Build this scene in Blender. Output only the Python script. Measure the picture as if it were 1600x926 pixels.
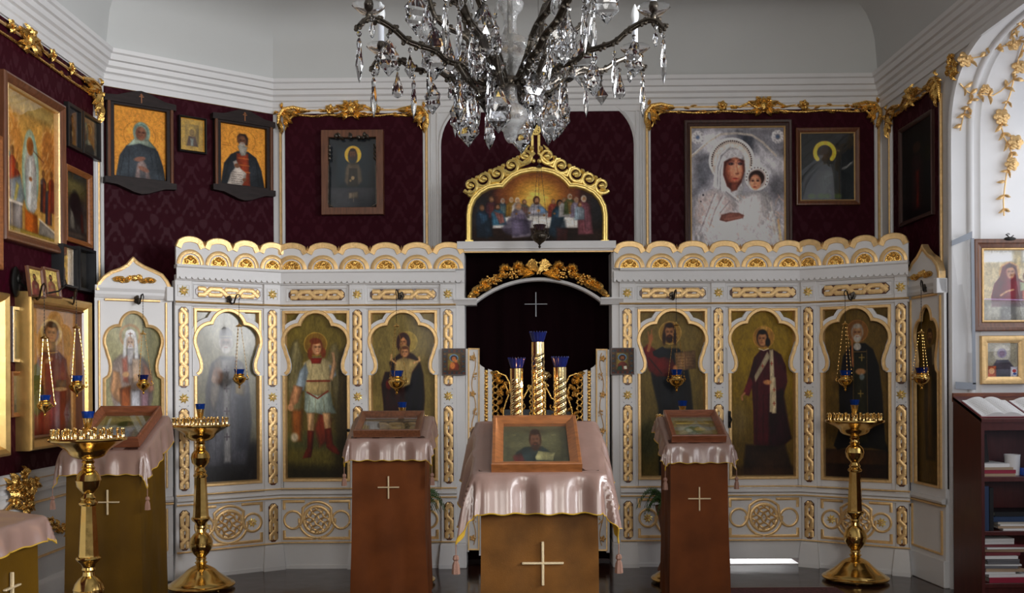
import bpy, bmesh, math, random
import numpy as np
from mathutils import Vector, Matrix

for _o in list(bpy.data.objects):
    bpy.data.objects.remove(_o)
scene = bpy.context.scene
COL = scene.collection
PI = math.pi

# ------------------------------------------------------------------ camera
F = 1500.0; EYE = 1.55; ROLL = 0.0055; HX, HY = 800.0, 590.0
cam_d = bpy.data.cameras.new('camera')
cam = bpy.data.objects.new('camera', cam_d); COL.objects.link(cam)
cam_d.sensor_width = 36.0; cam_d.lens = 36.0 * F / 1600.0
cam_d.shift_y = (HY - 463.0) / 1600.0
cam.matrix_world = Matrix.Translation((0, 0, EYE)) @ Matrix.Rotation(PI/2, 4, 'X') @ Matrix.Rotation(-ROLL, 4, 'Z')
scene.camera = cam

# ------------------------------------------------------------------ world, light, exposure
scene.view_settings.view_transform = 'Standard'
scene.view_settings.look = 'None'
scene.view_settings.gamma = 1.0
scene.view_settings.exposure = 0.0
scene.view_settings.use_curve_mapping = False
world = bpy.data.worlds.new('world'); scene.world = world; world.use_nodes = True
world.node_tree.nodes['Background'].inputs[0].default_value = (0.75, 0.82, 1.0, 1)
world.node_tree.nodes['Background'].inputs[1].default_value = 0.6

def area(name, loc, target, sx, sy, power, color=(1, 1, 1), spread=PI):
    d = bpy.data.lights.new(name, 'AREA'); d.shape = 'RECTANGLE'; d.size = sx; d.size_y = sy
    d.energy = power; d.color = color; d.spread = spread
    o = bpy.data.objects.new(name, d); COL.objects.link(o)
    dirv = (Vector(target) - Vector(loc)).normalized()
    o.matrix_world = Matrix.Translation(loc) @ dirv.to_track_quat('-Z', 'Z').to_matrix().to_4x4()
    return o
DAY = (0.97, 0.98, 1.0)
# daylight through the three arched windows of the right wall
area('window_light_near_altar', (4.12, 5.95, 2.6), (2.0, 5.95, 2.3), 1.7, 2.1, 17, DAY)
area('window_light_middle', (4.12, 2.6, 2.95), (-1.6, 5.6, 2.95), 1.7, 1.7, 84, DAY, 1.55)
area('window_light_rear', (4.12, -0.8, 2.95), (-1.5, 4.2, 2.95), 1.7, 1.7, 84, DAY, 1.55)
# unseen frontal fill lights behind the camera; no windows are built there
area('window_light_back_left', (-1.3, -2.85, 2.85), (-1.2, 5, 2.8), 1.3, 1.7, 24, (1.0, 0.96, 0.90), 1.55)
area('window_light_back_right', (1.3, -2.85, 2.85), (1.6, 5, 2.8), 1.3, 1.7, 30, (1.0, 0.96, 0.90), 1.55)
# unseen lamp added behind the screen to brighten the gap under the right door
area('altar_window_light', (1.95, 8.17, 0.85), (1.95, 7.95, 0.0), 0.5, 0.08, 9, (1.0, 1.0, 1.0))

# ------------------------------------------------------------------ picture <-> world measuring helpers
def ray(x, y):
    dx = x - HX; up = HY - y
    return ((dx + up*ROLL)/F, (up - dx*ROLL)/F)
def P(x, y, Y):
    a, b = ray(x, y)
    return Vector((a*Y, Y, EYE + b*Y))
class Plane:
    """vertical plane from A to B (left to right as seen); local x along it, y into it, z up"""
    def __init__(s, A, B):
        s.A = Vector((A[0], A[1])); s.B = Vector((B[0], B[1]))
        d = s.B - s.A; s.L = d.length; s.u = d / s.L; s.n = Vector((-s.u.y, s.u.x))
        s.M = Matrix(((s.u.x, s.n.x, 0, s.A.x), (s.u.y, s.n.y, 0, s.A.y), (0, 0, 1, 0), (0, 0, 0, 1)))
    def px(s, x, y, off=0.0):
        """picture point -> (u, z) on the plane moved 'off' towards the viewer"""
        a, b = ray(x, y)
        A = s.A - s.n*off
        # A + u*t = (a,1)*k
        det = s.u.x*(-1.0) - (-a)*s.u.y
        t = ((-A.x)*(-1.0) - (-a)*(-A.y)) / det
        k = A.y + s.u.y*t
        return (t, EYE + b*k)
    def u_(s, x, y=590, off=0.0): return s.px(x, y, off)[0]
    def at(s, u, y=0.0, z=0.0): return s.M @ Matrix.Translation((u, y, z))

# ------------------------------------------------------------------ materials
MATS = {}
def srgb(h):
    h = h.lstrip('#'); c = [int(h[i:i+2], 16)/255 for i in (0, 2, 4)]
    return tuple(v/12.92 if v <= 0.04045 else ((v+0.055)/1.055)**2.4 for v in c)
def mat(name, color=(0.8, 0.8, 0.8), rough=0.5, metal=0.0, noise=0.0, nscale=8.0, bump=0.0, bscale=60.0, sheen=0.0,
        coat=0.0, trans=0.0, ior=1.5, emit=None, estr=0.0, stretch=None, rnoise=0.0, attr=False, aniso=0.0, sss=0.0, gain=1.0, spec=0.5):
    m = bpy.data.materials.new(name); m.use_nodes = True
    nt = m.node_tree; b = nt.nodes['Principled BSDF']; N = nt.nodes.new; Lk = nt.links.new
    c = srgb(color) if isinstance(color, str) else color
    b.inputs['Base Color'].default_value = (*c, 1)
    b.inputs['Roughness'].default_value = rough; b.inputs['Metallic'].default_value = metal
    b.inputs['Specular IOR Level'].default_value = spec
    b.inputs['IOR'].default_value = ior
    if sheen:
        b.inputs['Sheen Weight'].default_value = sheen; b.inputs['Sheen Tint'].default_value = (*c, 1)
    if coat: b.inputs['Coat Weight'].default_value = coat; b.inputs['Coat Roughness'].default_value = 0.08
    if trans: b.inputs['Transmission Weight'].default_value = trans
    if aniso: b.inputs['Anisotropic'].default_value = aniso
    if emit: b.inputs['Emission Color'].default_value = (*emit, 1); b.inputs['Emission Strength'].default_value = estr
    tc = N('ShaderNodeTexCoord'); mp = N('ShaderNodeMapping')
    Lk(tc.outputs['Object'], mp.inputs[0])
    if stretch: mp.inputs['Scale'].default_value = stretch
    if attr:
        at = N('ShaderNodeAttribute'); at.attribute_name = 'Col'
        mu = N('ShaderNodeMix'); mu.data_type = 'RGBA'; mu.blend_type = 'MULTIPLY'; mu.inputs[0].default_value = 1
        Lk(at.outputs['Color'], mu.inputs[6]); mu.inputs[7].default_value = (gain, gain, gain, 1)
        Lk(mu.outputs[2], b.inputs['Base Color'])
    elif noise:
        n = N('ShaderNodeTexNoise'); n.inputs['Scale'].default_value = nscale; n.inputs['Detail'].default_value = 4
        Lk(mp.outputs[0], n.inputs[0])
        r = N('ShaderNodeMapRange'); r.inputs['From Min'].default_value = 0.3; r.inputs['From Max'].default_value = 0.7
        r.inputs['To Min'].default_value = 1-noise; r.inputs['To Max'].default_value = 1+noise
        Lk(n.outputs[0], r.inputs[0])
        mu = N('ShaderNodeVectorMath'); mu.operation = 'SCALE'; mu.inputs[0].default_value = c
        Lk(r.outputs[0], mu.inputs['Scale']); Lk(mu.outputs[0], b.inputs['Base Color'])
    if rnoise:
        n = N('ShaderNodeTexNoise'); n.inputs['Scale'].default_value = nscale*2
        Lk(mp.outputs[0], n.inputs[0])
        r = N('ShaderNodeMapRange'); r.inputs['To Min'].default_value = max(0.02, rough-rnoise); r.inputs['To Max'].default_value = rough+rnoise
        Lk(n.outputs[0], r.inputs[0]); Lk(r.outputs[0], b.inputs['Roughness'])
    if bump:
        n = N('ShaderNodeTexNoise'); n.inputs['Scale'].default_value = bscale; n.inputs['Detail'].default_value = 3
        Lk(mp.outputs[0], n.inputs[0])
        bp = N('ShaderNodeBump'); bp.inputs['Strength'].default_value = bump; bp.inputs['Distance'].default_value = 0.01
        Lk(n.outputs[0], bp.inputs['Height']); Lk(bp.outputs[0], b.inputs['Normal'])
    MATS[name] = m
    return m

mat('white_paint', (0.77, 0.765, 0.765), 0.42, noise=0.03, nscale=3, bump=0.05, bscale=25)
mat('wall_plaster', (0.75, 0.75, 0.75), 0.7, noise=0.03, nscale=1.5, bump=0.03, bscale=40)
mat('ceiling_plaster', (0.60, 0.61, 0.60), 0.8, noise=0.03, nscale=1.2)
mat('gold_leaf', (0.82, 0.55, 0.25), 0.40, metal=0.6, noise=0.10, nscale=30, bump=0.25, bscale=70, rnoise=0.08)
mat('gold_carved', (0.82, 0.50, 0.14), 0.27, metal=0.95, noise=0.15, nscale=60, bump=0.5, bscale=90, rnoise=0.08)
mat('gold_frame', (0.66, 0.43, 0.15), 0.36, metal=0.85, noise=0.12, nscale=14, bump=0.1, bscale=25)
mat('gold_bright', (0.95, 0.72, 0.24), 0.36, metal=0.75, noise=0.08, nscale=30, bump=0.2, bscale=60)
mat('brass', (0.78, 0.52, 0.17), 0.16, metal=1.0, noise=0.06, nscale=12, bump=0.06, bscale=25, rnoise=0.05)
mat('brass_bright', (0.95, 0.72, 0.34), 0.14, metal=1.0)
mat('silver', (0.72, 0.70, 0.66), 0.3, metal=0.9, noise=0.1, nscale=50, bump=0.4, bscale=80)
mat('old_bronze', (0.10, 0.085, 0.068), 0.28, metal=0.85, noise=0.4, nscale=40, bump=0.3, bscale=80)
mat('black_iron', (0.02, 0.018, 0.016), 0.45, metal=0.6)
mat('wood_dark', (0.055, 0.022, 0.016), 0.35, noise=0.35, nscale=6, stretch=(12, 12, 1.2))
mat('wood_brown', (0.15, 0.055, 0.024), 0.33, noise=0.3, nscale=6, stretch=(10, 10, 1.2), coat=0.3)
mat('wood_red', (0.21, 0.065, 0.028), 0.3, noise=0.3, nscale=6, stretch=(2, 10, 10), coat=0.4)
mat('wood_orange', (0.30, 0.105, 0.03), 0.35, noise=0.25, nscale=6, stretch=(3, 10, 10), coat=0.3)
mat('wood_cabinet', (0.085, 0.018, 0.016), 0.35, noise=0.2, nscale=5, stretch=(8, 8, 1))
mat('wood_panel_dark', (0.022, 0.014, 0.013), 0.5, spec=0.2, noise=0.25, nscale=6, stretch=(2, 10, 10))
mat('curtain_velvet', (0.007, 0.0018, 0.0028), 0.95, spec=0.05)
mat('satin', (0.30, 0.185, 0.15), 0.29, bump=0.10, bscale=22, noise=0.05, nscale=12, spec=0.9, coat=0.2)
mat('satin_lining', (0.55, 0.33, 0.03), 0.45, noise=0.05)
mat('velvet_copper', (0.155, 0.042, 0.009), 0.6, noise=0.3, nscale=3.5, sheen=0.05, spec=0.15, bump=0.08, bscale=200)
mat('velvet_bronze', (0.17, 0.068, 0.012), 0.55, noise=0.4, nscale=5, sheen=0.05, spec=0.2, bump=0.08, bscale=200)
mat('velvet_olive', (0.105, 0.050, 0.002), 0.5, noise=0.25, nscale=3, sheen=0.05, spec=0.2, bump=0.08, bscale=200)
mat('embroidery', (0.85, 0.68, 0.42), 0.35, metal=0.4, bump=0.4, bscale=400)
mat('tassel_thread', (0.32, 0.17, 0.12), 0.6, bump=0.4, bscale=300)
mat('crystal', (0.97, 0.98, 1.0), 0.01, trans=1.0, ior=1.52)
mat('crystal_frost', (0.85, 0.86, 0.86), 0.12, trans=0.85, ior=1.45, bump=0.4, bscale=60)
mat('blue_glass', (0.01, 0.06, 0.36), 0.06, trans=0.5, ior=1.45)
mat('blue_glass_dark', (0.008, 0.014, 0.10), 0.1, trans=0.15, ior=1.45)
mat('dark_glass', (0.05, 0.02, 0.03), 0.08, trans=0.3)
mat('candle_tube', (0.72, 0.76, 0.85), 0.35)
mat('lamp_bulb', (0.85, 0.88, 0.9), 0.2, sss=0.2)
mat('beeswax', (0.62, 0.42, 0.16), 0.5)
mat('flame', (1, 0.6, 0.25), 0.5, emit=(1.0, 0.45, 0.16), estr=30)
mat('paper', (0.80, 0.80, 0.80), 0.7)
mat('paper_cream', (0.62, 0.58, 0.50), 0.7)
mat('book_red', (0.32, 0.02, 0.05), 0.5)
mat('book_maroon', (0.18, 0.03, 0.04), 0.5)
mat('book_blue', (0.02, 0.045, 0.11), 0.5)
mat('book_black', (0.018, 0.018, 0.020), 0.5, spec=0.3)
mat('book_grey', (0.16, 0.16, 0.175), 0.5)
mat('book_tan', (0.42, 0.30, 0.20), 0.5)
mat('plastic_blue', (0.02, 0.10, 0.55), 0.3)
mat('tape_grey', (0.30, 0.33, 0.38), 0.35)
mat('fern_green', (0.05, 0.115, 0.025), 0.5, noise=0.3, nscale=20)
mat('clay', (0.22, 0.09, 0.05), 0.7)
mat('rug_red', (0.10, 0.03, 0.03), 0.9, noise=0.6, nscale=60)
mat('black_paint', (0.015, 0.014, 0.014), 0.35)
mat('paint_gloss', rough=0.28, attr=True, gain=1.0, bump=0.03, bscale=120, coat=0.15)
mat('paint_matte', rough=0.55, attr=True, gain=1.0, bump=0.03, bscale=120, spec=0.2)
mat('paint_varnish', rough=0.45, attr=True, gain=1.0, bump=0.06, bscale=30, coat=0.06, spec=0.25)

def pane_material():
    m = bpy.data.materials.new('pane_glass'); m.use_nodes = True; nt = m.node_tree
    for n in list(nt.nodes): nt.nodes.remove(n)
    o = nt.nodes.new('ShaderNodeOutputMaterial'); g = nt.nodes.new('ShaderNodeBsdfGlossy'); t = nt.nodes.new('ShaderNodeBsdfTransparent')
    mx = nt.nodes.new('ShaderNodeMixShader'); geo = nt.nodes.new('ShaderNodeNewGeometry'); dp = nt.nodes.new('ShaderNodeVectorMath'); dp.operation = 'DOT_PRODUCT'
    nt.links.new(geo.outputs['Normal'], dp.inputs[0]); nt.links.new(geo.outputs['Incoming'], dp.inputs[1])
    def mm(op, a, b=None):
        q = nt.nodes.new('ShaderNodeMath'); q.operation = op
        for i, v in enumerate((a, b)):
            if v is None: continue
            if isinstance(v, float): q.inputs[i].default_value = v
            else: nt.links.new(v, q.inputs[i])
        return q.outputs[0]
    schl = mm('ADD', mm('MULTIPLY', mm('POWER', mm('SUBTRACT', 1.0, mm('ABSOLUTE', dp.outputs['Value'])), 5.0), 0.94), 0.05)
    g.inputs['Roughness'].default_value = 0.02
    nt.links.new(schl, mx.inputs[0])
    nt.links.new(t.outputs[0], mx.inputs[1]); nt.links.new(g.outputs[0], mx.inputs[2]); nt.links.new(mx.outputs[0], o.inputs[0])
    MATS['pane_glass'] = m
pane_material()

def damask_material():
    m = mat('damask', (0.115, 0.003, 0.022), 0.62, sheen=0.03, spec=0.12)
    nt = m.node_tree; N = nt.nodes.new; Lk = nt.links.new; b = nt.nodes['Principled BSDF']
    b.inputs['Sheen Tint'].default_value = (0.5, 0.05, 0.15, 1)
    tc = N('ShaderNodeTexCoord'); sp = N('ShaderNodeSeparateXYZ'); Lk(tc.outputs['Object'], sp.inputs[0])
    def M(op, a, bb=None):
        n = N('ShaderNodeMath'); n.operation = op
        for i, v in enumerate((a, bb)):
            if v is None: continue
            if isinstance(v, (int, float)): n.inputs[i].default_value = v
            else: Lk(v, n.inputs[i])
        return n.outputs[0]
    u = M('MULTIPLY', sp.outputs[0], 2*PI/0.20); z = M('MULTIPLY', sp.outputs[2], 2*PI/0.26)
    no = N('ShaderNodeTexNoise'); no.inputs['Scale'].default_value = 22; Lk(tc.outputs['Object'], no.inputs[0])
    a = M('MULTIPLY', M('COSINE', u), M('COSINE', z))
    c2 = M('MULTIPLY', M('COSINE', M('MULTIPLY', u, 2.0)), M('COSINE', M('ADD', M('MULTIPLY', z, 2.0), M('MULTIPLY', M('COSINE', u), 2.0))))
    c3 = M('MULTIPLY', M('COSINE', M('MULTIPLY', u, 3.0)), M('SINE', M('ADD', M('MULTIPLY', z, 3.0), M('COSINE', M('MULTIPLY', u, 2.0)))))
    s = M('ADD', M('ADD', a, M('MULTIPLY', c2, 0.8)), M('ADD', M('MULTIPLY', c3, 0.45), M('MULTIPLY', M('SUBTRACT', no.outputs[0], 0.5), 1.6)))
    r = N('ShaderNodeMapRange'); r.inputs['From Min'].default_value = 0.25; r.inputs['From Max'].default_value = 0.5; Lk(s, r.inputs[0])
    mx = N('ShaderNodeMix'); mx.data_type = 'RGBA'
    mx.inputs[6].default_value = (0.032, 0.0010, 0.0055, 1); mx.inputs[7].default_value = (0.041, 0.0016, 0.008, 1)
    Lk(r.outputs[0], mx.inputs[0]); Lk(mx.outputs[2], b.inputs['Base Color'])
    rr = N('ShaderNodeMapRange'); rr.inputs['To Min'].default_value = 0.68; rr.inputs['To Max'].default_value = 0.5
    Lk(r.outputs[0], rr.inputs[0]); Lk(rr.outputs[0], b.inputs['Roughness'])
damask_material()

def floor_material():
    m = mat('parquet', (0.04, 0.017, 0.012), 0.13)
    nt = m.node_tree; N = nt.nodes.new; Lk = nt.links.new; b = nt.nodes['Principled BSDF']
    tc = N('ShaderNodeTexCoord'); mp = N('ShaderNodeMapping'); mp.inputs['Scale'].default_value = (1, 1, 1)
    Lk(tc.outputs['Object'], mp.inputs[0])
    br = N('ShaderNodeTexBrick'); br.inputs['Scale'].default_value = 1.0
    br.inputs['Brick Width'].default_value = 0.9; br.inputs['Row Height'].default_value = 0.09; br.inputs['Mortar Size'].default_value = 0.002
    br.inputs['Color1'].default_value = (0.05, 0.02, 0.013, 1); br.inputs['Color2'].default_value = (0.03, 0.012, 0.009, 1)
    br.inputs['Mortar'].default_value = (0.008, 0.004, 0.003, 1)
    Lk(mp.outputs[0], br.inputs[0])
    n = N('ShaderNodeTexNoise'); n.inputs['Scale'].default_value = 5; n.inputs['Detail'].default_value = 6; Lk(tc.outputs['Object'], n.inputs[0])
    r = N('ShaderNodeMapRange'); r.inputs['To Min'].default_value = 0.05; r.inputs['To Max'].default_value = 0.24; Lk(n.outputs[0], r.inputs[0])
    Lk(br.outputs[0], b.inputs['Base Color']); Lk(r.outputs[0], b.inputs['Roughness'])
    bp = N('ShaderNodeBump'); bp.inputs['Strength'].default_value = 0.12; bp.inputs['Distance'].default_value = 0.02; Lk(n.outputs[0], bp.inputs['Height'])
    Lk(bp.outputs[0], b.inputs['Normal'])
floor_material()

# ------------------------------------------------------------------ mesh builder
class MB:
    def __init__(s, T=None):
        s.v = []; s.f = []; s.m = []; s.mats = []; s.T = T
    def mi(s, name):
        if name not in s.mats: s.mats.append(name)
        return s.mats.index(name)
    def add(s, vs, fs, m, T=None):
        T = T if T is not None else s.T
        o = len(s.v); k = s.mi(m)
        if T is None: s.v += [tuple(v) for v in vs]
        else: s.v += [tuple(T @ Vector(v)) for v in vs]
        s.f += [tuple(i+o for i in f) for f in fs]; s.m += [k]*len(fs)
    def box(s, x0, x1, y0, y1, z0, z1, m, T=None):
        s.add([(x0,y0,z0),(x1,y0,z0),(x1,y1,z0),(x0,y1,z0),(x0,y0,z1),(x1,y0,z1),(x1,y1,z1),(x0,y1,z1)],
              [(0,3,2,1),(4,5,6,7),(0,1,5,4),(1,2,6,5),(2,3,7,6),(3,0,4,7)], m, T)
    def bbox(s, x0, x1, y0, y1, z0, z1, m, b=0.004, T=None):
        """box with chamfered edges"""
        vs = []; 
        for (X, sx) in ((x0, 1), (x1, -1)):
            for (Y, sy) in ((y0, 1), (y1, -1)):
                for (Z, sz) in ((z0, 1), (z1, -1)):
                    vs += [(X, Y+sy*b, Z+sz*b), (X+sx*b, Y, Z+sz*b), (X+sx*b, Y+sy*b, Z)]
        def i(a, c, d, k): return (a*4+c*2+d)*3+k
        fs = []
        for a in (0, 1):
            fs.append((i(a,0,0,0), i(a,1,0,0), i(a,1,1,0), i(a,0,1,0)))
            fs.append((i(0,a,0,1), i(1,a,0,1), i(1,a,1,1), i(0,a,1,1)))
            fs.append((i(0,0,a,2), i(1,0,a,2), i(1,1,a,2), i(0,1,a,2)))
        for a in (0, 1):
            for c in (0, 1):
                fs.append((i(a,c,0,0), i(a,c,1,0), i(a,c,1,1), i(a,c,0,1)))
                fs.append((i(a,0,c,0), i(a,1,c,0), i(a,1,c,2), i(a,0,c,2)))
                fs.append((i(0,a,c,1), i(1,a,c,1), i(1,a,c,2), i(0,a,c,2)))
                for d in (0, 1): fs.append((i(a,c,d,0), i(a,c,d,1), i(a,c,d,2)))
        s.add(vs, fs, m, T)
    def prism(s, poly, y0, y1, m, T=None):
        n = len(poly)
        vs = [(x, y0, z) for x, z in poly] + [(x, y1, z) for x, z in poly]
        fs = [tuple(range(n)), tuple(range(2*n-1, n-1, -1))] + [(i, i+n, (i+1) % n+n, (i+1) % n) for i in range(n)]
        s.add(vs, fs, m, T)
    def sweep(s, path, prof, m, closed=False, plan=False, T=None, caps=True):
        """profile (offset to the left of the path, height) swept with mitres along a 2D path.
        plan=False: path in x,z and height = y;  plan=True: path in x,y and height = z"""
        n = len(path); out = []
        for i in range(n):
            p = Vector(path[i])
            a = Vector(path[i-1]) if (closed or i > 0) else None
            b = Vector(path[(i+1) % n]) if (closed or i < n-1) else None
            d1 = (p-a).normalized() if a is not None else (b-p).normalized()
            d2 = (b-p).normalized() if b is not None else d1
            n1 = Vector((-d1.y, d1.x)); n2 = Vector((-d2.y, d2.x)); nn = n1+n2
            if nn.length < 1e-6: nn = n1.copy()
            nn.normalize(); k = 1.0/max(0.35, nn.dot(n1)); nn *= k
            for (o, h) in prof:
                q = p + nn*o
                out.append((q.x, q.y, h) if plan else (q.x, h, q.y))
        q = len(prof); fs = []
        for i in range(n if closed else n-1):
            j = (i+1) % n
            for k in range(q-1): fs.append((i*q+k, i*q+k+1, j*q+k+1, j*q+k))
        if not closed and caps and q > 2:
            fs.append(tuple(range(q))); fs.append(tuple((n-1)*q+k for k in range(q-1, -1, -1)))
        s.add(out, fs, m, T)
    def band(s, path, w, y0, y1, m, closed=False, T=None, crown=0.0):
        h = w/2
        if crown: pr = [(-h, y1), (-h, y0), (-h*0.5, y0-crown), (h*0.5, y0-crown), (h, y0), (h, y1)]
        else: pr = [(-h, y1), (-h, y0), (h, y0), (h, y1)]
        s.sweep(path, pr, m, closed, T=T)
    def tube(s, pts, r, m, seg=6, closed=False, T=None, flat=1.0, caps=True):
        pts = [Vector(p) for p in pts]; n = len(pts); out = []
        rs = r if isinstance(r, (list, tuple)) else [r]*n
        prev = None
        for i in range(n):
            a = pts[i-1] if (closed or i > 0) else pts[i]
            b = pts[(i+1) % n] if (closed or i < n-1) else pts[i]
            t = (b-a)
            if t.length < 1e-9: t = Vector((0, 0, 1))
            t.normalize()
            if prev is None:
                up = Vector((0, 1, 0)) if abs(t.y) < 0.9 else Vector((1, 0, 0))
                e1 = t.cross(up).normalized()
            else:
                e1 = (prev - t*prev.dot(t))
                if e1.length < 1e-6: e1 = t.cross(Vector((0, 1, 0)))
                e1.normalize()
            prev = e1; e2 = t.cross(e1)
            for k in range(seg):
                an = 2*PI*k/seg
                out.append(pts[i] + e1*(math.cos(an)*rs[i]) + e2*(math.sin(an)*rs[i]*flat))
        fs = []
        for i in range(n if closed else n-1):
            j = (i+1) % n
            for k in range(seg):
                k2 = (k+1) % seg; fs.append((i*seg+k, i*seg+k2, j*seg+k2, j*seg+k))
        if not closed and caps:
            fs.append(tuple(range(seg-1, -1, -1))); fs.append(tuple((n-1)*seg+k for k in range(seg)))
        s.add(out, fs, m, T)
    def lathe(s, prof, m, seg=24, c=(0, 0, 0), T=None, flute=None, close=False):
        out = []; n = len(prof)
        for (r, z) in prof:
            for k in range(seg):
                a = 2*PI*k/seg
                rr = max(r, 1e-4)*(1 + (flute*math.cos(a*(seg//2)) if flute else 0))
                out.append((c[0]+rr*math.cos(a), c[1]+rr*math.sin(a), c[2]+z))
        fs = []
        for i in range(n if close else n-1):
            i2 = (i+1) % n
            for k in range(seg):
                k2 = (k+1) % seg; fs.append((i*seg+k, i*seg+k2, i2*seg+k2, i2*seg+k))
        if not close:
            fs.append(tuple(range(seg-1, -1, -1))); fs.append(tuple((n-1)*seg+k for k in range(seg)))
        s.add(out, fs, m, T)
    def ell(s, c, r, m, seg=8, rings=5, T=None):
        if isinstance(r, (int, float)): r = (r, r, r)
        out = [(c[0], c[1], c[2]-r[2])]
        for i in range(1, rings):
            ph = -PI/2+PI*i/rings
            for k in range(seg):
                a = 2*PI*k/seg
                out.append((c[0]+r[0]*math.cos(ph)*math.cos(a), c[1]+r[1]*math.cos(ph)*math.sin(a), c[2]+r[2]*math.sin(ph)))
        out.append((c[0], c[1], c[2]+r[2])); fs = []
        for k in range(seg):
            fs.append((0, 1+(k+1) % seg, 1+k))
            t = 1+(rings-2)*seg; fs.append((t+k, t+(k+1) % seg, len(out)-1))
        for i in range(rings-2):
            for k in range(seg):
                k2 = (k+1) % seg; a = 1+i*seg; fs.append((a+k, a+k2, a+seg+k2, a+seg+k))
        s.add(out, fs, m, T)
    def leaf(s, p, ang, L, w, m, y=0.0, lift=0.02, curl=0.0, T=None, lobes=0):
        """carved leaf lying in the x,z plane, pointing along ang, rising towards the viewer (-y)"""
        n = 6; out = []; x, z = p
        d = Vector((math.cos(ang), math.sin(ang)))
        for i in range(n+1):
            t = i/n; a2 = ang + curl*t
            wv = w*math.sin(PI*min(1, t*0.92+0.08))**0.8*(1+0.25*lobes*math.cos(t*PI*5))
            nn = Vector((-math.sin(a2), math.cos(a2)))
            h = y - lift*math.sin(PI*t*0.85+0.15)
            for q in (-1, -0.45, 0, 0.45, 1):
                out.append((x+nn.x*q*wv/2, h + abs(q)*lift*0.45 - (1-abs(q))*w*0.06, z+nn.y*q*wv/2))
            x += math.cos(a2)*L/n; z += math.sin(a2)*L/n
        fs = []
        for i in range(n):
            for q in range(4): fs.append((i*5+q, i*5+q+1, i*5+q+6, i*5+q+5))
        s.add(out, fs, m, T)
    def spiral(s, c, r, turns, a0, m, y=0.0, rad=0.006, sgn=1, T=None, rise=0.0, n=22, seg=5, r1=0.12):
        pts = []; rr = []
        for i in range(n+1):
            t = i/n; R = r*((1-t)*(1-r1)+r1)
            a = a0 + sgn*turns*2*PI*t
            pts.append((c[0]+R*math.cos(a), y-rise*t, c[1]+R*math.sin(a))); rr.append(rad*(1-0.45*t))
        s.tube(pts, rr, m, seg=seg, T=T); s.ell(pts[-1], rad*1.1, m, seg=6, rings=4, T=T)

WM = {}
def finish(me, smooth=True, angle=0.65, recalc=True):
    if recalc:
        bm = bmesh.new(); bm.from_mesh(me); bmesh.ops.recalc_face_normals(bm, faces=bm.faces); bm.to_mesh(me); bm.free()
    if smooth:
        me.shade_smooth()
        me.set_sharp_from_angle(angle=angle)
def make_mesh(name, mb, smooth=True, angle=0.65, recalc=True):
    me = bpy.data.meshes.new(name); me.from_pydata(mb.v, [], mb.f)
    for m in mb.mats: me.materials.append(MATS[m])
    me.polygons.foreach_set('material_index', mb.m)
    finish(me, smooth, angle, recalc)
    return me
def place(o, parent, M):
    if M is None: M = WM[parent.name] if parent else Matrix.Identity(4)
    WM[o.name] = M.copy()
    if parent:
        o.parent = parent; o.matrix_parent_inverse = Matrix.Identity(4)
        o.matrix_basis = WM[parent.name].inverted() @ M
    else: o.matrix_basis = M
    return o
def obj(name, mb, parent=None, M=None, **k):
    me = make_mesh(name, mb, **k) if isinstance(mb, MB) else mb
    o = bpy.data.objects.new(name, me); COL.objects.link(o)
    return place(o, parent, M)
def tag(o, label, cat, group=None):
    o['label'] = label; o['category'] = cat
    if group: o['group'] = group
    return o
def thing(name, M, label, cat, group=None):
    if not isinstance(M, Matrix): M = Matrix.Translation(M)
    o = bpy.data.objects.new(name, None); o.empty_display_size = 0.1; COL.objects.link(o)
    place(o, None, M); return tag(o, label, cat, group)
def struct(name, mb, M=None, parent=None, **k):
    o = obj(name, mb, parent, M, **k)
    if parent is None: o['kind'] = 'structure'
    return o
def copy_tree(o, M, label=None, parent=None, group=None):
    c = o.copy(); COL.objects.link(c)
    if parent is None:
        c.parent = None; WM[c.name] = M.copy(); c.matrix_basis = M
        if label: c['label'] = label
        if group: c['group'] = group
    else:
        c.parent = parent; c.matrix_parent_inverse = Matrix.Identity(4); c.matrix_basis = o.matrix_basis.copy()
        WM[c.name] = WM[parent.name] @ c.matrix_basis
    for ch in [q for q in KIDS(o)]: copy_tree(ch, None, parent=c)
    return c
def KIDS(o): return [q for q in COL.objects if q.parent == o]

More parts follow.
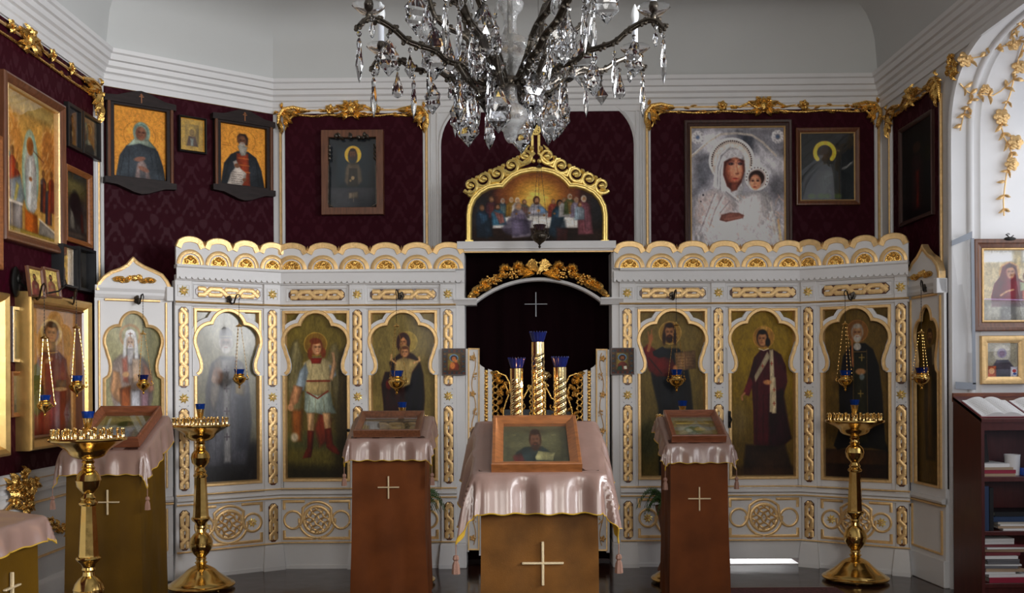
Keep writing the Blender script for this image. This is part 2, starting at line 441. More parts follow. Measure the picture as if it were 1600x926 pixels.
# ------------------------------------------------------------------ painter: colours stored on a fine mesh grid
class Paint:
    def __init__(s, x0, y0, x1, y1, bg, res=1.0, seed=1, var=0.05):
        s.x0, s.y0, s.x1, s.y1 = x0, y0, x1, y1
        s.nx = max(8, int(abs(x1-x0)*res)+1); s.ny = max(8, int(abs(y1-y0)*res)+1)
        s.X, s.Y = np.meshgrid(np.linspace(x0, x1, s.nx), np.linspace(y0, y1, s.ny))
        s.c = np.zeros((s.ny, s.nx, 3)); s.c[:] = s.col(bg)
        s.rng = np.random.RandomState(seed)
        if var: s.blotch(var, 9); s.blotch(var*0.6, 24)
    def col(s, h): h = h.lstrip('#'); return np.array([int(h[i:i+2], 16)/255 for i in (0, 2, 4)])
    def blotch(s, amp, n):
        g = s.rng.rand(n+1, n+1)*2-1
        ix = np.linspace(0, n-1e-6, s.nx); iy = np.linspace(0, n-1e-6, s.ny)
        fx = ix-np.floor(ix); fy = iy-np.floor(iy); jx = ix.astype(int); jy = iy.astype(int)
        fx = fx*fx*(3-2*fx); fy = fy*fy*(3-2*fy)
        a = g[np.ix_(jy, jx)]; b = g[np.ix_(jy, jx+1)]; c = g[np.ix_(jy+1, jx)]; d = g[np.ix_(jy+1, jx+1)]
        v = (a*(1-fx)+b*fx)*(1-fy[:, None]) + (c*(1-fx)+d*fx)*fy[:, None]
        s.c = np.clip(s.c*(1+amp*v[..., None]), 0, 1); return s
    def mix(s, al, col):
        s.c = s.c*(1-al[..., None]) + (s.col(col) if isinstance(col, str) else col)*al[..., None]; return s
    def e(s, cx, cy, rx, ry, col, soft=0.8, al=1.0, rot=0.0, half=None):
        dx, dy = s.X-cx, s.Y-cy; c, q = math.cos(rot), math.sin(rot)
        u = (dx*c+dy*q)/rx; v = (-dx*q+dy*c)/ry
        d = (np.sqrt(u*u+v*v)-1)*min(rx, ry)
        return s.mix(np.clip(0.5-d/max(soft, 0.2), 0, 1)*al, col)
    def ring(s, cx, cy, r, w, col, soft=0.7, al=1.0):
        d = np.abs(np.hypot(s.X-cx, s.Y-cy)-r)-w/2
        return s.mix(np.clip(0.5-d/soft, 0, 1)*al, col)
    def sd(s, pts):
        X, Y = s.X, s.Y; n = len(pts); d = np.full(X.shape, 1e18); ins = np.zeros(X.shape, bool)
        for i in range(n):
            ax, ay = pts[i]; bx, by = pts[(i+1) % n]; ex, ey = bx-ax, by-ay
            t = np.clip(((X-ax)*ex+(Y-ay)*ey)/(ex*ex+ey*ey+1e-12), 0, 1)
            d = np.minimum(d, (X-ax-ex*t)**2+(Y-ay-ey*t)**2)
            if abs(ey) > 1e-9:
                ins ^= ((ay > Y) != (by > Y)) & (X < ex*(Y-ay)/ey+ax)
        d = np.sqrt(d); d[ins] *= -1; return d
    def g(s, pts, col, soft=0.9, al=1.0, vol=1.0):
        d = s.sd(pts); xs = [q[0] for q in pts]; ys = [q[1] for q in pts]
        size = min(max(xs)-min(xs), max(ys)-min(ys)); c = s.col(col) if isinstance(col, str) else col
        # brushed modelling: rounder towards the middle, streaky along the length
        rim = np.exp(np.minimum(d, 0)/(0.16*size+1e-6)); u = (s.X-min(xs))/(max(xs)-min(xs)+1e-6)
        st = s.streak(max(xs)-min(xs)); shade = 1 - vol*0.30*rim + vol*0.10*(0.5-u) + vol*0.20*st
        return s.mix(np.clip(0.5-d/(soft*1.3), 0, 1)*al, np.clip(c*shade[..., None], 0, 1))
    def streak(s, wid):
        n = 7; m = 5; g = s.rng.rand(m+1, n+1)*2-1; w = max(wid, 1e-3)
        fx = ((s.X+0.12*s.Y)/w*3.2) % n; fy = (s.Y/(s.y1-s.y0)*6.0) % m
        jx = np.floor(fx).astype(int) % n; jy = np.floor(fy).astype(int) % m; tx = fx-np.floor(fx); ty = fy-np.floor(fy); tx = tx*tx*(3-2*tx); ty = ty*ty*(3-2*ty)
        a, b, c, e = g[jy, jx], g[jy, (jx+1) % n], g[(jy+1) % m, jx], g[(jy+1) % m, (jx+1) % n]
        return (a*(1-tx)+b*tx)*(1-ty)+(c*(1-tx)+e*tx)*ty
    def finish(s):
        c = s.c; k = (c[:-2]+2*c[1:-1]+c[2:])/4; c = np.concatenate([c[:1], k, c[-1:]]); k = (c[:, :-2]+2*c[:, 1:-1]+c[:, 2:])/4
        s.c = np.concatenate([c[:, :1], k, c[:, -1:]], 1)
        for n, a in ((26, 0.07), (60, 0.07), (110, 0.06)): s.blotch(a, n)
        s.c = np.clip(s.c*(1+0.05*(s.rng.rand(s.ny, s.nx, 1)-0.5)), 0, 1); return s
    def l(s, pts, w, col, soft=0.8, al=1.0):
        X, Y = s.X, s.Y; d = np.full(X.shape, 1e18)
        for i in range(len(pts)-1):
            ax, ay = pts[i]; bx, by = pts[i+1]; ex, ey = bx-ax, by-ay
            t = np.clip(((X-ax)*ex+(Y-ay)*ey)/(ex*ex+ey*ey+1e-12), 0, 1)
            d = np.minimum(d, (X-ax-ex*t)**2+(Y-ay-ey*t)**2)
        d = np.sqrt(d)-w/2
        return s.mix(np.clip(0.5-d/soft, 0, 1)*al, col)
    def grad(s, top, bot, al=1.0, y0=None, y1=None):
        y0 = s.y0 if y0 is None else y0; y1 = s.y1 if y1 is None else y1
        t = np.clip((s.Y-y0)/(y1-y0), 0, 1)[..., None]
        c = s.col(top)*(1-t)+s.col(bot)*t
        s.c = s.c*(1-al)+c*al; return s
    def face(s, cx, cy, rx, ry, skin='#b08060', hair=None, beard=None, shade='#5a3826', turn=0.0, al=1.0, eyes='#2a1812'):
        if hair: s.e(cx, cy-ry*0.15, rx*1.32, ry*1.2, hair, soft=rx*0.25, al=al)
        s.e(cx, cy, rx, ry, skin, soft=rx*0.3, al=al)
        s.e(cx-rx*0.75, cy, rx*0.35, ry*0.9, shade, soft=rx*0.8, al=0.45*al)
        s.e(cx+rx*0.95, cy, rx*0.25, ry*0.8, shade, soft=rx*0.8, al=0.35*al)
        t = turn*rx
        for q in (-1, 1):
            s.e(cx+t+q*rx*0.40, cy-ry*0.12, rx*0.24, ry*0.10, shade, soft=rx*0.35, al=0.6*al)
            s.e(cx+t+q*rx*0.40, cy-ry*0.10, rx*0.15, ry*0.05, eyes, soft=rx*0.2, al=0.85*al)
            s.l([(cx+t+q*rx*0.18, cy-ry*0.25), (cx+t+q*rx*0.60, cy-ry*0.27)], rx*0.1, eyes, soft=rx*0.2, al=0.6*al)
        s.l([(cx+t*1.2+rx*0.05, cy-ry*0.2), (cx+t*1.3+rx*0.08, cy+ry*0.22)], rx*0.10, shade, soft=rx*0.3, al=0.45*al)
        s.e(cx+t*1.25+rx*0.03, cy+ry*0.24, rx*0.18, ry*0.06, shade, soft=rx*0.25, al=0.6*al)
        if beard:
            s.e(cx+t*0.6, cy+ry*0.78, rx*0.78, ry*0.55, beard, soft=rx*0.3, al=al)
            s.l([(cx+t-rx*0.35, cy+ry*0.40), (cx+t+rx*0.35, cy+ry*0.40)], rx*0.16, beard, soft=rx*0.25, al=al)
        s.l([(cx+t-rx*0.25, cy+ry*0.50), (cx+t+rx*0.25, cy+ry*0.50)], rx*0.13, '#7a3428', soft=rx*0.2, al=0.8*al)
        if hair: s.e(cx, cy-ry*0.98, rx*0.85, ry*0.32, hair, soft=rx*0.3, al=al)
        return s
    def folds(s, pts, col, w=1.0, al=0.35):
        for p in pts: s.l(p, w, col, soft=1.6, al=al)
        return s
    def script(s, x, y, w, col, al=0.6, rows=1, h=2.4, gap=4):
        r = random.Random(int(x*7+y))
        for k in range(rows):
            xx = x
            while xx < x+w:
                hh = h*r.uniform(0.6, 1)
                s.l([(xx, y+k*gap-hh/2), (xx, y+k*gap+hh/2)], 0.5, col, soft=0.6, al=al)
                if r.random() < 0.6: s.l([(xx, y+k*gap), (xx+1.2, y+k*gap+r.uniform(-1, 1))], 0.4, col, soft=0.6, al=al)
                xx += r.uniform(1.3, 2.1)
        return s

GAIN = 1.2
def painting(name, pt, parent, u0, u1, z0, z1, y=0.0, material='paint_varnish', M=None, clip=None, gain=None):
    """pt row 0 = top. Builds a grid mesh in local x,z at depth y, colours as a colour attribute."""
    if not getattr(pt, 'done', False): pt.finish(); pt.done = True
    nx, ny = pt.nx, pt.ny
    us = np.linspace(u0, u1, nx); zs = np.linspace(z1, z0, ny)
    U, Z = np.meshgrid(us, zs)
    co = np.stack([U, np.full(U.shape, y), Z], -1).reshape(-1, 3)
    i = np.arange((ny-1)*(nx-1)); r = i//(nx-1); c = i % (nx-1); a = r*nx+c
    quads = np.stack([a, a+nx, a+nx+1, a+1], -1)
    if clip is not None:
        d = pt.sd(clip); ok = (d <= 0).reshape(-1)
        keep = ok[quads].all(axis=1); quads = quads[keep]
    me = bpy.data.meshes.new(name)
    me.vertices.add(len(co)); me.vertices.foreach_set('co', co.reshape(-1))
    n = len(quads); me.loops.add(n*4); me.loops.foreach_set('vertex_index', quads.reshape(-1).astype(np.int32))
    me.polygons.add(n); me.polygons.foreach_set('loop_start', (np.arange(n)*4).astype(np.int32))
    me.update(calc_edges=True)
    cs = np.clip((pt.c.reshape(-1, 3)-0.42)*1.18+0.42, 0.01, 1); lin = np.where(cs <= 0.04045, cs/12.92, ((cs+0.055)/1.055)**2.4)*(gain or GAIN)
    lin = np.clip(lin, 0, 0.9)
    at = me.color_attributes.new('Col', 'FLOAT_COLOR', 'POINT')
    at.data.foreach_set('color', np.concatenate([lin, np.ones((len(lin), 1))], 1).reshape(-1).astype(np.float32))
    me.materials.append(MATS[material])
    o = bpy.data.objects.new(name, me); COL.objects.link(o)
    return place(o, parent, M)
# ================================================================== ROOM SHELL
V1 = (-3.2, 7.50); V2 = (-2.07, 8.35); V3 = (3.2, 8.28); RL = (-3.2, -3.0); RR = (3.2, -3.0)
LW = Plane(RL, V1); DW = Plane(V1, V2); BW = Plane(V2, V3); RW = Plane(V3, RR)
ROOM = [RL, RR, V3, V2, V1]

mb = MB(); mb.box(-3.6, 4.4, -3.2, 8.6, -0.1, 0.0, 'parquet'); struct('floor', mb, smooth=False)
mb = MB(); mb.box(-3.5, 4.4, -3.2, 8.7, 4.72, 4.9, 'ceiling_plaster')
mb.sweep(ROOM, [(-0.02, 4.05), (0.05, 4.12), (0.06, 4.2), (0.09, 4.42), (0.13, 4.52), (0.20, 4.60), (0.32, 4.66), (0.5, 4.70), (0.8, 4.72)], 'ceiling_plaster', closed=True, plan=True)
struct('ceiling', mb, angle=0.5)
# walls
def wall(name, pl, mats_panels, L=None, zt=4.8, extra=None):
    m = MB(); m.box(0 if L is None else 0, pl.L, 0.0, 0.10, 0, zt, 'wall_plaster')
    for (poly, mt) in mats_panels: m.prism(poly, -0.006, 0.01, mt)
    if extra: extra(m)
    return struct(name, m, pl.M, smooth=False)
def rect(u0, u1, z0, z1): return [(u0, z0), (u1, z0), (u1, z1), (u0, z1)]
ZT = 3.80
def ub(pl, x, y=300): return pl.px(x, y)[0]
uL1 = ub(LW, 145, 300)
wall('wall_left', LW, [(rect(4.0, uL1, 0.955, 3.84), 'damask')])
wall('wall_back_left', DW, [(rect(0.02, ub(DW, 427), 0.5, 3.855), 'damask')])
# central arched field of the back wall
def arch_poly(xl, xr, ytop, rpx, zb=0.5):
    a = BW.px(xl, 300)[0]; b = BW.px(xr, 300)[0]; zt = BW.px((xl+xr)/2, ytop)[1]; r = rpx*BW.B.y/F
    rz = r*1.15
    pts = [(a, zb)]
    for i in range(11): t = PI-PI/2*i/10; pts.append((a+r+r*math.cos(t), zt-rz+rz*math.sin(t)))
    for i in range(11): t = PI/2-PI/2*i/10; pts.append((b-r+r*math.cos(t), zt-rz+rz*math.sin(t)))
    pts.append((b, zb)); return pts
AP = arch_poly(689, 991, 161, 58)
uA, uB = ub(BW, 446), ub(BW, 661); uC, uD = ub(BW, 1017), ub(BW, 1366)
zPl = BW.px(555, 176)[1]
wall('wall_back', BW, [(rect(uA, uB, 0.5, zPl), 'damask'), (rect(uC, uD, 0.5, zPl), 'damask'), (AP, 'damask')])
# right wall with arched window niches
NW = 1.04
def arch_curve(c, n=28, zs=3.2, za=3.9, zb=0.0):
    """opening outline, from its near foot over to its far foot (u along the wall)"""
    pts = [(c+NW, zb), (c+NW, zs*0.5), (c+NW, zs)]
    for i in range(1, n):
        t = 1-2*i/n; q = abs(t)
        t2 = math.copysign(math.sin(q*PI/2)**0.75, t) if t else 0
        pts.append((c+NW*t2, zs+(za-zs)*(1-abs(t2)**3)**(1/3)))
    pts += [(c-NW, zs), (c-NW, zs*0.5), (c-NW, zb)]; return pts
NC = [8.28-5.93, 8.28-2.6, 8.28+0.8]
mb = MB(); xs = [0]
for c in NC:
    mb.box(xs[-1], c-NW, 0.0, 0.08, 0, 4.8, 'wall_plaster'); cv = arch_curve(c)[::-1]
    for i in range(2, len(cv)-3): mb.prism([cv[i], cv[i+1], (cv[i+1][0], 4.8), (cv[i][0], 4.8)], 0.0, 0.08, 'wall_plaster')
    xs.append(c+NW)
mb.box(xs[-1], RW.L, 0.0, 0.08, 0, 4.8, 'wall_plaster')
mb.prism(rect(ub(RW, 1397), ub(RW, 1470), 0.5, 3.72), -0.006, 0.01, 'damask')
struct('wall_right', mb, RW.M, smooth=False)
arch_prof = [(-0.045, 0.0), (-0.045, -0.012), (-0.02, -0.022), (0.0, -0.02), (0.012, -0.008), (0.005, 0.006), (0.005, 0.105), (0.016, 0.108), (0.026, 0.125), (0.026, 0.14), (0.014, 0.155), (0.005, 0.158), (0.005, 0.195), (0.011, 0.2), (0.011, 0.208), (0.005, 0.213), (0.005, 1.0)]
for i, c in enumerate(NC):
    mb = MB(); mb.sweep(arch_curve(c), arch_prof, 'white_paint', caps=False)
    struct('trim_%d' % (i+1), mb, RW.M, angle=0.9)
    mb = MB(); cu = c
    for (a, b_) in ((-1.02, -0.94), (-0.04, 0.04), (0.94, 1.02)): mb.bbox(cu+a, cu+b_, 0.95, 1.0, 0.6, 3.75, 'white_paint')
    for z in (0.6, 1.6, 2.6, 3.55): mb.bbox(cu-1.0, cu+1.0, 0.955, 0.995, z, z+0.06, 'white_paint')
    mb.box(cu-1.03, cu+1.03, 0.93, 1.02, 0.002, 0.62, 'white_paint')
    w = struct('window_%d' % (i+1), mb, RW.M, smooth=False)
    mb = MB(); mb.box(cu-1.0, cu+1.0, 0.97, 0.975, 0.6, 3.7, 'pane_glass'); obj('pane', mb, w, smooth=False)
# rear wall; unseen damask panel added to cut light bouncing onto the ceiling
mb = MB(); mb.box(-3.3, 3.3, -3.12, -3.0, 0, 4.8, 'wall_plaster'); mb.box(-3.0, 3.0, -3.0, -2.985, 0.95, 3.8, 'damask'); struct('wall_rear', mb, smooth=False)
# cornice
CP = [(-0.005, 3.85), (0.018, 3.85), (0.02, 3.895), (0.03, 3.905), (0.034, 3.935), (0.028, 3.945), (0.05, 3.955), (0.056, 3.985), (0.075, 4.0), (0.08, 4.035), (0.10, 4.042), (0.104, 4.085), (0.12, 4.095), (0.124, 4.125), (-0.005, 4.125)]
mb = MB(); mb.sweep(ROOM, CP, 'white_paint', closed=True, plan=True)
struct('trim_4', mb, angle=0.35)
# thin gilt line under the cornice of the slanted wall
mb = MB(); mb.tube([(0.03, -0.012, 3.853), (DW.L-0.05, -0.012, 3.853)], 0.006, 'gold_leaf'); struct('trim_5', mb, DW.M)
# back wall mouldings beside the central arch
mb = MB()
for x, w in ((670, 2.2), (674, 1.2), (684, 2.5), (995, 2.5), (1001, 1.2), (1005, 2.0)):
    u = ub(BW, x); mb.tube([(u, -0.004, 2.4), (u, -0.004, 3.85)], w*0.0055/2+0.003, 'white_paint', seg=6)
inner = [(x, z) for x, z in AP]
mb.sweep(inner, [(-0.003, 0.0), (-0.003, -0.012), (0.012, -0.022), (0.024, -0.012), (0.028, 0.0)], 'white_paint')
struct('trim_6', mb, BW.M)

# ------------------------------------------------------------------ gilded rococo mouldings
def wavy(p0, p1, n, amp, ph, y, k=3):
    out = []
    for i in range(n+1):
        t = i/n; x = p0[0]+(p1[0]-p0[0])*t; z = p0[1]+(p1[1]-p0[1])*t
        d = Vector((p1[0]-p0[0], p1[1]-p0[1])).normalized()
        a = amp*math.sin(ph+2*PI*k*t)
        out.append((x-d.y*a, y, z+d.x*a))
    return out
def rococo_corner(mb, c, sx, s=1.0, rnd=None):
    """leafy corner: c = outer corner, sx=+1 for left corner (leaves run right and down)"""
    x, z = c; G = 'gold_carved'
    mb.tube([(x+sx*0.24*s, -0.02, z-0.015*s), (x+sx*0.13*s, -0.03, z+0.005*s), (x+sx*0.05*s, -0.035, z-0.01*s), (x+sx*0.005*s, -0.03, z-0.07*s), (x+sx*0.0*s, -0.03, z-0.14*s), (x+sx*0.012*s, -0.02, z-0.2*s)],
            [0.012*s, 0.016*s, 0.019*s, 0.018*s, 0.014*s, 0.006*s], G, seg=7)
    mb.tube([(x+sx*0.22*s, -0.015, z-0.055*s), (x+sx*0.13*s, -0.03, z-0.07*s), (x+sx*0.085*s, -0.035, z-0.11*s), (x+sx*0.055*s, -0.02, z-0.19*s)],
            [0.006*s, 0.012*s, 0.012*s, 0.005*s], G, seg=6)
    for (dx, dz, a, L, w) in ((0.04, -0.04, -60, .13, .05), (0.03, -0.02, -20, .15, .05), (0.10, -0.03, -35, .10, .04), (0.01, -0.10, -85, .12, .045), (0.05, -0.09, -75, .09, .035), (0.02, 0.0, 60, .05, .03), (0.0, -0.03, 200, .05, .03), (0.16, -0.03, -10, .1, .035), (0.03, -0.16, -100, .07, .03)):
        ang = math.radians(a); ang = ang if sx > 0 else PI-ang
        mb.leaf((x+sx*dx*s, z+dz*s), ang, L*s, w*s, G, y=-0.03, lift=0.03*s, curl=0.5*sx, lobes=0.5)
    mb.spiral((x+sx*0.05*s, z-0.05*s), 0.035*s, 1.2, 0, G, y=-0.035, rad=0.009*s, sgn=sx, n=12)
def rococo_flower(mb, x, z, s=1.0, G='gold_carved', y=-0.03):
    for k in range(6):
        a = k*PI/3+0.3; mb.leaf((x, z), a, 0.045*s, 0.035*s, G, y=y, lift=0.015*s)
    mb.ell((x, y-0.02*s, z), 0.012*s, G, seg=6, rings=4)
def rococo_cartouche(mb, x, z, s=1.0):
    G = 'gold_carved'
    for q in (-1, 1):
        mb.spiral((x+q*0.045*s, z+0.01*s), 0.04*s, 1.3, PI/2, G, y=-0.04, rad=0.011*s, sgn=-q, n=14)
        mb.tube([(x+q*0.05*s, -0.035, z-0.02*s), (x+q*0.12*s, -0.03, z+0.03*s), (x+q*0.2*s, -0.025, z-0.005*s), (x+q*0.28*s, -0.02, z+0.01*s)], [0.013*s, 0.014*s, 0.01*s, 0.005*s], G)
        for (a, L, dz) in ((20, .12, 0), (-15, .13, -.03), (50, .07, .03), (-50, .08, -.03)):
            ang = math.radians(a) if q > 0 else PI-math.radians(a)
            mb.leaf((x+q*0.02*s, z+dz*s), ang, L*s, 0.04*s, G, y=-0.035, lift=0.03*s, lobes=0.5)
    for a in (60, 90, 120): mb.leaf((x, z+0.01*s), math.radians(a), 0.07*s, 0.035*s, G, y=-0.04, lift=0.03*s)
    mb.ell((x, -0.045, z), (0.03*s, 0.02*s, 0.045*s), G)
def panel_moulding(name, pl, u0, u1, zt, zb, cart=None, flowers=(), sag=True, side=(True, True), seed=3, cornerscale=1.0, gap=0.05):
    rnd = random.Random(seed); G = 'gold_carved'
    mb = MB()
    if side[0]: mb.tube([(u0, -0.012, zb), (u0, -0.012, zt-0.12)], 0.011, 'gold_leaf'); mb.tube([(u0+0.022, -0.004, zb), (u0+0.022, -0.004, zt-0.12)], 0.012, 'white_paint')
    if side[1]: mb.tube([(u1, -0.012, zb), (u1, -0.012, zt-0.12)], 0.011, 'gold_leaf'); mb.tube([(u1-0.022, -0.004, zb), (u1-0.022, -0.004, zt-0.12)], 0.012, 'white_paint')
    # twin top rails: the upper straight, the lower waving
    mb.tube([(u0+0.1, -0.015, zt-0.005), (u1-0.1, -0.015, zt-0.005)], 0.010, 'gold_leaf')
    mb.tube(wavy((u0+0.1, zt-gap), (u1-0.1, zt-gap), 60, 0.006, 0, -0.015, 4), 0.010, G)
    L = u1-u0; n = int(L/0.07)
    for i in range(n):
        t = (i+rnd.uniform(0.2, 0.8))/n; x = u0+0.08+(L-0.16)*t
        zz = zt-gap+0.004 if rnd.random() < 0.7 else zt-0.005
        ang = rnd.choice((0, PI))+rnd.uniform(-0.35, 0.35)
        mb.leaf((x, zz), ang, rnd.uniform(0.05, 0.09), rnd.uniform(0.018, 0.03), G, y=-0.012, lift=0.018, lobes=0.4)
    rococo_corner(mb, (u0-0.012, zt+0.015), 1, cornerscale); rococo_corner(mb, (u1+0.012, zt+0.015), -1, cornerscale)
    if cart is not None: rococo_cartouche(mb, cart, zt-0.005, 1.0)
    for fx in flowers: rococo_flower(mb, fx, zt+0.0, 1.1)
    return struct(name, mb, pl.M, angle=0.8)
zC = BW.px(555, 172)[1]
panel_moulding('trim_7', BW, ub(BW, 439), ub(BW, 667), zC, 2.4, cart=ub(BW, 550), flowers=(ub(BW, 517), ub(BW, 588)))
panel_moulding('trim_8', BW, ub(BW, 1011), ub(BW, 1373), zC, 2.4, cart=ub(BW, 1192), flowers=(ub(BW, 1128), ub(BW, 1255)), seed=5)
panel_moulding('trim_9', RW, ub(RW, 1392, 300), ub(RW, 1473, 300), 3.76, 2.0, cart=(ub(RW, 1392, 300)+ub(RW, 1473, 300))/2, seed=7, cornerscale=1.0)
panel_moulding('trim_10', LW, 4.2, ub(LW, 152, 300), 3.80, 0.97, cart=LW.px(38, 45)[0], flowers=(LW.px(75, 70)[0], LW.px(105, 90)[0], LW.px(10, 22)[0]), seed=9, side=(False, True), cornerscale=1.25, gap=0.075)
# chair rail and wainscot of the left wall
mb = MB()
def lrun(m, prof, mt): m.sweep([(LW.L-0.02, 0), (4.0, 0)], prof, mt, plan=True)
lrun(mb, [(0, 0.86), (0.012, 0.865), (0.018, 0.89), (0.03, 0.905), (0.03, 0.93), (0.018, 0.945), (0, 0.955)], 'white_paint')
lrun(mb, [(0, 0.80), (0.016, 0.805), (0.016, 0.825), (0, 0.83)], 'white_paint')
lrun(mb, [(0, 0.0), (0.03, 0.0), (0.03, 0.17), (0.016, 0.19), (0, 0.20)], 'white_paint')
for z in (0.902, 0.735, 0.36): mb.tube([(4.0, -0.02 if z > 0.8 else -0.006, z), (LW.L-0.02, -0.02 if z > 0.8 else -0.006, z)], 0.009, 'gold_leaf')
struct('trim_11', mb, LW.M)
# gilded foliage clusters fixed on the wainscot
def foliage(mb, pts, rnd, s=1.0, G='gold_carved', y=-0.02):
    for (x, z) in pts:
        for k in range(5):
            a = rnd.uniform(0, 2*PI); mb.leaf((x, z), a, rnd.uniform(0.05, 0.09)*s, rnd.uniform(0.03, 0.045)*s, G, y=y, lift=0.04*s, curl=rnd.uniform(-.8, .8), lobes=0.5)
        rococo_flower(mb, x, z, 0.8*s, G, y-0.02)
rnd = random.Random(4)
mb = MB()
pts = [LW.px(x, y) for x, y in ((28, 742), (18, 755), (35, 758), (8, 762), (28, 772), (38, 778), (14, 785), (30, 790), (45, 756))]
foliage(mb, pts, rnd, 1.15)
mb.tube([(*LW.px(0, 800)[:1], -0.03, LW.px(0, 800)[1]), (LW.px(20, 775)[0], -0.04, LW.px(20, 775)[1]), (LW.px(42, 785)[0], -0.03, LW.px(42, 785)[1]), (LW.px(50, 797)[0], -0.02, LW.px(50, 797)[1])], [0.01, 0.013, 0.01, 0.005], 'gold_carved')
struct('trim_12', mb, LW.M)
mb = MB(); q = [(72, 812), (80, 822), (88, 828), (96, 826), (104, 820), (112, 815), (118, 806)]
pts = [LW.px(x, y) for x, y in q]; foliage(mb, pts, rnd, 0.75)
mb.tube([(a, -0.02, b) for a, b in pts], 0.008, 'gold_carved'); struct('trim_13', mb, LW.M)

# rose garlands hanging over the moulded jamb of the first window niche
JB = Plane((3.2, 6.965), (4.2, 6.965))
rnd = random.Random(11)
_cv = [(8.28-u, z) for u, z in arch_curve(NC[0], 80)][::-1]      # (Y, z) from the far foot upwards
def soffit(x, y):
    a, b_ = ray(x, y)
    for i in range(len(_cv)-1):
        f0 = (_cv[i][1]-EYE)/_cv[i][0]-b_; f1 = (_cv[i+1][1]-EYE)/_cv[i+1][0]-b_
        if f0 <= 0 <= f1:
            t = -f0/(f1-f0+1e-9); Y = _cv[i][0]*(1-t)+_cv[i+1][0]*t; return (a*Y-3.2, 6.965-Y, _cv[i][1]*(1-t)+_cv[i+1][1]*t)
    return (a*6.9-3.2, 0.05, EYE+b_*6.9)
def garland(pts_px, name, label, roses, leaves=1.0):
    mb = MB(); p3 = [soffit(x, y) for x, y in pts_px]; pts = [(q[0], q[2]) for q in p3]
    mb.tube([(q[0], -q[1]*0-0.02-0.0, q[2]) if q[1] < 0.02 else (q[0], -q[1]-0.012, q[2]-0.015) for q in p3], 0.0055, 'gold_leaf', seg=5)
    for i in range(len(pts)-1):
        L = math.dist(pts[i], pts[i+1]); n = max(1, int(L/0.055*leaves))
        d = math.atan2(pts[i+1][1]-pts[i][1], pts[i+1][0]-pts[i][0])
        for k in range(n):
            t = (k+0.5)/n; x = pts[i][0]*(1-t)+pts[i+1][0]*t; z = pts[i][1]*(1-t)+pts[i+1][1]*t
            yo = -max(0.0, p3[i][1]*(1-t)+p3[i+1][1]*t)
            for sd_ in (-1, 1):
                if rnd.random() < 0.85: mb.leaf((x, z-(0.02 if yo < -.02 else 0)), d+sd_*rnd.uniform(0.5, 1.1), rnd.uniform(0.045, 0.075), rnd.uniform(0.02, 0.032), 'gold_leaf', y=-0.02+yo, lift=0.02, curl=sd_*0.5)
    o = obj(name, mb, None, JB.M, angle=0.9)
    for (x, y, s) in roses:
        m2 = MB(); u, yo, z = soffit(x, y); yo = -max(0.0, yo)
        for ringn, (rr, nn) in enumerate(((0.034, 6), (0.022, 5), (0.011, 3))):
            for k in range(nn):
                a = 2*PI*k/nn+ringn*0.5
                m2.ell((u+math.cos(a)*rr*s, yo-0.03-0.008*ringn, z+math.sin(a)*rr*s), (0.02*s, 0.012*s, 0.02*s), 'gold_leaf', seg=7, rings=5)
        m2.ell((u, yo-0.06, z), 0.012*s, 'gold_leaf', seg=6, rings=4)
        obj('rose', m2, o)
    tag(o, label, 'garland', 'gilded rose garlands on the white window jamb'); return o
garland([(1600, 62), (1590, 90), (1583, 120), (1577, 145), (1569, 165), (1560, 188), (1566, 215), (1575, 232), (1579, 245), (1577, 262), (1570, 272), (1567, 295), (1565, 315), (1566, 338)], 'rose_garland',
        'long gilded rose garland hanging straight down beside the big framed icon', ((1590, 105, 1.1), (1562, 184, 1.15), (1583, 224, 1.1), (1577, 258, 1.0)))
garland([(1503, 95), (1520, 88), (1540, 84), (1548, 76), (1565, 70), (1580, 66), (1600, 55)], 'rose_garland', 'gilded garland branch running up to the right across the jamb mouldings', ((1580, 70, 1.0), (1505, 95, 1.1)))
garland([(1499, 128), (1510, 140), (1520, 146), (1535, 145), (1550, 147), (1562, 140), (1576, 128), (1588, 115)], 'rose_garland', 'gilded garland branch sagging below the upper one towards the rose', ((1537, 141, 0.7),))
garland([(1514, 146), (1517, 158), (1508, 172), (1503, 185), (1498, 205)], 'rose_garland', 'short gilded sprig trailing down the outer jamb moulding', ())
garland([(1600, 30), (1590, 38), (1580, 46), (1577, 58)], 'rose_garland', 'small gilded sprig at the very top above the upper branch', ())
# dark gilt rose on the wall face beside the arch
mb = MB(); pts = [RW.px(x, y, 0.0) for x, y in ((1492, 90), (1500, 100), (1490, 105), (1496, 118))]; foliage(mb, pts, rnd, 0.8)
struct('trim_14', mb, RW.M)
# ================================================================== ICONOSTASIS
DLa = (-2.607, 7.42); K1 = (-1.896, 7.88); K2 = ((719-800)/F*7.88, 7.88); K3 = (0.832, 7.88); K4 = (2.364, 7.88); DRb = (3.09, 7.45)
DL = Plane(DLa, K1); CL = Plane(K1, K2); CR = Plane(K3, K4); DR = Plane(K4, DRb)
FULL = Plane(K1, K4)
ICO = thing('iconostasis', (0.23, 7.88, 0), 'white and gold carved icon screen spanning the end of the room with arched painted saints', 'icon screen')
W, G = 'white_paint', 'gold_leaf'
Z = dict(crest_top=2.653, crest_v=2.585, crest_b=2.437, ledge=2.42, corn_b=2.327, fr_t=2.316, fr_b=2.153, line=2.148, pt=2.122, frame_t=2.11, frame_b=0.709)

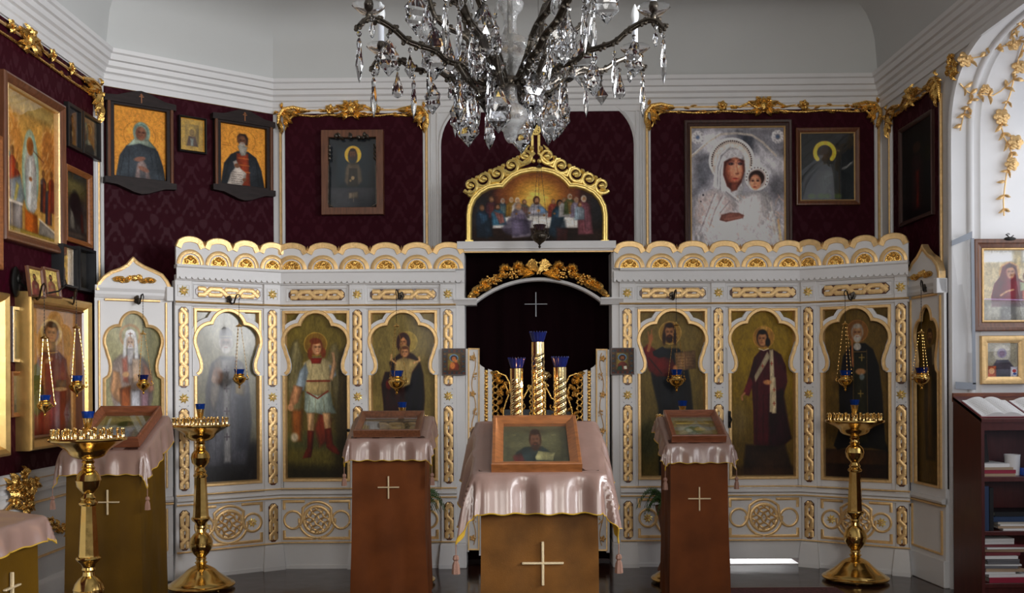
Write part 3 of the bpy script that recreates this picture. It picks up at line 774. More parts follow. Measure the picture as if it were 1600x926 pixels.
# ---- shared ornament meshes
def braid_mesh(name, L, w, vertical=True):
    """two gilt strands crossing over and under on a white ground, pointed ends"""
    mb = MB(); h = w/2; c = w*0.32
    pl = [(-h, c), (-h+c, 0), (h-c, 0), (h, c), (h, L-c), (h-c, L), (-h+c, L), (-h, L-c)]
    if not vertical: pl = [(z-L/2, x) for x, z in pl][::-1]
    mb.prism(pl, -0.002, 0.0, 'wood_brown')  # dark backing puts the shade between the strands into colour
    s = w*0.43; a = h-s/2; n = max(2, round(L/(w*1.45))); p = L/n
    for strand in (0, 1):
        pts = []; sg = 1 if strand == 0 else -1
        for i in range(n):
            z = i*p
            pts += [(sg*a, z+p*0.12), (sg*a, z+p*0.50), (-sg*a, z+p*0.88)]; sg = -sg
            if i == n-1: pts[-1] = (-sg*-1*a if False else pts[-1][0], z+p*0.90)
        y0 = -0.008 if strand == 0 else -0.011
        if not vertical: pts = [(z-L/2, x) for x, z in pts]
        mb.band(pts, s, y0, 0.0, 'gold_leaf', crown=0.003)
    for i in range(n):      # slots
        for z in (i*p+p*0.31,):
            q = w*0.085; hh = p*0.17
            sl = [(-q, z-hh), (q, z-hh*0.4), (q, z+hh), (-q, z+hh*0.4)]
            if not vertical: sl = [(zz-L/2, x) for x, zz in sl][::-1]
            mb.prism(sl, -0.0045, -0.001, 'white_paint')
    # dark outline round the ribbon, shade of its recess put into colour
    o = [(x*1.0, z) for x, z in pl]
    mb.sweep(o, [(-0.004, 0.0), (-0.004, -0.003), (0.0, -0.003), (0.0, 0.0)], 'wood_dark', closed=True)
    return make_mesh(name, mb, angle=0.5)
def star_mesh(name, r):
    mb = MB()
    for k in range(8):
        a = k*PI/4+0.2; ca, sa = math.cos(a), math.sin(a)
        tip = (r*ca, -0.003, r*sa); wd = r*0.30
        l_ = (r*0.55*ca-sa*wd, -0.003, r*0.55*sa+ca*wd); r_ = (r*0.55*ca+sa*wd*0.4, -0.003, r*0.55*sa-ca*wd*0.4)
        mb.add([(0.1*r*ca, -0.006, 0.1*r*sa), l_, tip, r_, (r*0.5*ca, -0.010, r*0.5*sa)], [(0, 1, 4), (1, 2, 4), (2, 3, 4), (3, 0, 4)], 'gold_bright')
    mb.lathe([(r*0.22, 0), (r*0.3, 0.004), (r*0.22, 0.012), (0, 0.014)], 'gold_leaf', seg=8, T=Matrix.Rotation(PI/2, 4, 'X'))
    return make_mesh(name, mb, angle=0.3)
def shell_mesh(name, r):
    mb = MB(); n = 14
    arc = [(r*math.cos(PI*i/n), r*math.sin(PI*i/n)) for i in range(n+1)]
    mb.sweep(arc, [(-r*0.14, 0), (-r*0.14, -0.008), (-r*0.11, -0.010), (r*0.15, -0.010), (r*0.18, -0.007), (r*0.18, 0)], 'gold_leaf')
    mb.prism([(x*0.84, z*0.84) for x, z in arc], -0.001, 0.0, 'white_paint')
    mb.sweep([(x*0.70, z*0.70) for x, z in arc], [(-r*0.02, 0), (-r*0.02, -0.006), (r*0.02, -0.006), (r*0.02, 0)], 'gold_leaf')
    mb.prism([(x*0.68, z*0.68) for x, z in arc], -0.003, 0.0, 'gold_carved')
    for q in (-1, 1):
        mb.spiral((q*r*0.30, r*0.22), r*0.20, 1.2, PI/2, 'gold_carved', y=-0.008, rad=r*0.05, sgn=-q, n=12, seg=4)
    for a in (40, 65, 90, 115, 140): mb.leaf((0, r*0.3), math.radians(a), r*0.4, r*0.14, 'gold_carved', y=-0.006, lift=0.008)
    return make_mesh(name, mb, angle=0.7)
ME_star = star_mesh('star', 0.042); ME_star_s = star_mesh('star_small', 0.028)
ME_br_u = braid_mesh('braid_upper', 0.62, 0.072); ME_br_l = braid_mesh('braid_lower', 0.63, 0.072); ME_br_b = braid_mesh('braid_base', 0.305, 0.072)
BRH = {}
def braid_h(L):
    k = round(L, 2)
    if k not in BRH: BRH[k] = braid_mesh('braid_frieze', L, 0.083, vertical=False)
    return BRH[k]
SHELL = shell_mesh('shell', 0.101)

def pilaster(pl, xl, xr, base=True):
    ul, ur = pl.px(xl, 620, 0.03)[0], pl.px(xr, 620, 0.03)[0]; c = (ul+ur)/2; w = ur-ul; h = w/2
    mb = MB(T=Matrix.Translation((c, 0, 0)))
    mb.bbox(-h, h, -0.035, 0.05, 0.20, 2.16, W, 0.004)
    mb.bbox(-h, h, -0.045, 0.05, 2.155, 2.318, W, 0.004)
    # sunk frieze square
    mb.sweep([(-0.045, 2.19), (0.045, 2.19), (0.045, 2.285), (-0.045, 2.285)], [(0, -0.045), (0, -0.05), (0.004, -0.05), (0.006, -0.045)], W, closed=True)
    # plinth with splayed foot
    b = MB(T=mb.T)
    mb.add([(-h-0.02, -0.075, 0.0), (h+0.02, -0.075, 0.0), (h+0.02, -0.075, 0.03), (-h-0.02, -0.075, 0.03), (-h-0.006, -0.055, 0.19), (h+0.006, -0.055, 0.19), (-h, -0.045, 0.205), (h, -0.045, 0.205),
            (-h-0.02, 0.05, 0.0), (h+0.02, 0.05, 0.0), (-h-0.02, 0.05, 0.03), (h+0.02, 0.05, 0.03), (-h-0.006, 0.05, 0.19), (h+0.006, 0.05, 0.19), (-h, 0.05, 0.205), (h, 0.05, 0.205)],
           [(0, 1, 2, 3), (3, 2, 5, 4), (4, 5, 7, 6), (0, 3, 10, 8), (3, 4, 12, 10), (4, 6, 14, 12), (1, 9, 11, 2), (2, 11, 13, 5), (5, 13, 15, 7), (6, 7, 15, 14)], W)
    o = obj('pilaster', mb, ICO, pl.M, smooth=False)
    for me, z in ((ME_br_u, 1.49), (ME_br_l, 0.693), (ME_br_b, 0.232)):
        obj('braid_band', me, o, pl.at(c, -0.036, z))
    obj('star_rosette', ME_star, o, pl.at(c, -0.036, 1.404)); obj('star_rosette', ME_star, o, pl.at(c, -0.046, 2.237))
    # tiny blue painted corner marks round the star
    m2 = MB()
    for sx in (-1, 1):
        for sz in (-1, 1):
            x, z = c+sx*0.036, 1.404+sz*0.062
            m2.prism([(x, z), (x-sx*0.012, z), (x, z-sz*0.010)], -0.0365, -0.03, 'tape_grey')
    obj('corner_marks', m2, o, smooth=False)
    return ul, ur
FOIL_U = [(0, 489.5)]
def foil_points():
    R = []
    for i in range(9):                       # upper arc, apex to right cusp
        a = PI/2 - math.radians(80)*i/8; R.append((23.9*math.cos(a), 513.4-23.9*math.sin(a)))
    R2 = []
    for i in range(13):
        a = math.radians(84) - math.radians(112)*i/12; R2.append((25.5+23.7*math.cos(a), 533-23.7*math.sin(a)))
    R3 = [(44.3, 552), (41.2, 560), (39.6, 568), (39.8, 575), (42, 581.5), (47, 585.5)]
    return R + R2 + R3
FP = foil_points(); S0 = 7.88/F
def foil(c, wscale, z_of, mirror=True):
    r = [(c+x*S0*wscale, z_of(y)) for x, y in FP]; l_ = [(c-x*S0*wscale, z_of(y)) for x, y in FP[::-1]]
    return l_[:-1]+r     # left foot, over the apex, right foot
def z_ctr(y): return EYE+(HY+0.9-y)*S0

def icon_bay(pl, x0, x1, pt, name='icon_panel', door=False, label=None, zb=0.709, mater='paint_varnish', gain=None):
    """gilt-framed multifoil opening with the painting set behind it"""
    ul, ur = pl.px(x0, 620, 0.02)[0], pl.px(x1, 620, 0.02)[0]; c = (ul+ur)/2; h = (ur-ul)/2; ws = (ur-ul)/0.567
    zt = Z['frame_t']
    mb = MB()
    for (a, b_, z0, z1) in ((ul-0.03, ul+0.004, zb-0.05, zt+0.05), (ur-0.004, ur+0.03, zb-0.05, zt+0.05), (ul, ur, zt-0.004, zt+0.05), (ul, ur, zb-0.05, zb+0.004)):
        mb.box(a, b_, -0.015, 0.04, z0, z1, W)
    mb.box(ul-0.02, ur+0.02, 0.03, 0.045, zb-0.04, zt+0.04, 'wood_dark')
    o = obj(name, mb, ICO, pl.M, smooth=False)
    if label: o['label'] = label
    fw = 0.027
    g = MB()
    pr = [(0, -0.012), (0.002, -0.03), (0.005, -0.032), (fw*0.8, -0.032), (fw, -0.024), (fw+0.004, 0.02)]
    g.sweep([(ul, zb), (ur, zb), (ur, zt), (ul, zt)], pr, G, closed=True)
    f = foil(c, ws, z_ctr)
    g.sweep(f[::-1], [(-0.002, 0.0), (-0.002, -0.034), (-0.006, -0.038), (-0.026, -0.038), (-0.031, -0.033), (-0.031, -0.01)], G)
    obj('gilt_frame', g, o, angle=0.5)
    t = MB()
    # white fillet outside the gilt arch and the spandrels beside its neck
    t.sweep(f[6:-6][::-1], [(-0.029, 0.0), (-0.029, -0.028), (-0.060, -0.026), (-0.062, 0.0)], W)
    for sg in (-1, 1):
        side = [(x, z) for x, z in f if (x-c)*sg > 0 and z < z_ctr(536)]
        side = side if sg > 0 else side[::-1]
        side = sorted(side, key=lambda q: -q[1])
        poly = side + [(c+sg*(h+0.012), side[-1][1]), (c+sg*(h+0.012), z_ctr(530))]
        t.prism(poly if sg > 0 else poly[::-1], -0.033, -0.005, W)
    obj('arch_tracery', t, o, angle=0.5)
    painting('painting', pt, o, ul+fw-0.004, ur-fw+0.004, zb+fw-0.004, zt-fw+0.004, y=0.018, material=mater, gain=gain)
    return o, ul, ur
KNOT = None
def knot_mesh():
    mb = MB(); R = 0.108
    circ = [(R*math.cos(2*PI*i/28), R*math.sin(2*PI*i/28)) for i in range(28)]
    mb.sweep(circ, [(-0.014, 0), (-0.012, -0.012), (0, -0.017), (0.012, -0.012), (0.014, 0)], G, closed=True)
    k = 0
    for j, a in enumerate((-0.066, -0.022, 0.022, 0.066)):
        hh = math.sqrt(R*R-a*a)-0.006
        for dirn in (0, 1):
            pts = []; n = 17
            for i in range(n):
                t = -hh+2*hh*i/(n-1); y = -0.010-0.004*math.cos(t/0.022*PI/1.0 + (j+dirn)*PI)
                w_ = a+0.006*math.sin(t/0.044*PI)
                q0 = (w_, t) if dirn == 0 else (t, w_); pts.append(((q0[0]-q0[1])*0.7071, y, (q0[0]+q0[1])*0.7071))
            mb.tube(pts, 0.0085, G, seg=5)
    for a in (-0.044, 0, 0.044):
        for b_ in (-0.044, 0, 0.044):
            mb.ell((a, -0.006, b_), (0.006, 0.004, 0.006), G, seg=4, rings=3)
    return make_mesh('knot', mb, angle=0.8)
KNOT = knot_mesh()
def base_panel(pl, ul, ur, stars=False, parent=None, door_gap=0.0):
    c = (ul+ur)/2; h = (ur-ul)/2
    mb = MB()
    mb.box(ul-0.03, ur+0.03, -0.012, 0.04, 0.2, 0.60, W)
    mb.bbox(ul-0.03, ur+0.03, -0.03, 0.04, door_gap, 0.2, W, 0.006)
    if door_gap == 0: mb.box(ul-0.03, ur+0.03, -0.038, 0.0, 0.0, 0.03, W)
    o = obj('base_panel', mb, ICO, pl.M, smooth=False)
    g = MB(); z0, z1 = 0.245, 0.548; zc = (z0+z1)/2
    def bd(p, w=0.022): g.band(p, w, -0.022, -0.005, G, crown=0.002)
    r0 = 0.148
    for sg in (-1, 1):
        # outer rectangle ends in a scroll; a band swings from the side ring over the central circle
        bd([(c+sg*(h-0.10), z1), (c+sg*(h-0.008), z1), (c+sg*(h-0.008), zc+0.085)][::1])
        bd([(c+sg*0.01, z0), (c+sg*(h-0.008), z0), (c+sg*(h-0.008), zc-0.085)])
        bd([(c+sg*(h-0.10), z1), (c+sg*0.1, z1)])
        rr = 0.072; cx = c+sg*(h-0.008-rr); a0 = 0 if sg > 0 else PI
        ringp = [(cx+rr*math.cos(t), zc+rr*math.sin(t)) for t in [2*PI*i/28 for i in range(28)]]
        g.band(ringp, 0.018, -0.022, -0.005, G, closed=True, crown=0.002)
        # strap swinging from the side ring up over the central circle
        st = [(cx-sg*rr*0.2, zc-rr*0.98), (cx-sg*rr*0.75, zc-rr*0.72), (cx-sg*rr*1.02, zc-rr*0.1), (cx-sg*rr*1.12, zc+rr*0.5), (c+sg*r0*0.78, zc+r0*0.66)]
        st = [st[0]]+[((st[i][0]+st[i+1][0])/2, (st[i][1]+st[i+1][1])/2) for i in range(len(st)-1)]+[st[-1]]
        st += [(c+sg*r0*math.cos(t), zc+r0*math.sin(t)) for t in [math.radians(50+i*40/6) for i in range(7)]]
        g.band(st, 0.019, -0.027, -0.005, G, crown=0.002)
        arc = [(c+sg*r0*math.cos(t), zc+r0*math.sin(t)) for t in [math.radians(-90+i*95/10) for i in range(11)]]
        g.band(arc, 0.018, -0.022, -0.005, G, crown=0.002)
    obj('gilt_scrollwork', g, o, angle=0.6)
    obj('knot_medallion', KNOT, o, pl.at(c, -0.012, zc))
    if stars:
        for sg in (-1, 1): obj('star_rosette', ME_star, o, pl.at(c+sg*(h-0.08), -0.012, zc))
    return o

# ---- paintings of the main tier (picture measures are in pixels of the photo)
def P_nicholas():
    p = Paint(305, 486, 406, 750, '#8a866f', 1.7, 11, 0.10); p.grad('#8d8974', '#3a3a36', 0.55, 560, 700)  # grey cast of reflected glare mixed into the picture's colours
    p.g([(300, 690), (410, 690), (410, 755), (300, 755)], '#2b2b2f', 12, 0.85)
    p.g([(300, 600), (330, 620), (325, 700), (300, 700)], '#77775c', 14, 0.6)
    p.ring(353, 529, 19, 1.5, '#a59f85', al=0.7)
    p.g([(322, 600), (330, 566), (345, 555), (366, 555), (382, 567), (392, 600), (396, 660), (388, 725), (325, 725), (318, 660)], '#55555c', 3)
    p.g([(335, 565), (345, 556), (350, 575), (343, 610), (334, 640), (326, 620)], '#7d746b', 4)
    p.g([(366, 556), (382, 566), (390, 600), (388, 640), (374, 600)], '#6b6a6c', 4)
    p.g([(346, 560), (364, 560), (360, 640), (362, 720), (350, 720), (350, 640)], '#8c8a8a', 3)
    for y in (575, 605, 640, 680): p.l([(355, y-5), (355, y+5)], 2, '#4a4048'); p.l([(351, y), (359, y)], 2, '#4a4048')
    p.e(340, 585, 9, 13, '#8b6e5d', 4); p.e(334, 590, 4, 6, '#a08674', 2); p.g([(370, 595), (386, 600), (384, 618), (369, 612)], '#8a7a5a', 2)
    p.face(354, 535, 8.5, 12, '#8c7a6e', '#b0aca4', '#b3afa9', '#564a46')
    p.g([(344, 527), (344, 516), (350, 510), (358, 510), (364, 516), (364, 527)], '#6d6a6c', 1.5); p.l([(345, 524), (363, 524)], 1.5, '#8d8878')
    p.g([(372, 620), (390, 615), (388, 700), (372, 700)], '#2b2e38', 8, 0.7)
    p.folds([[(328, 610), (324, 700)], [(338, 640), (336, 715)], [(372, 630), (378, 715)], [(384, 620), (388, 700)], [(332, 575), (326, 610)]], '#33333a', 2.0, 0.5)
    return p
def P_angel():
    p = Paint(444, 486, 545, 750, '#6a5c2a', 1.7, 12, 0.10); p.grad('#6d5f2c', '#463c1e', 0.5, 500, 640)
    p.g([(440, 690), (550, 690), (550, 755), (440, 755)], '#5a5226', 10, 0.9); p.e(480, 690, 50, 14, '#4a4a2c', 10, 0.8); p.g([(440, 728), (550, 735), (550, 755), (440, 755)], '#2e2a16', 12, 0.9)
    p.g([(517, 560), (550, 540), (550, 755), (522, 755), (527, 680)], '#2b2313', 14, 0.7)
    p.g([(470, 555), (463, 528), (455, 532), (448, 552), (446, 600), (452, 650), (462, 668), (470, 620)], '#7d7350', 4)
    p.g([(509, 560), (519, 536), (526, 533), (531, 552), (532, 600), (526, 640), (518, 600)], '#6e6444', 4)
    p.folds([[(463, 540), (455, 600)], [(466, 555), (460, 640)], [(524, 545), (526, 610)], [(519, 555), (521, 620)]], '#4b4428', 1.5, 0.5)
    p.e(492, 535, 19, 19, '#7a5a22', 2, 0.9); p.ring(492, 535, 18.5, 1.2, '#a0823c')
    p.g([(452, 640), (470, 640), (468, 690), (455, 690)], '#8a4a1e', 5, 0.8); p.e(457, 684, 6, 7, '#a89a80', 4)
    p.g([(500, 640), (518, 655), (512, 690), (498, 700), (490, 670)], '#6b1f16', 5, 0.7)
    p.g([(472, 565), (488, 555), (506, 557), (521, 566), (518, 590), (516, 630), (477, 632), (475, 600)], '#b0a076', 2)
    p.g([(466, 578), (476, 565), (480, 580), (473, 610), (458, 606)], '#8d99a0', 2.5); p.g([(456, 600), (471, 604), (463, 628), (452, 636), (448, 628)], '#a07452', 2)
    p.e(451, 636, 5, 6, '#a87c5a', 2)
    p.g([(514, 568), (524, 572), (526, 585), (518, 592)], '#8d99a0', 2); p.g([(514, 590), (520, 562), (518, 548), (523, 548), (526, 568), (520, 594)], '#b08a66', 2)
    p.g([(474, 610), (516, 608), (520, 632), (526, 646), (502, 648), (492, 645), (478, 648), (473, 640)], '#8f9a8c', 2)
    p.g([(478, 593), (514, 592), (516, 612), (496, 618), (477, 612)], '#b09a6a', 2); p.l([(478, 594), (515, 594)], 2.5, '#6e2a1c'); p.l([(478, 612), (495, 622), (512, 610)], 2, '#6e2a1c')
    p.folds([[(488, 560), (484, 590)], [(500, 560), (506, 588)], [(482, 625), (480, 645)], [(492, 622), (491, 645)], [(504, 622), (507, 645)], [(498, 600), (495, 612)]], '#6e6648', 1.4, 0.5)
    p.g([(477, 645), (490, 645), (488, 676), (479, 678)], '#b08a62', 2); p.g([(503, 645), (516, 645), (516, 672), (507, 676)], '#b08a62', 2)
    p.g([(478, 673), (489, 674), (486, 704), (484, 716), (470, 718), (474, 708), (478, 700)], '#6c2a18', 1.6)
    p.g([(506, 671), (517, 669), (520, 695), (532, 708), (530, 713), (518, 708), (509, 700)], '#6c2a18', 1.6)
    p.g([(483, 557), (503, 557), (500, 566), (486, 566)], '#7a2418', 1.5)
    p.face(494, 541, 7.5, 11, '#c09068', '#6b351a', None, turn=0.2)
    p.e(483, 550, 4, 9, '#6b351a', 2); p.e(505, 549, 4, 8, '#6b351a', 2); p.e(491, 530, 8.5, 5, '#6b351a', 2)
    return p
def P_virgin():
    p = Paint(579, 486, 681, 750, '#76673a', 1.7, 13, 0.09); p.grad('#786939', '#5a4c28', 0.4)
    p.e(636, 532, 16, 17, '#96803c', 2); p.ring(636, 532, 16, 1, '#a8904c')
    p.g([(610, 580), (607, 565), (622, 552), (632, 545), (646, 552), (656, 562), (662, 585), (664, 620), (655, 750), (600, 750), (598, 640), (594, 600), (600, 580)], '#2e1212', 2)
    p.g([(632, 590), (655, 575), (661, 600), (656, 750), (635, 750)], '#16141f', 3)
    p.g([(604, 590), (612, 600), (618, 640), (616, 750), (601, 750), (599, 620)], '#301012', 4)
    p.e(630, 532, 11, 15, '#3b1712', 1.5); p.face(629, 533, 6.5, 9.5, '#b07a4e', None, None, turn=-0.05); p.g([(619, 540), (621, 524), (630, 518), (639, 524), (640, 545), (636, 550), (636, 530), (630, 524), (624, 530), (623, 548)], '#3b1712', 1.2)
    p.e(632, 546, 9, 9, '#9c8a50', 1.2, 0.6)
    p.g([(618, 562), (630, 556), (645, 560), (656, 564), (650, 572), (644, 580), (640, 600), (626, 606), (618, 590), (616, 575)], '#a8905c', 2)
    p.l([(646, 566), (656, 562), (655, 557)], 3, '#b08a5c'); p.l([(617, 566), (610, 560), (611, 553)], 3, '#b08a5c')
    p.face(632, 549, 6, 7.5, '#b8845a', '#5a3418', None)
    p.e(613, 592, 5, 7, '#a5754c', 2); p.e(606, 600, 5, 8, '#5a1c12', 2)
    p.folds([[(622, 565), (624, 600)], [(634, 565), (632, 600)], [(641, 575), (634, 598)]], '#7a6636', 1.3, 0.5)
    p.folds([[(610, 640), (608, 745)], [(625, 620), (627, 745)], [(645, 620), (648, 745)]], '#08060a', 2, 0.5)
    return p
def P_christ():
    p = Paint(999, 486, 1104, 750, '#6b5a2e', 1.7, 14, 0.10); p.grad('#715f30', '#3b361f', 0.6, 560, 720); p.e(1012, 690, 18, 30, '#3c4030', 14, 0.7)
    p.e(1049, 520, 18, 18, '#8c6e34', 2); p.ring(1049, 520, 18, 1.2, '#b08e50')
    p.g([(1014, 562), (1022, 556), (1036, 545), (1060, 545), (1074, 556), (1082, 600), (1088, 680), (1085, 750), (1030, 750), (1029, 640), (1020, 600)], '#14181f', 3)
    p.g([(1008, 560), (1004, 546), (1012, 538), (1022, 545), (1044, 560), (1062, 562), (1060, 580), (1046, 590), (1026, 590), (1014, 580)], '#6a1616', 2.5)
    p.g([(1020, 550), (1036, 542), (1052, 552), (1050, 556), (1030, 560), (1022, 556)], '#151d26', 1.5); p.g([(1052, 556), (1062, 545), (1076, 556), (1080, 575), (1060, 580)], '#151d26', 2)
    p.l([(1013, 548), (1017, 532), (1018, 524)], 5, '#96603a', 2); p.l([(1014, 526), (1013, 518)], 1.5, '#96603a'); p.l([(1018, 524), (1019, 514)], 1.5, '#96603a'); p.e(1017, 529, 4, 5, '#96603a', 1.5)
    p.g([(1056, 552), (1090, 548), (1091, 577), (1058, 582)], '#8a6a48', 1.5); p.l([(1073, 550), (1074, 580)], 1, '#4a3020')
    p.script(1059, 557, 12, '#3a2418', 0.7, 5, 2.4, 4.6); p.script(1076, 556, 12, '#3a2418', 0.7, 5, 2.4, 4.6)
    p.e(1057, 578, 4, 6, '#9c6a44', 2)
    p.face(1048, 520, 7.5, 12, '#a87650', '#2c170e', '#2c170e'); p.e(1039, 528, 3, 11, '#2c170e', 2); p.e(1057, 528, 3, 11, '#2c170e', 2)
    p.folds([[(1030, 600), (1040, 745)], [(1050, 590), (1060, 745)], [(1072, 590), (1078, 745)], [(1014, 560), (1035, 585)]], '#07090c', 2, 0.5)
    return p
def P_stephen():
    p = Paint(1141, 486, 1247, 750, '#7b6318', 1.7, 15, 0.07); p.grad('#806818', '#4a3b1c', 0.7, 580, 700); p.e(1155, 660, 14, 26, '#6a5c48', 14, 0.5)
    p.g([(1166, 700), (1232, 700), (1248, 755), (1160, 755)], '#38281c', 4); p.g([(1140, 735), (1250, 735), (1250, 755), (1140, 755)], '#3e2a1a', 6, 0.7); p.script(1150, 531, 10, '#5a4410', 0.5); p.script(1218, 531, 14, '#5a4410', 0.5)
    p.e(1197, 528, 18, 18, '#91692e', 1.5); p.e(1197, 514, 6, 5, '#c09a52', 5, 0.7); p.ring(1197, 528, 17.5, 1, '#a9803c')
    p.g([(1181, 560), (1192, 548), (1212, 547), (1226, 556), (1234, 575), (1236, 600), (1228, 625), (1234, 660), (1242, 690), (1230, 700), (1210, 702), (1180, 700), (1179, 640), (1177, 610), (1170, 600), (1174, 585)], '#4e161f', 1.6)
    p.g([(1205, 620), (1228, 610), (1242, 690), (1230, 700), (1205, 702)], '#2a0f18', 4)
    p.g([(1173, 590), (1180, 600), (1172, 622), (1162, 618)], '#6a2028', 1.6); p.l([(1165, 617), (1160, 622), (1161, 628)], 3, '#9c6c48')
    p.g([(1181, 590), (1183, 600), (1208, 560), (1203, 550)], '#b8a888', 1.2)
    p.g([(1206, 548), (1213, 547), (1215, 600), (1213, 648), (1206, 648), (1207, 600)], '#b8a888', 1.2); p.g([(1209, 590), (1217, 592), (1218, 650), (1210, 650)], '#b0a080', 1.2)
    for (x, y) in ((1210, 570), (1195, 574), (1214, 612), (1214, 634)): p.l([(x, y-3), (x, y+3)], 1, '#8a3428'); p.l([(x-2, y), (x+2, y)], 1, '#8a3428')
    p.e(1203, 600, 7, 4, '#a8764e', 2)
    p.face(1195, 531, 7.5, 11.5, '#ae7c54', '#1c120c', None, turn=-0.15); p.e(1204, 536, 4, 7, '#1c120c', 2); p.l([(1189, 546), (1197, 549), (1205, 546)], 1.5, '#d0c0a0')
    p.folds([[(1186, 600), (1184, 695)], [(1196, 620), (1195, 698)], [(1222, 620), (1230, 690)], [(1185, 565), (1178, 600)]], '#250a10', 2, 0.55)
    return p
def P_monk():
    p = Paint(1285, 486, 1389, 750, '#5f4c20', 1.7, 16, 0.08); p.grad('#5f4c20', '#45341a', 0.5)
    p.g([(1280, 705), (1392, 705), (1392, 755), (1280, 755)], '#3f2a18', 2); p.g([(1280, 728), (1392, 728), (1392, 755), (1280, 755)], '#2e1d12', 3)
    p.e(1339, 521, 17, 18, '#74502a', 2); p.ring(1339, 521, 17, 1.2, '#8a6030')
    p.g([(1316, 560), (1326, 545), (1336, 540), (1352, 540), (1364, 550), (1373, 575), (1378, 620), (1382, 690), (1388, 706), (1360, 702), (1322, 702), (1306, 706), (1300, 700), (1310, 670), (1309, 600)], '#11141a', 2)
    p.g([(1332, 555), (1354, 555), (1354, 660), (1356, 695), (1332, 695), (1333, 640)], '#2a2a1c', 2)
    p.l([(1330, 553), (1353, 553)], 1.2, '#7c6434'); p.l([(1333, 550), (1332, 640)], 1.2, '#5c4a28'); p.l([(1354, 550), (1355, 650)], 1.2, '#5c4a28')
    for (x, y) in ((1346, 562), (1344, 618)): p.l([(x, y-5), (x, y+5)], 1.6, '#8a7440'); p.l([(x-4, y), (x+4, y)], 1.6, '#8a7440')
    p.l([(1331, 530), (1331, 560), (1332, 575)], 3, '#8a5a38'); p.e(1344, 584, 8, 5, '#96704c', 2); p.e(1346, 592, 4, 5, '#8a98a0', 2, 0.6)
    p.face(1339, 524, 7.5, 11, '#9a7654', '#8c8478', '#a09a90'); p.e(1339, 545, 6, 6, '#a09a90', 2)
    p.folds([[(1318, 580), (1314, 690)], [(1366, 570), (1372, 690)], [(1360, 600), (1362, 690)]], '#050608', 2, 0.6)
    return p
pilaster(DL, 273.5, 300.5); u0, u1 = DL.px(303, 620, .02)[0], DL.px(409, 620, .02)[0]
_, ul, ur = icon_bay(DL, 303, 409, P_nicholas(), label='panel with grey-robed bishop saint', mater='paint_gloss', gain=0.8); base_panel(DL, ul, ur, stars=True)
pilaster(DL, 412.5, 438.5)
d, ul, ur = icon_bay(CL, 441.5, 547, P_angel(), name='deacon_door', label='door painted with a winged archangel in pale tunic'); base_panel(CL, ul, ur)
m = MB(); m.lathe([(0.0, 0.045), (0.012, 0.04), (0.014, 0.03), (0.007, 0.015), (0.012, 0)], 'black_iron', seg=10, T=CL.at(0, 0, 0).inverted() @ CL.at(ur-0.01, -0.03, 1.13) @ Matrix.Rotation(PI/2, 4, 'X'))
obj('door_knob', m, d)
pilaster(CL, 546.5, 572)
_, ul, ur = icon_bay(CL, 576, 684, P_virgin(), label='panel with mother and child in dark robe'); base_panel(CL, ul, ur)
pilaster(CL, 688.5, 713)
pilaster(CR, 968, 993)
_, ul, ur = icon_bay(CR, 996.5, 1106, P_christ(), label='panel with blessing figure in red and dark blue holding an open book'); base_panel(CR, ul, ur, stars=True)
pilaster(CR, 1111.5, 1134)
d, ul, ur = icon_bay(CR, 1138.5, 1247, P_stephen(), name='deacon_door', label='door painted with a young deacon in dark red robe'); base_panel(CR, ul, ur, door_gap=0.06)
m = MB(); uh, zh = CR.px(1140, 655, .03)
m.tube([(uh, -0.04, zh+0.05), (uh-0.004, -0.055, zh+0.03), (uh+0.01, -0.06, zh+0.0), (uh-0.004, -0.055, zh-0.03), (uh, -0.04, zh-0.05)], [0.006, 0.009, 0.007, 0.009, 0.006], 'black_iron')
m.bbox(uh-0.012, uh+0.012, -0.034, -0.02, zh-0.07, zh+0.07, 'black_iron', 0.003); obj('door_handle', m, d)
pilaster(DR, 1252, 1276)
_, ul, ur = icon_bay(DR, 1282, 1393, P_monk(), label='panel with white-bearded monk in black mantle'); base_panel(DR, ul, ur, stars=True)
pilaster(DR, 1398.5, 1418.5)

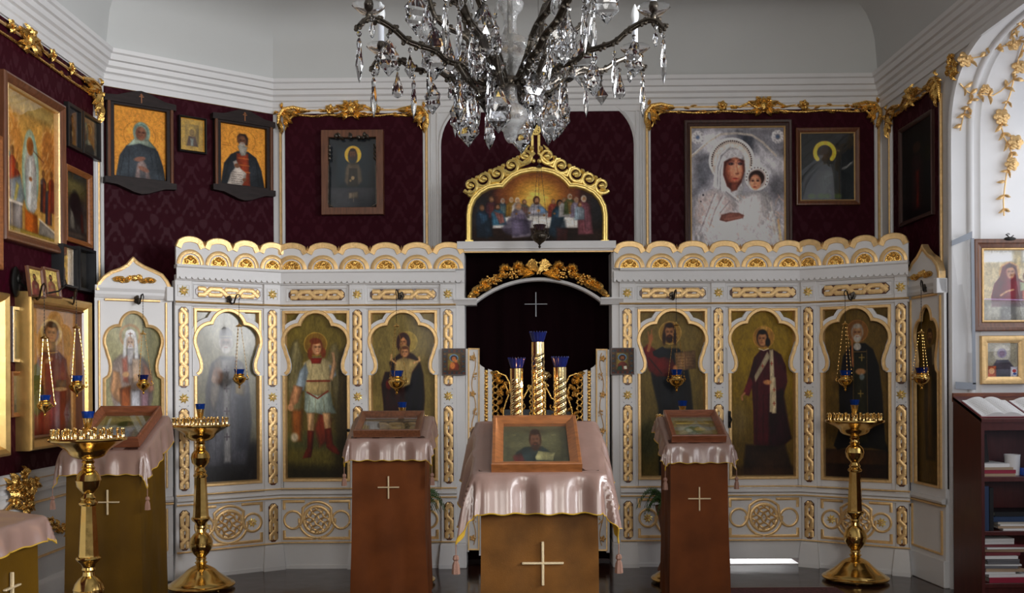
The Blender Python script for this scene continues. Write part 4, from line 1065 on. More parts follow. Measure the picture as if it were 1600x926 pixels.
# ---- friezes, rails, cornice and scalloped crest of every facet
FB = [(DL, 303, 409), (CL, 449, 541), (CL, 576, 684), (CR, 997, 1105), (CR, 1138, 1246), (DR, 1282, 1393)]
for pl, a, b_ in FB:
    ul, ur = pl.px(a, 463, .02)[0], pl.px(b_, 463, .02)[0]
    mb = MB(); mb.box(ul-0.06, ur+0.06, -0.02, 0.04, 2.155, 2.316, W)
    mb.sweep([(ul-0.002, 2.185), (ur+0.002, 2.185), (ur+0.002, 2.29), (ul-0.002, 2.29)], [(-0.006, -0.02), (-0.004, -0.027), (0.0, -0.026), (0.003, -0.02)], W, closed=True)
    o = obj('frieze_panel', mb, ICO, pl.M, smooth=False)
    obj('braid_band', braid_h(ur-ul-0.03), o, pl.at((ul+ur)/2, -0.021, 2.237))
def rails(plans, flip=1):
    """horizontal mouldings swept along the plan line of one wing, from right to left so that the offset points to the room"""
    path = plans[::-1]
    def S(pr, m, nm='rail_moulding'):
        q = MB(); q.sweep(path, pr, m, plan=True); obj(nm, q, ICO, Matrix.Identity(4))
    S([(0, 0.60), (0.045, 0.602), (0.058, 0.612), (0.058, 0.628), (0.045, 0.64), (0.0, 0.645)], W)
    S([(0, 0.56), (0.04, 0.562), (0.044, 0.57), (0.044, 0.60), (0, 0.60)], W)
    S([(0, 2.12), (0.040, 2.122), (0.046, 2.135), (0.046, 2.14), (0, 2.142)], W)
    S2 = lambda pr: S(pr, G, 'gilt_rail')
    S2([(0.03, 0.648), (0.05, 0.649), (0.052, 0.655), (0.05, 0.66), (0.03, 0.66)])
    S2([(0.03, 0.573), (0.05, 0.574), (0.053, 0.58), (0.05, 0.586), (0.03, 0.587)])
    S2([(0.03, 0.210), (0.056, 0.211), (0.058, 0.216), (0.056, 0.221), (0.03, 0.221)])
    S2([(0.03, 2.142), (0.056, 2.144), (0.060, 2.150), (0.056, 2.157), (0.03, 2.158)])
    S([(0, 2.315), (0.05, 2.317), (0.062, 2.335), (0.062, 2.36), (0, 2.36)], W, 'cornice')
    S([(0, 2.41), (0.085, 2.412), (0.094, 2.42), (0.094, 2.436), (0, 2.438)], W, 'cornice')
rails([DLa, K1, (K2[0]-0.03, 7.88)]); rails([(K3[0]+0.05, 7.88), K4, DRb])
def crest(pl, u0, u1, n):
    p = (u1-u0)/n
    # drip board with toothed lower edge
    mb = MB(); poly = [(u0, 2.415)]; k = max(4, round((u1-u0)/0.046)); q = (u1-u0)/k
    for i in range(k): poly += [(u0+i*q+q*0.25, 2.327), (u0+i*q+q*0.5, 2.345), (u0+i*q+q*0.75, 2.327)]
    poly = [(u0, 2.415), (u0, 2.327)]+poly[1:]+[(u1, 2.327), (u1, 2.415)]
    mb.prism(poly, -0.078, -0.06, W); obj('drip_board', mb, ICO, pl.M, smooth=False)
    mb = MB(); top = []
    for i in range(n):
        for j in range(11):
            t = j/10; x = u0+p*(i+t); top.append((x, Z['crest_v']-0.01+ (0.078)*math.sqrt(max(0, 1-(2*t-1)**2))**0.9))
    mb.prism([(u0, 2.435)]+[(u1, 2.435)]+top[::-1], -0.062, -0.03, W)
    o = obj('crest_board', mb, ICO, pl.M, smooth=False)
    g = MB()
    for i in range(n):
        arc = top[i*11:(i+1)*11]
        g.sweep(arc, [(0.006, -0.03), (0.006, -0.070), (0.0, -0.075), (-0.038, -0.073), (-0.041, -0.06)], G)
    for i in range(1, n+1):
        if i == n and pl in (CL, DR): continue
        x = u0+p*i; z = Z['crest_v']
        g.add([(x-0.015, -0.062, z+0.0), (x+0.015, -0.062, z), (x, -0.05, z+0.05), (x, -0.09, z+0.018), (x-0.012, -0.04, z), (x+0.012, -0.04, z)], [(0, 1, 3), (0, 3, 2), (1, 2, 3), (0, 2, 4), (1, 5, 2), (4, 2, 5)], G)
    obj('scallop_edging', g, o, angle=0.4)
    for i in range(n): obj('shell_ornament', SHELL, o, pl.at(u0+p*(i+0.5), -0.063, 2.441) @ Matrix.Diagonal((p/0.24, 1, 1, 1)))
crest(DL, 0.0, DL.L+0.02, 4); crest(CL, -0.02, CL.L+0.04, 6); crest(CR, -0.0, CR.L+0.02, 6); crest(DR, -0.02, DR.L, 4)

# ---- centre: jambs, beam, arch with grape garland
for (a, b_) in ((713, 727), (956, 968)):
    mb = MB(); x0, x1 = (a-800)*S0, (b_-800)*S0; mb.bbox(x0, x1, 7.86, 8.10, 0.2, 2.58, W, 0.004); mb.bbox(x0-0.005, x1+0.005, 7.82, 8.1, 0, 0.2, W, 0.006)
    obj('door_jamb', mb, ICO, Matrix.Identity(4), smooth=False)
mb = MB(); bx0, bx1 = (716-800)*S0, (962-800)*S0
mb.sweep([(bx1, 7.86), (bx0, 7.86)], [(0, 2.578), (0.03, 2.58), (0.034, 2.60), (0.03, 2.635), (0.045, 2.65), (0.048, 2.662), (0, 2.664)], W, plan=True)
mb.box(bx0, bx1, 7.8, 8.0, 2.60, 2.66, W)
o = obj('beam', mb, ICO, Matrix.Identity(4)); mb = MB(); mb.tube([(bx0, 7.825, 2.576), (bx1, 7.825, 2.576)], 0.007, G); obj('gilt_line', mb, o)
def CPt(x, y): return ((x-800)*S0, EYE+(HY+0.2-y)*S0)
mb = MB(); a0, az = CPt(739, 472); a1, _ = CPt(945, 470); ax, atop = CPt(843, 434.5)
c = (a0+a1)/2; hw = (a1-a0)/2; rise = atop-az; R = (hw*hw+rise*rise)/(2*rise); th = math.asin(hw/R)
arcp = [(c+R*math.sin(t), atop-R+R*math.cos(t)) for t in [th-2*th*i/24 for i in range(25)]]
ARC = Plane((0, 7.86), (1, 7.86))
mb.sweep(arcp, [(0.0, 0.03), (0, -0.02), (0.010, -0.03), (0.022, -0.025), (0.03, -0.01), (0.03, 0.03)], W)
for sg in (-1, 1):
    x0 = c+sg*(hw-0.035); x1 = c+sg*(hw+0.15); lo, hi = min(x0, x1), max(x0, x1)
    mb.sweep([(lo, az+0.03), (hi, az+0.03)][::-1], [(0, 0.05), (0, -0.05), (0.012, -0.05), (0.02, -0.04), (0.04, -0.03), (0.055, -0.02), (0.06, 0.05)], W)
o = obj('door_arch', mb, ICO, ARC.M)
rnd = random.Random(21)
g = MB()
def arcpt(t, off): return (c+(R+off)*math.sin(t), atop-R+(R+off)*math.cos(t))
for sg in (-1, 1):
    # acanthus at the foot
    for i in range(9):
        t = sg*(th*(0.98-0.045*i)); x, z = arcpt(t, 0.045+0.01*math.sin(i)); g.leaf((x, z), PI/2-t+sg*(-PI/2)+PI+rnd.uniform(-.5, .5), 0.09, 0.05, 'gold_carved', y=-0.02, lift=0.04, lobes=0.5)
        g.ell((x, -0.03, z), (0.02, 0.015, 0.02), 'gold_carved', seg=6, rings=4)
    # two bunches of grapes
    for tt, n_ in ((0.60, 30), (0.33, 30)):
        x, z = arcpt(sg*th*tt, 0.058)
        for k in range(n_):
            a = rnd.uniform(0, 2*PI); r_ = math.sqrt(rnd.random())*0.055
            g.ell((x+r_*math.cos(a)*1.2, -0.045+rnd.uniform(-.01, .01)-0.02*(1-r_/0.055), z+r_*math.sin(a)*0.75), 0.0105, 'gold_carved', seg=6, rings=4)
    # vine leaves
    for tt, off in ((0.48, 0.05), (0.42, 0.105), (0.25, 0.10), (0.72, 0.06), (0.2, 0.05)):
        x, z = arcpt(sg*th*tt, off)
        for k in range(5):
            g.leaf((x, z), PI/2+(k-2)*0.75-sg*th*tt, 0.055, 0.04, 'gold_carved', y=-0.035, lift=0.03)
    # wheat ears
    for k in range(9):
        a = math.radians(38+k*4) if sg > 0 else PI-math.radians(38+k*4)
        x0_, z0_ = c-sg*0.015, atop+0.02
        g.tube([(x0_, -0.06-0.004*k, z0_), (x0_+math.cos(a)*0.15, -0.06, z0_+math.sin(a)*0.13)], [0.004, 0.009], 'gold_carved', seg=5)
    g.prism([(c-sg*0.16, atop+0.015), (c-sg*0.12, atop+0.015), (c+sg*0.085, atop+0.125), (c+sg*0.055, atop+0.15)], -0.055, -0.03, 'gold_carved')
    for k in range(7):
        a = (PI/2 - sg*PI/2) + sg*rnd.uniform(-0.4, 0.5); g.leaf((c+sg*0.03, atop+0.03), a, rnd.uniform(0.12, 0.2), 0.022, 'gold_carved', y=-0.05, lift=0.02)
obj('grape_garland', g, o, angle=0.9)
# dark altar curtain behind the doors, with an embroidered cross
mb = MB(); pts = []
for i in range(61):
    t = i/60; pts.append(((700-800)*S0*1.04+t*(975-700)*S0*1.04, 8.10+0.015*math.sin(t*52)+0.008*math.sin(t*31+1)))
mb.add([(x, y, 0.02) for x, y in pts]+[(x, y, 2.66) for x, y in pts], [(i, i+1, i+62, i+61) for i in range(60)], 'curtain_velvet')
cu = tag(obj('altar_curtain', mb), 'nearly black maroon curtain hanging behind the low gilt gates with a thin cross', 'curtain')
m = MB(); cx = (838-800)/F*8.06; cz = EYE+(HY-475)/F*8.06
m.box(cx-0.004, cx+0.004, 8.062, 8.066, cz-0.105, cz+0.10, 'tape_grey'); m.box(cx-0.095, cx+0.095, 8.062, 8.066, cz-0.003, cz+0.003, 'tape_grey'); obj('cross', m, cu, smooth=False)
# screens closing the view behind the wings
mb = MB(); mb.box(-2.75, -0.45, 8.05, 8.06, 0, 2.55, 'wood_dark'); mb.box(0.86, 1.6, 8.05, 8.06, 0.0, 2.55, 'wood_dark'); mb.box(1.6, 2.4, 8.05, 8.06, 0.95, 2.55, 'wood_dark'); mb.box(2.4, 3.2, 8.05, 8.06, 0.0, 2.55, 'wood_dark'); obj('rear_boarding', mb, ICO, Matrix.Identity(4), smooth=False)
mb = MB(); mb.box(1.72, 2.36, 7.925, 8.25, 0.0, 0.006, 'paper'); tag(obj('altar_mat', mb, smooth=False), 'strip of pale floor mat lit brightly under the right-hand painted door', 'mat')  # pale mat added to throw back light through the gap under the door

# ---- royal doors
RD = Plane(((733-800)/F*7.93, 7.93), ((947-800)/F*7.93, 7.93))
def rp(x, y): return RD.px(x, y)
for sg in (-1, 1):
    X = lambda x: 840.0+sg*(x-840.0)        # mirror measured left half about the centre
    def q(x, y):
        u, z = rp(X(x), y + (0 if sg < 0 else (x-840)*0.011)); return (u, z)
    def pr(pts, y0, y1, m, b): b.prism([q(x, y) for x, y in pts][::(1 if sg > 0 else -1)], y0, y1, m)
    mb = MB()
    # stiles: (x left, x right, top left, top right)
    top = [(748, 570), (752, 572), (756, 577), (760, 578), (770, 578)]
    pr([(748.5, 858), (757, 858), (757, 575), (752, 572), (748.5, 568)], -0.02, 0.02, W, mb)
    pr([(762.5, 858), (769, 858), (769, 579), (762.5, 577)], -0.02, 0.02, W, mb)
    pr([(748.5, 868), (840, 868), (840, 800), (748.5, 800)], -0.015, 0.015, W, mb)
    leafo = obj('royal_door', mb, ICO, RD.M, smooth=False)
    g = MB()
    # running scroll strip of balls
    z = 581
    while z < 800:
        u, zz = q(759.8, z); g.ell((u, -0.015, zz), (0.017, 0.012, 0.017), 'gold_carved', seg=7, rings=5)
        u, zz = q(757.4 if int(z/4) % 2 else 762.4, z+2.6); g.ell((u, -0.012, zz), (0.009, 0.01, 0.012), 'gold_carved', seg=6, rings=4); z += 5.0
    # broad wavy openwork stile
    for dx, ph in ((0, 0), (6.5, PI)):
        pts = []
        for i in range(90):
            y = 583+i*2.4; u, zz = q(771+dx*1.0+1.6*math.sin(i*2.4/9.5*2*PI+ph), y); pts.append((u, -0.01, zz))
        g.tube(pts, 0.009, 'gold_carved', seg=5)
    for i in range(22):
        u, zz = q(774.3, 586+i*9.5); g.ell((u, -0.01, zz), (0.010, 0.01, 0.010), 'gold_carved', seg=6, rings=4)
    u, zz = q(775, 584); g.spiral((u, zz), 0.024, 1.2, 0, 'gold_carved', y=-0.02, rad=0.007, sgn=sg, n=14)
    # acanthus sweep under the top edge, down to the medallion
    for (x, y, a, L) in ((778, 585, 15, .07), (784, 588, 0, .07), (787, 594, -25, .07), (792, 600, -45, .07), (796, 608, -65, .06), (782, 592, -20, .06), (788, 602, -50, .06)):
        u, zz = q(x, y); an = math.radians(a) if sg < 0 else PI-math.radians(a)
        g.leaf((u, zz), an, L, 0.035, 'gold_carved', y=-0.015, lift=0.03, lobes=0.5)
    edge = [(779, 583), (790, 587), (796, 598), (797, 606), (802, 618), (808, 626), (818, 622), (824, 610), (829, 602)]
    g.tube([(q(x, y)[0], -0.012, q(x, y)[1]) for x, y in edge], 0.008, 'gold_carved', seg=6)
    g.band([q(x, y) for x, y in ((789, 600), (793, 610), (794.5, 618), (790, 630), (786.5, 641), (786.5, 655), (792, 672), (806, 682), (822, 680), (829, 668))], 0.014, -0.03, 0.0, 'gold_carved', crown=0.004)
    # grapes and leaves between stile and medallion
    for (cx_, cy_) in ((783, 616), (780, 690), (783, 742)):
        for k in range(16):
            a = rnd.uniform(0, 2*PI); r_ = math.sqrt(rnd.random()); u, zz = q(cx_+3.4*r_*math.cos(a), cy_+7*r_*math.sin(a)); g.ell((u, -0.015, zz), 0.0085, 'gold_carved', seg=5, rings=4)
    for y in range(596, 800, 12):
        u, zz = q(785, y+4); an = rnd.uniform(0, 2*PI); g.leaf((u, zz), an, 0.06, 0.03, 'gold_carved', y=-0.01, lift=0.02, curl=rnd.uniform(-1, 1))
    for y in range(636, 800, 14):
        for x in (800, 815): u, zz = q(x, y); g.spiral((u, zz), 0.032, 1.1, rnd.uniform(0, 6), 'gold_carved', y=-0.01, rad=0.006, sgn=rnd.choice((-1, 1)), n=12, seg=4)
    # central scalloped stile
    pts = [q(829+1.6*math.sin(i*2.2/9*2*PI), 603+i*2.2) for i in range(90)]
    g.tube([(u, -0.012, zz) for u, zz in pts], 0.007, 'gold_carved', seg=5)
    for i in range(20): u, zz = q(834, 610+i*9); g.ell((u, -0.012, zz), (0.014, 0.01, 0.014), 'gold_carved', seg=6, rings=4)
    u, zz = q(827, 603); g.spiral((u, zz), 0.02, 1.2, 0, 'gold_carved', y=-0.02, rad=0.006, sgn=-sg, n=14)
    obj('openwork', g, leafo, angle=0.9)
    pt = Paint(786, 640, 830, 682, '#3c4248', 0.6, 30+sg); pt.e(806, 655, 5, 7, '#7d6044', 2); pt.g([(796, 682), (799, 664), (813, 664), (816, 682)], '#2f3b55', 2)
    ua, ub_ = sorted((q(787, 650)[0], q(829, 650)[0])); painting('medallion_painting', pt, leafo, ua, ub_, q(800, 681)[1], q(800, 640)[1], y=0.01)
    # outer flank board with a gilt vine
    mb = MB(); pr([(728, 862), (733, 862), (733, 546), (728, 546)], -0.03, 0.03, W, mb); pr([(733, 858), (748, 858), (748, 546), (733, 546)], -0.028, 0.03, W, mb)
    fl = obj('flank_board', mb, ICO, RD.M, smooth=False)
    g = MB(); fr = [q(x, y) for x, y in ((733.6, 857), (747.4, 857), (747.4, 547), (733.6, 547))]
    g.sweep(fr if sg < 0 else fr[::-1], [(0, -0.028), (0, -0.04), (0.009, -0.042), (0.013, -0.028)], G, closed=True)
    pts = [q(740.5+3.0*math.sin(i/60*PI*9), 551+i*5.0) for i in range(61)]
    g.tube([(u, -0.034, zz) for u, zz in pts], 0.0035, 'gold_leaf', seg=4)
    for i in range(11):
        y = 560+i*28; u, zz = q(740.5+(1.5 if i % 2 else -1.5), y)
        if i % 2:
            for k in range(12): g.ell((u+rnd.uniform(-.016, .016), -0.038, zz+rnd.uniform(-.028, .028)), 0.006, 'gold_leaf', seg=5, rings=4)
        else:
            for k in range(5): g.leaf((u, zz), k*1.26, 0.03, 0.02, 'gold_leaf', y=-0.034, lift=0.012)
    obj('vine_relief', g, fl, angle=0.9)
# centre post with cresting of the royal doors
mb = MB(); ucp, zcp = rp(851, 585)
for k in range(5): mb.leaf((ucp, zcp-0.03), PI/2+(k-2)*0.55, 0.075, 0.035, 'brass_bright', y=-0.02, lift=0.02)
mb.ell((ucp, -0.02, zcp-0.02), (0.03, 0.015, 0.04), 'brass_bright'); mb.tube([(ucp, -0.01, zcp-0.06), (ucp-0.01, -0.01, 0.3)], 0.014, 'gold_carved')
obj('centre_crest', mb, ICO, RD.M)
# small icons hanging on the pilasters beside the doors come with the wall icons

# ---- side icon cases joining the screen to the walls
def side_case(name, A, B, label, pt, gable_px, uLR, zs, mirror=False):
    pl = Plane(A, B); L = pl.L
    T = thing(name, pl.at(L/2, 0, 0), label, 'icon panel', None)
    M = pl.M; c = L/2
    mb = MB(); ows = uLR[1]-uLR[0]; oc = (uLR[0]+uLR[1])/2; ws = ows/(2*49.2*S0)
    zz = lambda y: z_ctr(y)+zs
    f = foil(oc, ws, zz)
    # board with foil-shaped opening: two halves
    bot = 0.72
    left = [(0, bot), (uLR[0], bot), (uLR[0], f[0][1])]+f[:len(f)//2+1]+[(oc, 2.17), (0, 2.17)]
    right = [(L, bot), (L, 2.17), (oc, 2.17)]+f[len(f)//2:]+[(uLR[1], f[-1][1]), (uLR[1], bot)]
    mb.prism(left, -0.02, 0.0, W); mb.prism(right, -0.02, 0.0, W)
    mb.box(0, L, -0.015, 0.02, 0.2, bot, W); mb.bbox(-0.0, L, -0.03, 0.02, 0, 0.2, W, 0.006)
    mb.box(0, L, 0.03, 0.04, 0.2, 2.17, 'wood_dark')
    obj('board', mb, T, M, smooth=False)
    g = MB(); path = [(uLR[0], bot+0.01)]+f+[(uLR[1], bot+0.01)]
    path = [path[0], (uLR[0], f[0][1]-0.004)]+f[1:-1]+[(uLR[1], f[-1][1]-0.004), path[-1]]
    g.sweep(path, [(0.004, 0.0), (0.004, -0.026), (-0.006, -0.032), (-0.018, -0.028), (-0.020, -0.01)], G)
    g.sweep([(uLR[0], bot+0.01), (uLR[1], bot+0.01)], [(-0.01, 0), (-0.01, -0.03), (0.006, -0.03), (0.006, 0)], G)
    for u in (0.03, L-0.045): g.band([(u, 0.72), (u, 2.14)], 0.014, -0.03, -0.015, G, crown=0.003)
    for u in (0.03, L-0.045): g.band([(u, 0.24), (u, 0.56)], 0.014, -0.026, -0.01, G, crown=0.003)
    g.band([(0.03, 0.24), (L-0.045, 0.24)], 0.014, -0.026, -0.01, G, crown=0.003)
    g.band([(0.07, 2.15), (L-0.09, 2.15)], 0.018, -0.035, -0.015, G, crown=0.004)
    g.band([(0.0, 0.60), (L, 0.60)], 0.014, -0.045, -0.01, G, crown=0.003)
    obj('gilt_frame', g, T, M, angle=0.5)
    r = MB()
    r.sweep([(L, 0), (0, 0)], [(0, 2.16), (0.035, 2.165), (0.045, 2.19), (0.045, 2.21), (0.055, 2.235), (0.055, 2.255), (0, 2.258)], W, plan=True)
    r.bbox(L-0.05, L, -0.075, 0.01, 2.15, 2.26, W, 0.004); r.sweep([(L, 0), (0, 0)], [(0, 0.61), (0.04, 0.612), (0.05, 0.63), (0.04, 0.65), (0, 0.655)], W, plan=True)
    obj('cornice', r, T, M, smooth=False)
    gp = gable_px
    mb = MB(); mb.prism(gp, -0.045, -0.005, W); go = obj('gable', mb, T, M, smooth=False)
    e = MB(); e.sweep(gp[1:] if False else gp, [(0.0, -0.0), (0.0, -0.05), (0.008, -0.056), (0.026, -0.052), (0.028, -0.04)], G, caps=True)
    obj('gilt_edge', e, go, angle=0.4)
    a = MB(); z0 = 2.30; s = 0.9
    for sg in (-1, 1):
        a.spiral((c+sg*0.10*s, z0), 0.022, 1.2, 0, 'gold_carved', y=-0.055, rad=0.009, sgn=sg, n=12)
        a.spiral((c+sg*0.04*s, z0+0.02), 0.022, 1.2, PI, 'gold_carved', y=-0.055, rad=0.009, sgn=-sg, n=12)
        for k, (x, an, LL) in enumerate(((0.06, 0.2, 0.09), (0.09, -0.2, 0.07), (0.12, 0.1, 0.05), (0.03, -0.3, 0.07))):
            a.leaf((c+sg*x*s, z0+0.005*(k % 2)), an if sg > 0 else PI-an, LL, 0.035, 'gold_carved', y=-0.05, lift=0.03, lobes=0.5)
    a.ell((c, -0.055, z0+0.015), (0.03, 0.015, 0.025), 'gold_carved'); obj('acanthus_ornament', a, T, M, angle=0.9)
    painting('painting', pt, T, uLR[0]-0.004, uLR[1]+0.004, bot-0.002, zz(486), y=0.008, material='paint_varnish', M=M)
    return pl, T
def P_bishop():
    p = Paint(160, 486, 255, 740, '#8e8a6a', 1.7, 40, 0.06); p.g([(222, 480), (256, 480), (256, 740), (232, 740)], '#6f6c46', 8, 0.7)
    for x in (190, 200): p.l([(x, 490), (x+3, 600)], 3, '#7a775c', 3, 0.4)
    p.ring(203, 524, 15, 3.5, '#9c6c40', 2, 0.6)
    p.g([(172, 590), (176, 560), (188, 550), (218, 550), (230, 562), (238, 590), (238, 612), (228, 640), (226, 740), (184, 740), (184, 640), (174, 612)], '#8f8078', 3)
    p.g([(172, 600), (176, 572), (186, 575), (190, 600), (188, 620), (178, 612)], '#a8805c', 3); p.g([(222, 560), (236, 575), (240, 600), (232, 605), (224, 590)], '#8c6450', 3)
    p.g([(186, 598), (203, 594), (203, 650), (198, 700), (192, 700), (190, 640)], '#8a4c1a', 3); p.g([(204, 600), (218, 600), (219, 640), (216, 740), (204, 740)], '#b4b4ba', 3)
    p.g([(218, 600), (232, 604), (230, 660), (220, 660)], '#7a6068', 3)
    p.g([(191, 556), (193, 530), (198, 518), (205, 514), (212, 519), (215, 535), (216, 556), (210, 560), (208, 530), (198, 530), (196, 560)], '#dcdcdc', 1.2)
    p.e(203, 522, 7.5, 7, '#dcdcdc', 1.5); p.l([(203, 519), (203, 525)], 1, '#5a3020'); p.l([(200, 521), (206, 521)], 1, '#5a3020')
    p.face(203, 534, 5.5, 9, '#b49a84', None, '#b4b0b0', '#75604f'); p.g([(197, 542), (209, 542), (206, 562), (202, 566), (198, 560)], '#a8a4a4', 1.5)
    p.g([(190, 556), (198, 552), (200, 590), (192, 588)], '#a05440', 3, 0.7); p.g([(206, 556), (218, 556), (218, 588), (206, 590)], '#c0a890', 2, 0.8); p.e(196, 578, 5, 4, '#b08c64', 2); p.e(212, 582, 4, 5, '#c0a080', 2)
    p.g([(185, 616), (194, 632), (185, 650), (176, 634)], '#c8c4c0', 1.2); p.l([(185, 624), (185, 644)], 1.2, '#5a3c3c'); p.l([(180, 634), (190, 634)], 1.2, '#5a3c3c')
    return p
ka = (-3.10, 7.13); kb = (-2.625, 7.41); KL = Plane(ka, kb); L = KL.L
def gpx(pl, pts, off=0.03): return [pl.px(x, y, off) for x, y in pts]
gl = gpx(KL, [(268, 458), (267, 448), (262, 438), (254, 428), (240, 421), (226, 415), (216, 409), (209, 402), (207, 401), (203, 405), (197, 412), (187, 418), (172, 423), (160, 431), (152, 440), (149, 447), (149, 453)])
uo = (KL.px(161, 600)[0], KL.px(255, 600)[0])
side_case('icon_case', ka, kb, 'narrow white onion-topped panel at the left wall with a bearded bishop in white hood', P_bishop(), gl, uo, KL.px(207, 486)[1]-z_ctr(489.5))
def P_monk2():
    p = Paint(0, 0, 60, 250, '#5a4718', 1.4, 41, 0.08); p.grad('#5f4a1a', '#4a3a20', 0.7)
    p.e(30, 45, 10, 11, '#6a5224', 2); p.g([(18, 80), (24, 62), (36, 62), (44, 80), (46, 150), (42, 215), (20, 215), (16, 150)], '#33281a', 3)
    p.g([(24, 100), (34, 100), (34, 210), (24, 210)], '#5a4426', 3); p.face(30, 46, 5, 8, '#80603c', '#2c1c10', '#3a281a'); p.g([(34, 58), (42, 56), (43, 84), (35, 86)], '#8a7a5c', 1.5)
    p.e(24, 92, 5, 5, '#86603c', 2); p.g([(36, 95), (46, 110), (44, 180), (38, 180)], '#16140f', 4); return p
kc = (3.125, 7.50); kd = (3.165, 6.985); KR = Plane(kc, kd); L = KR.L
gn = [(L-0.01, 2.255), (L-0.012, 2.31), (L-0.04, 2.37), (L-0.10, 2.425), (L-0.17, 2.46), (L/2+0.03, 2.505), (L/2, 2.54), (L/2-0.03, 2.505), (0.17, 2.46), (0.10, 2.425), (0.04, 2.37), (0.012, 2.31), (0.01, 2.255)]
side_case('icon_case', kc, kd, 'narrow white onion-topped panel at the right wall seen nearly edge-on with a dim brown saint', P_monk2(), gn, (0.075, L-0.075), 0.0)
# ================================================================== LAST SUPPER LUNETTE
LS = Plane((-0.5, 7.835), (0.9, 7.835))
def zc3(x, y): return LS.px(680+x/3.703, 150+y/3.703)      # measured on a 3.703x enlargement
ls = thing('lunette_icon', LS.at(0.73, 0, 2.664), 'gilt-arched painting of robed men at a supper table, crowned by a carved cross', 'painting')
outl = [(198, 850), (198, 690), (205, 640), (225, 595), (262, 556), (310, 530), (355, 522), (388, 522), (410, 495), (445, 465), (495, 442), (560, 430), (625, 430), (680, 442), (725, 466), (755, 492), (778, 520), (815, 520), (860, 530), (915, 558), (950, 596), (972, 640), (980, 690), (980, 850)]
pc = [zc3(x, y) for x, y in outl]
mb = MB(); mb.prism(pc, 0.01, 0.03, 'wood_dark'); obj('backboard', mb, ls, LS.M, smooth=False)
mb = MB(); mb.sweep(pc[::-1], [(-0.026, 0.012), (-0.026, -0.02), (-0.018, -0.03), (-0.008, -0.03), (-0.004, -0.022), (0.008, -0.022), (0.016, -0.012), (0.022, 0.01)], 'gold_bright')
for x in (198, 980):
    u, z = zc3(x, 850); mb.box(u-0.032, u+0.032, -0.034, 0.0, z-0.0, z+0.02, 'gold_bright')
obj('gilt_frame', mb, ls, LS.M, angle=0.4)
p = Paint(180, 410, 1000, 855, '#3a2a24', 0.42, 50, 0.08)
p.e(585, 560, 330, 180, '#5a3028', 120, 0.9); p.e(585, 570, 190, 130, '#a06a30', 90, 0.9); p.e(585, 585, 110, 90, '#c89a48', 60, 0.9); p.e(585, 600, 60, 60, '#e0bc64', 40, 0.8)
p.g([(180, 760), (1000, 760), (1000, 860), (180, 860)], '#2a1d16', 60); p.g([(210, 560), (330, 540), (330, 700), (210, 760)], '#2c3034', 60, 0.8); p.g([(860, 560), (1000, 560), (1000, 760), (880, 740)], '#26282c', 60, 0.8)
p.g([(335, 690), (850, 688), (856, 764), (330, 764)], '#c9c4bd', 5); p.g([(400, 672), (780, 672), (800, 692), (380, 694)], '#b9b3ab', 5)
p.folds([[(350, 700), (345, 760)], [(380, 700), (384, 762)], [(560, 700), (556, 760)], [(640, 700), (644, 750)], [(800, 700), (806, 760)], [(830, 700), (832, 760)]], '#8f8a88', 5, 0.5)
def man(x, y, s, robe, cloak, head, hair='#5a4430', lean=0, sit=1):
    p.g([(x-34*s, y+20*s), (x-16*s, y-2*s), (x+14*s, y-2*s), (x+36*s, y+22*s), (x+34*s+lean, y+95*s*sit), (x-38*s+lean*0.3, y+98*s*sit)], robe, 8)
    p.g([(x-20*s, y+10*s), (x+30*s, y+24*s), (x+22*s+lean, y+80*s*sit), (x-6*s+lean, y+90*s*sit)], cloak, 10, 0.85)
    p.e(x+1, y-16*s, 15*s, 19*s, hair, 4); p.e(x+3*s, y-13*s, 10*s, 14*s, head, 4); p.e(x+3*s, y-2*s, 8*s, 6*s, hair, 4, 0.7)
    for k in (-1, 0, 1): p.l([(x+k*14*s, y+25*s), (x+k*16*s+lean*0.5, y+85*s*sit)], 3, '#1d1a1c', 5, 0.35)
man(325, 610, 1.0, '#4a3038', '#6a3a36', '#8f6a50'); man(270, 660, 1.0, '#2c3a4a', '#3c5a70', '#7a5a44', lean=30, sit=1.6)
man(390, 618, .85, '#4f6270', '#5c6d6a', '#9b7458', '#9a8f86'); man(440, 612, .85, '#a07a34', '#8a6a30', '#a07c5c', '#a89a80'); man(360, 655, 1.05, '#3d6478', '#b0675a', '#8e6a50', '#3c2c22', lean=20, sit=.9)
man(475, 615, .9, '#b9b0a4', '#9a8a90', '#a98466', '#c4b79e'); man(515, 625, .85, '#5c5a52', '#7a5850', '#9d7658', '#5a4434')
man(480, 655, 1.25, '#8c828e', '#6c6076', '#a07858', '#8a7460', lean=40, sit=1.35)
man(585, 622, 1.3, '#b8b0b4', '#7b93ae', '#a87c5c', '#4a2e1e', sit=.55); p.g([(548, 672), (560, 640), (612, 640), (650, 668), (640, 684), (560, 686)], '#b4b0b8', 6); p.g([(590, 636), (625, 640), (652, 672), (610, 680)], '#6f8aa8', 6); p.e(598, 662, 10, 8, '#b08454', 4)
man(682, 622, .8, '#8a3f34', '#a0503e', '#9a7254', '#7a5a3c'); man(718, 640, 1.2, '#2f4652', '#38546a', '#7a5a44', '#2b211c', lean=-50, sit=1.4); man(745, 618, .85, '#b9b4ae', '#8f8c88', '#9a7254', '#6e5a48'); man(778, 596, .9, '#56603a', '#8a6a3a', '#8f6a4c', '#a89c8c')
man(815, 615, .9, '#8a7c8e', '#a09aa4', '#9a745a', '#8a7460'); man(858, 610, 1.05, '#7a4a50', '#94606a', '#9d7658', '#b0a596', lean=20, sit=1.9); man(835, 640, .8, '#93a4ae', '#8f98a0', '#9a7254', '#6a4c34')
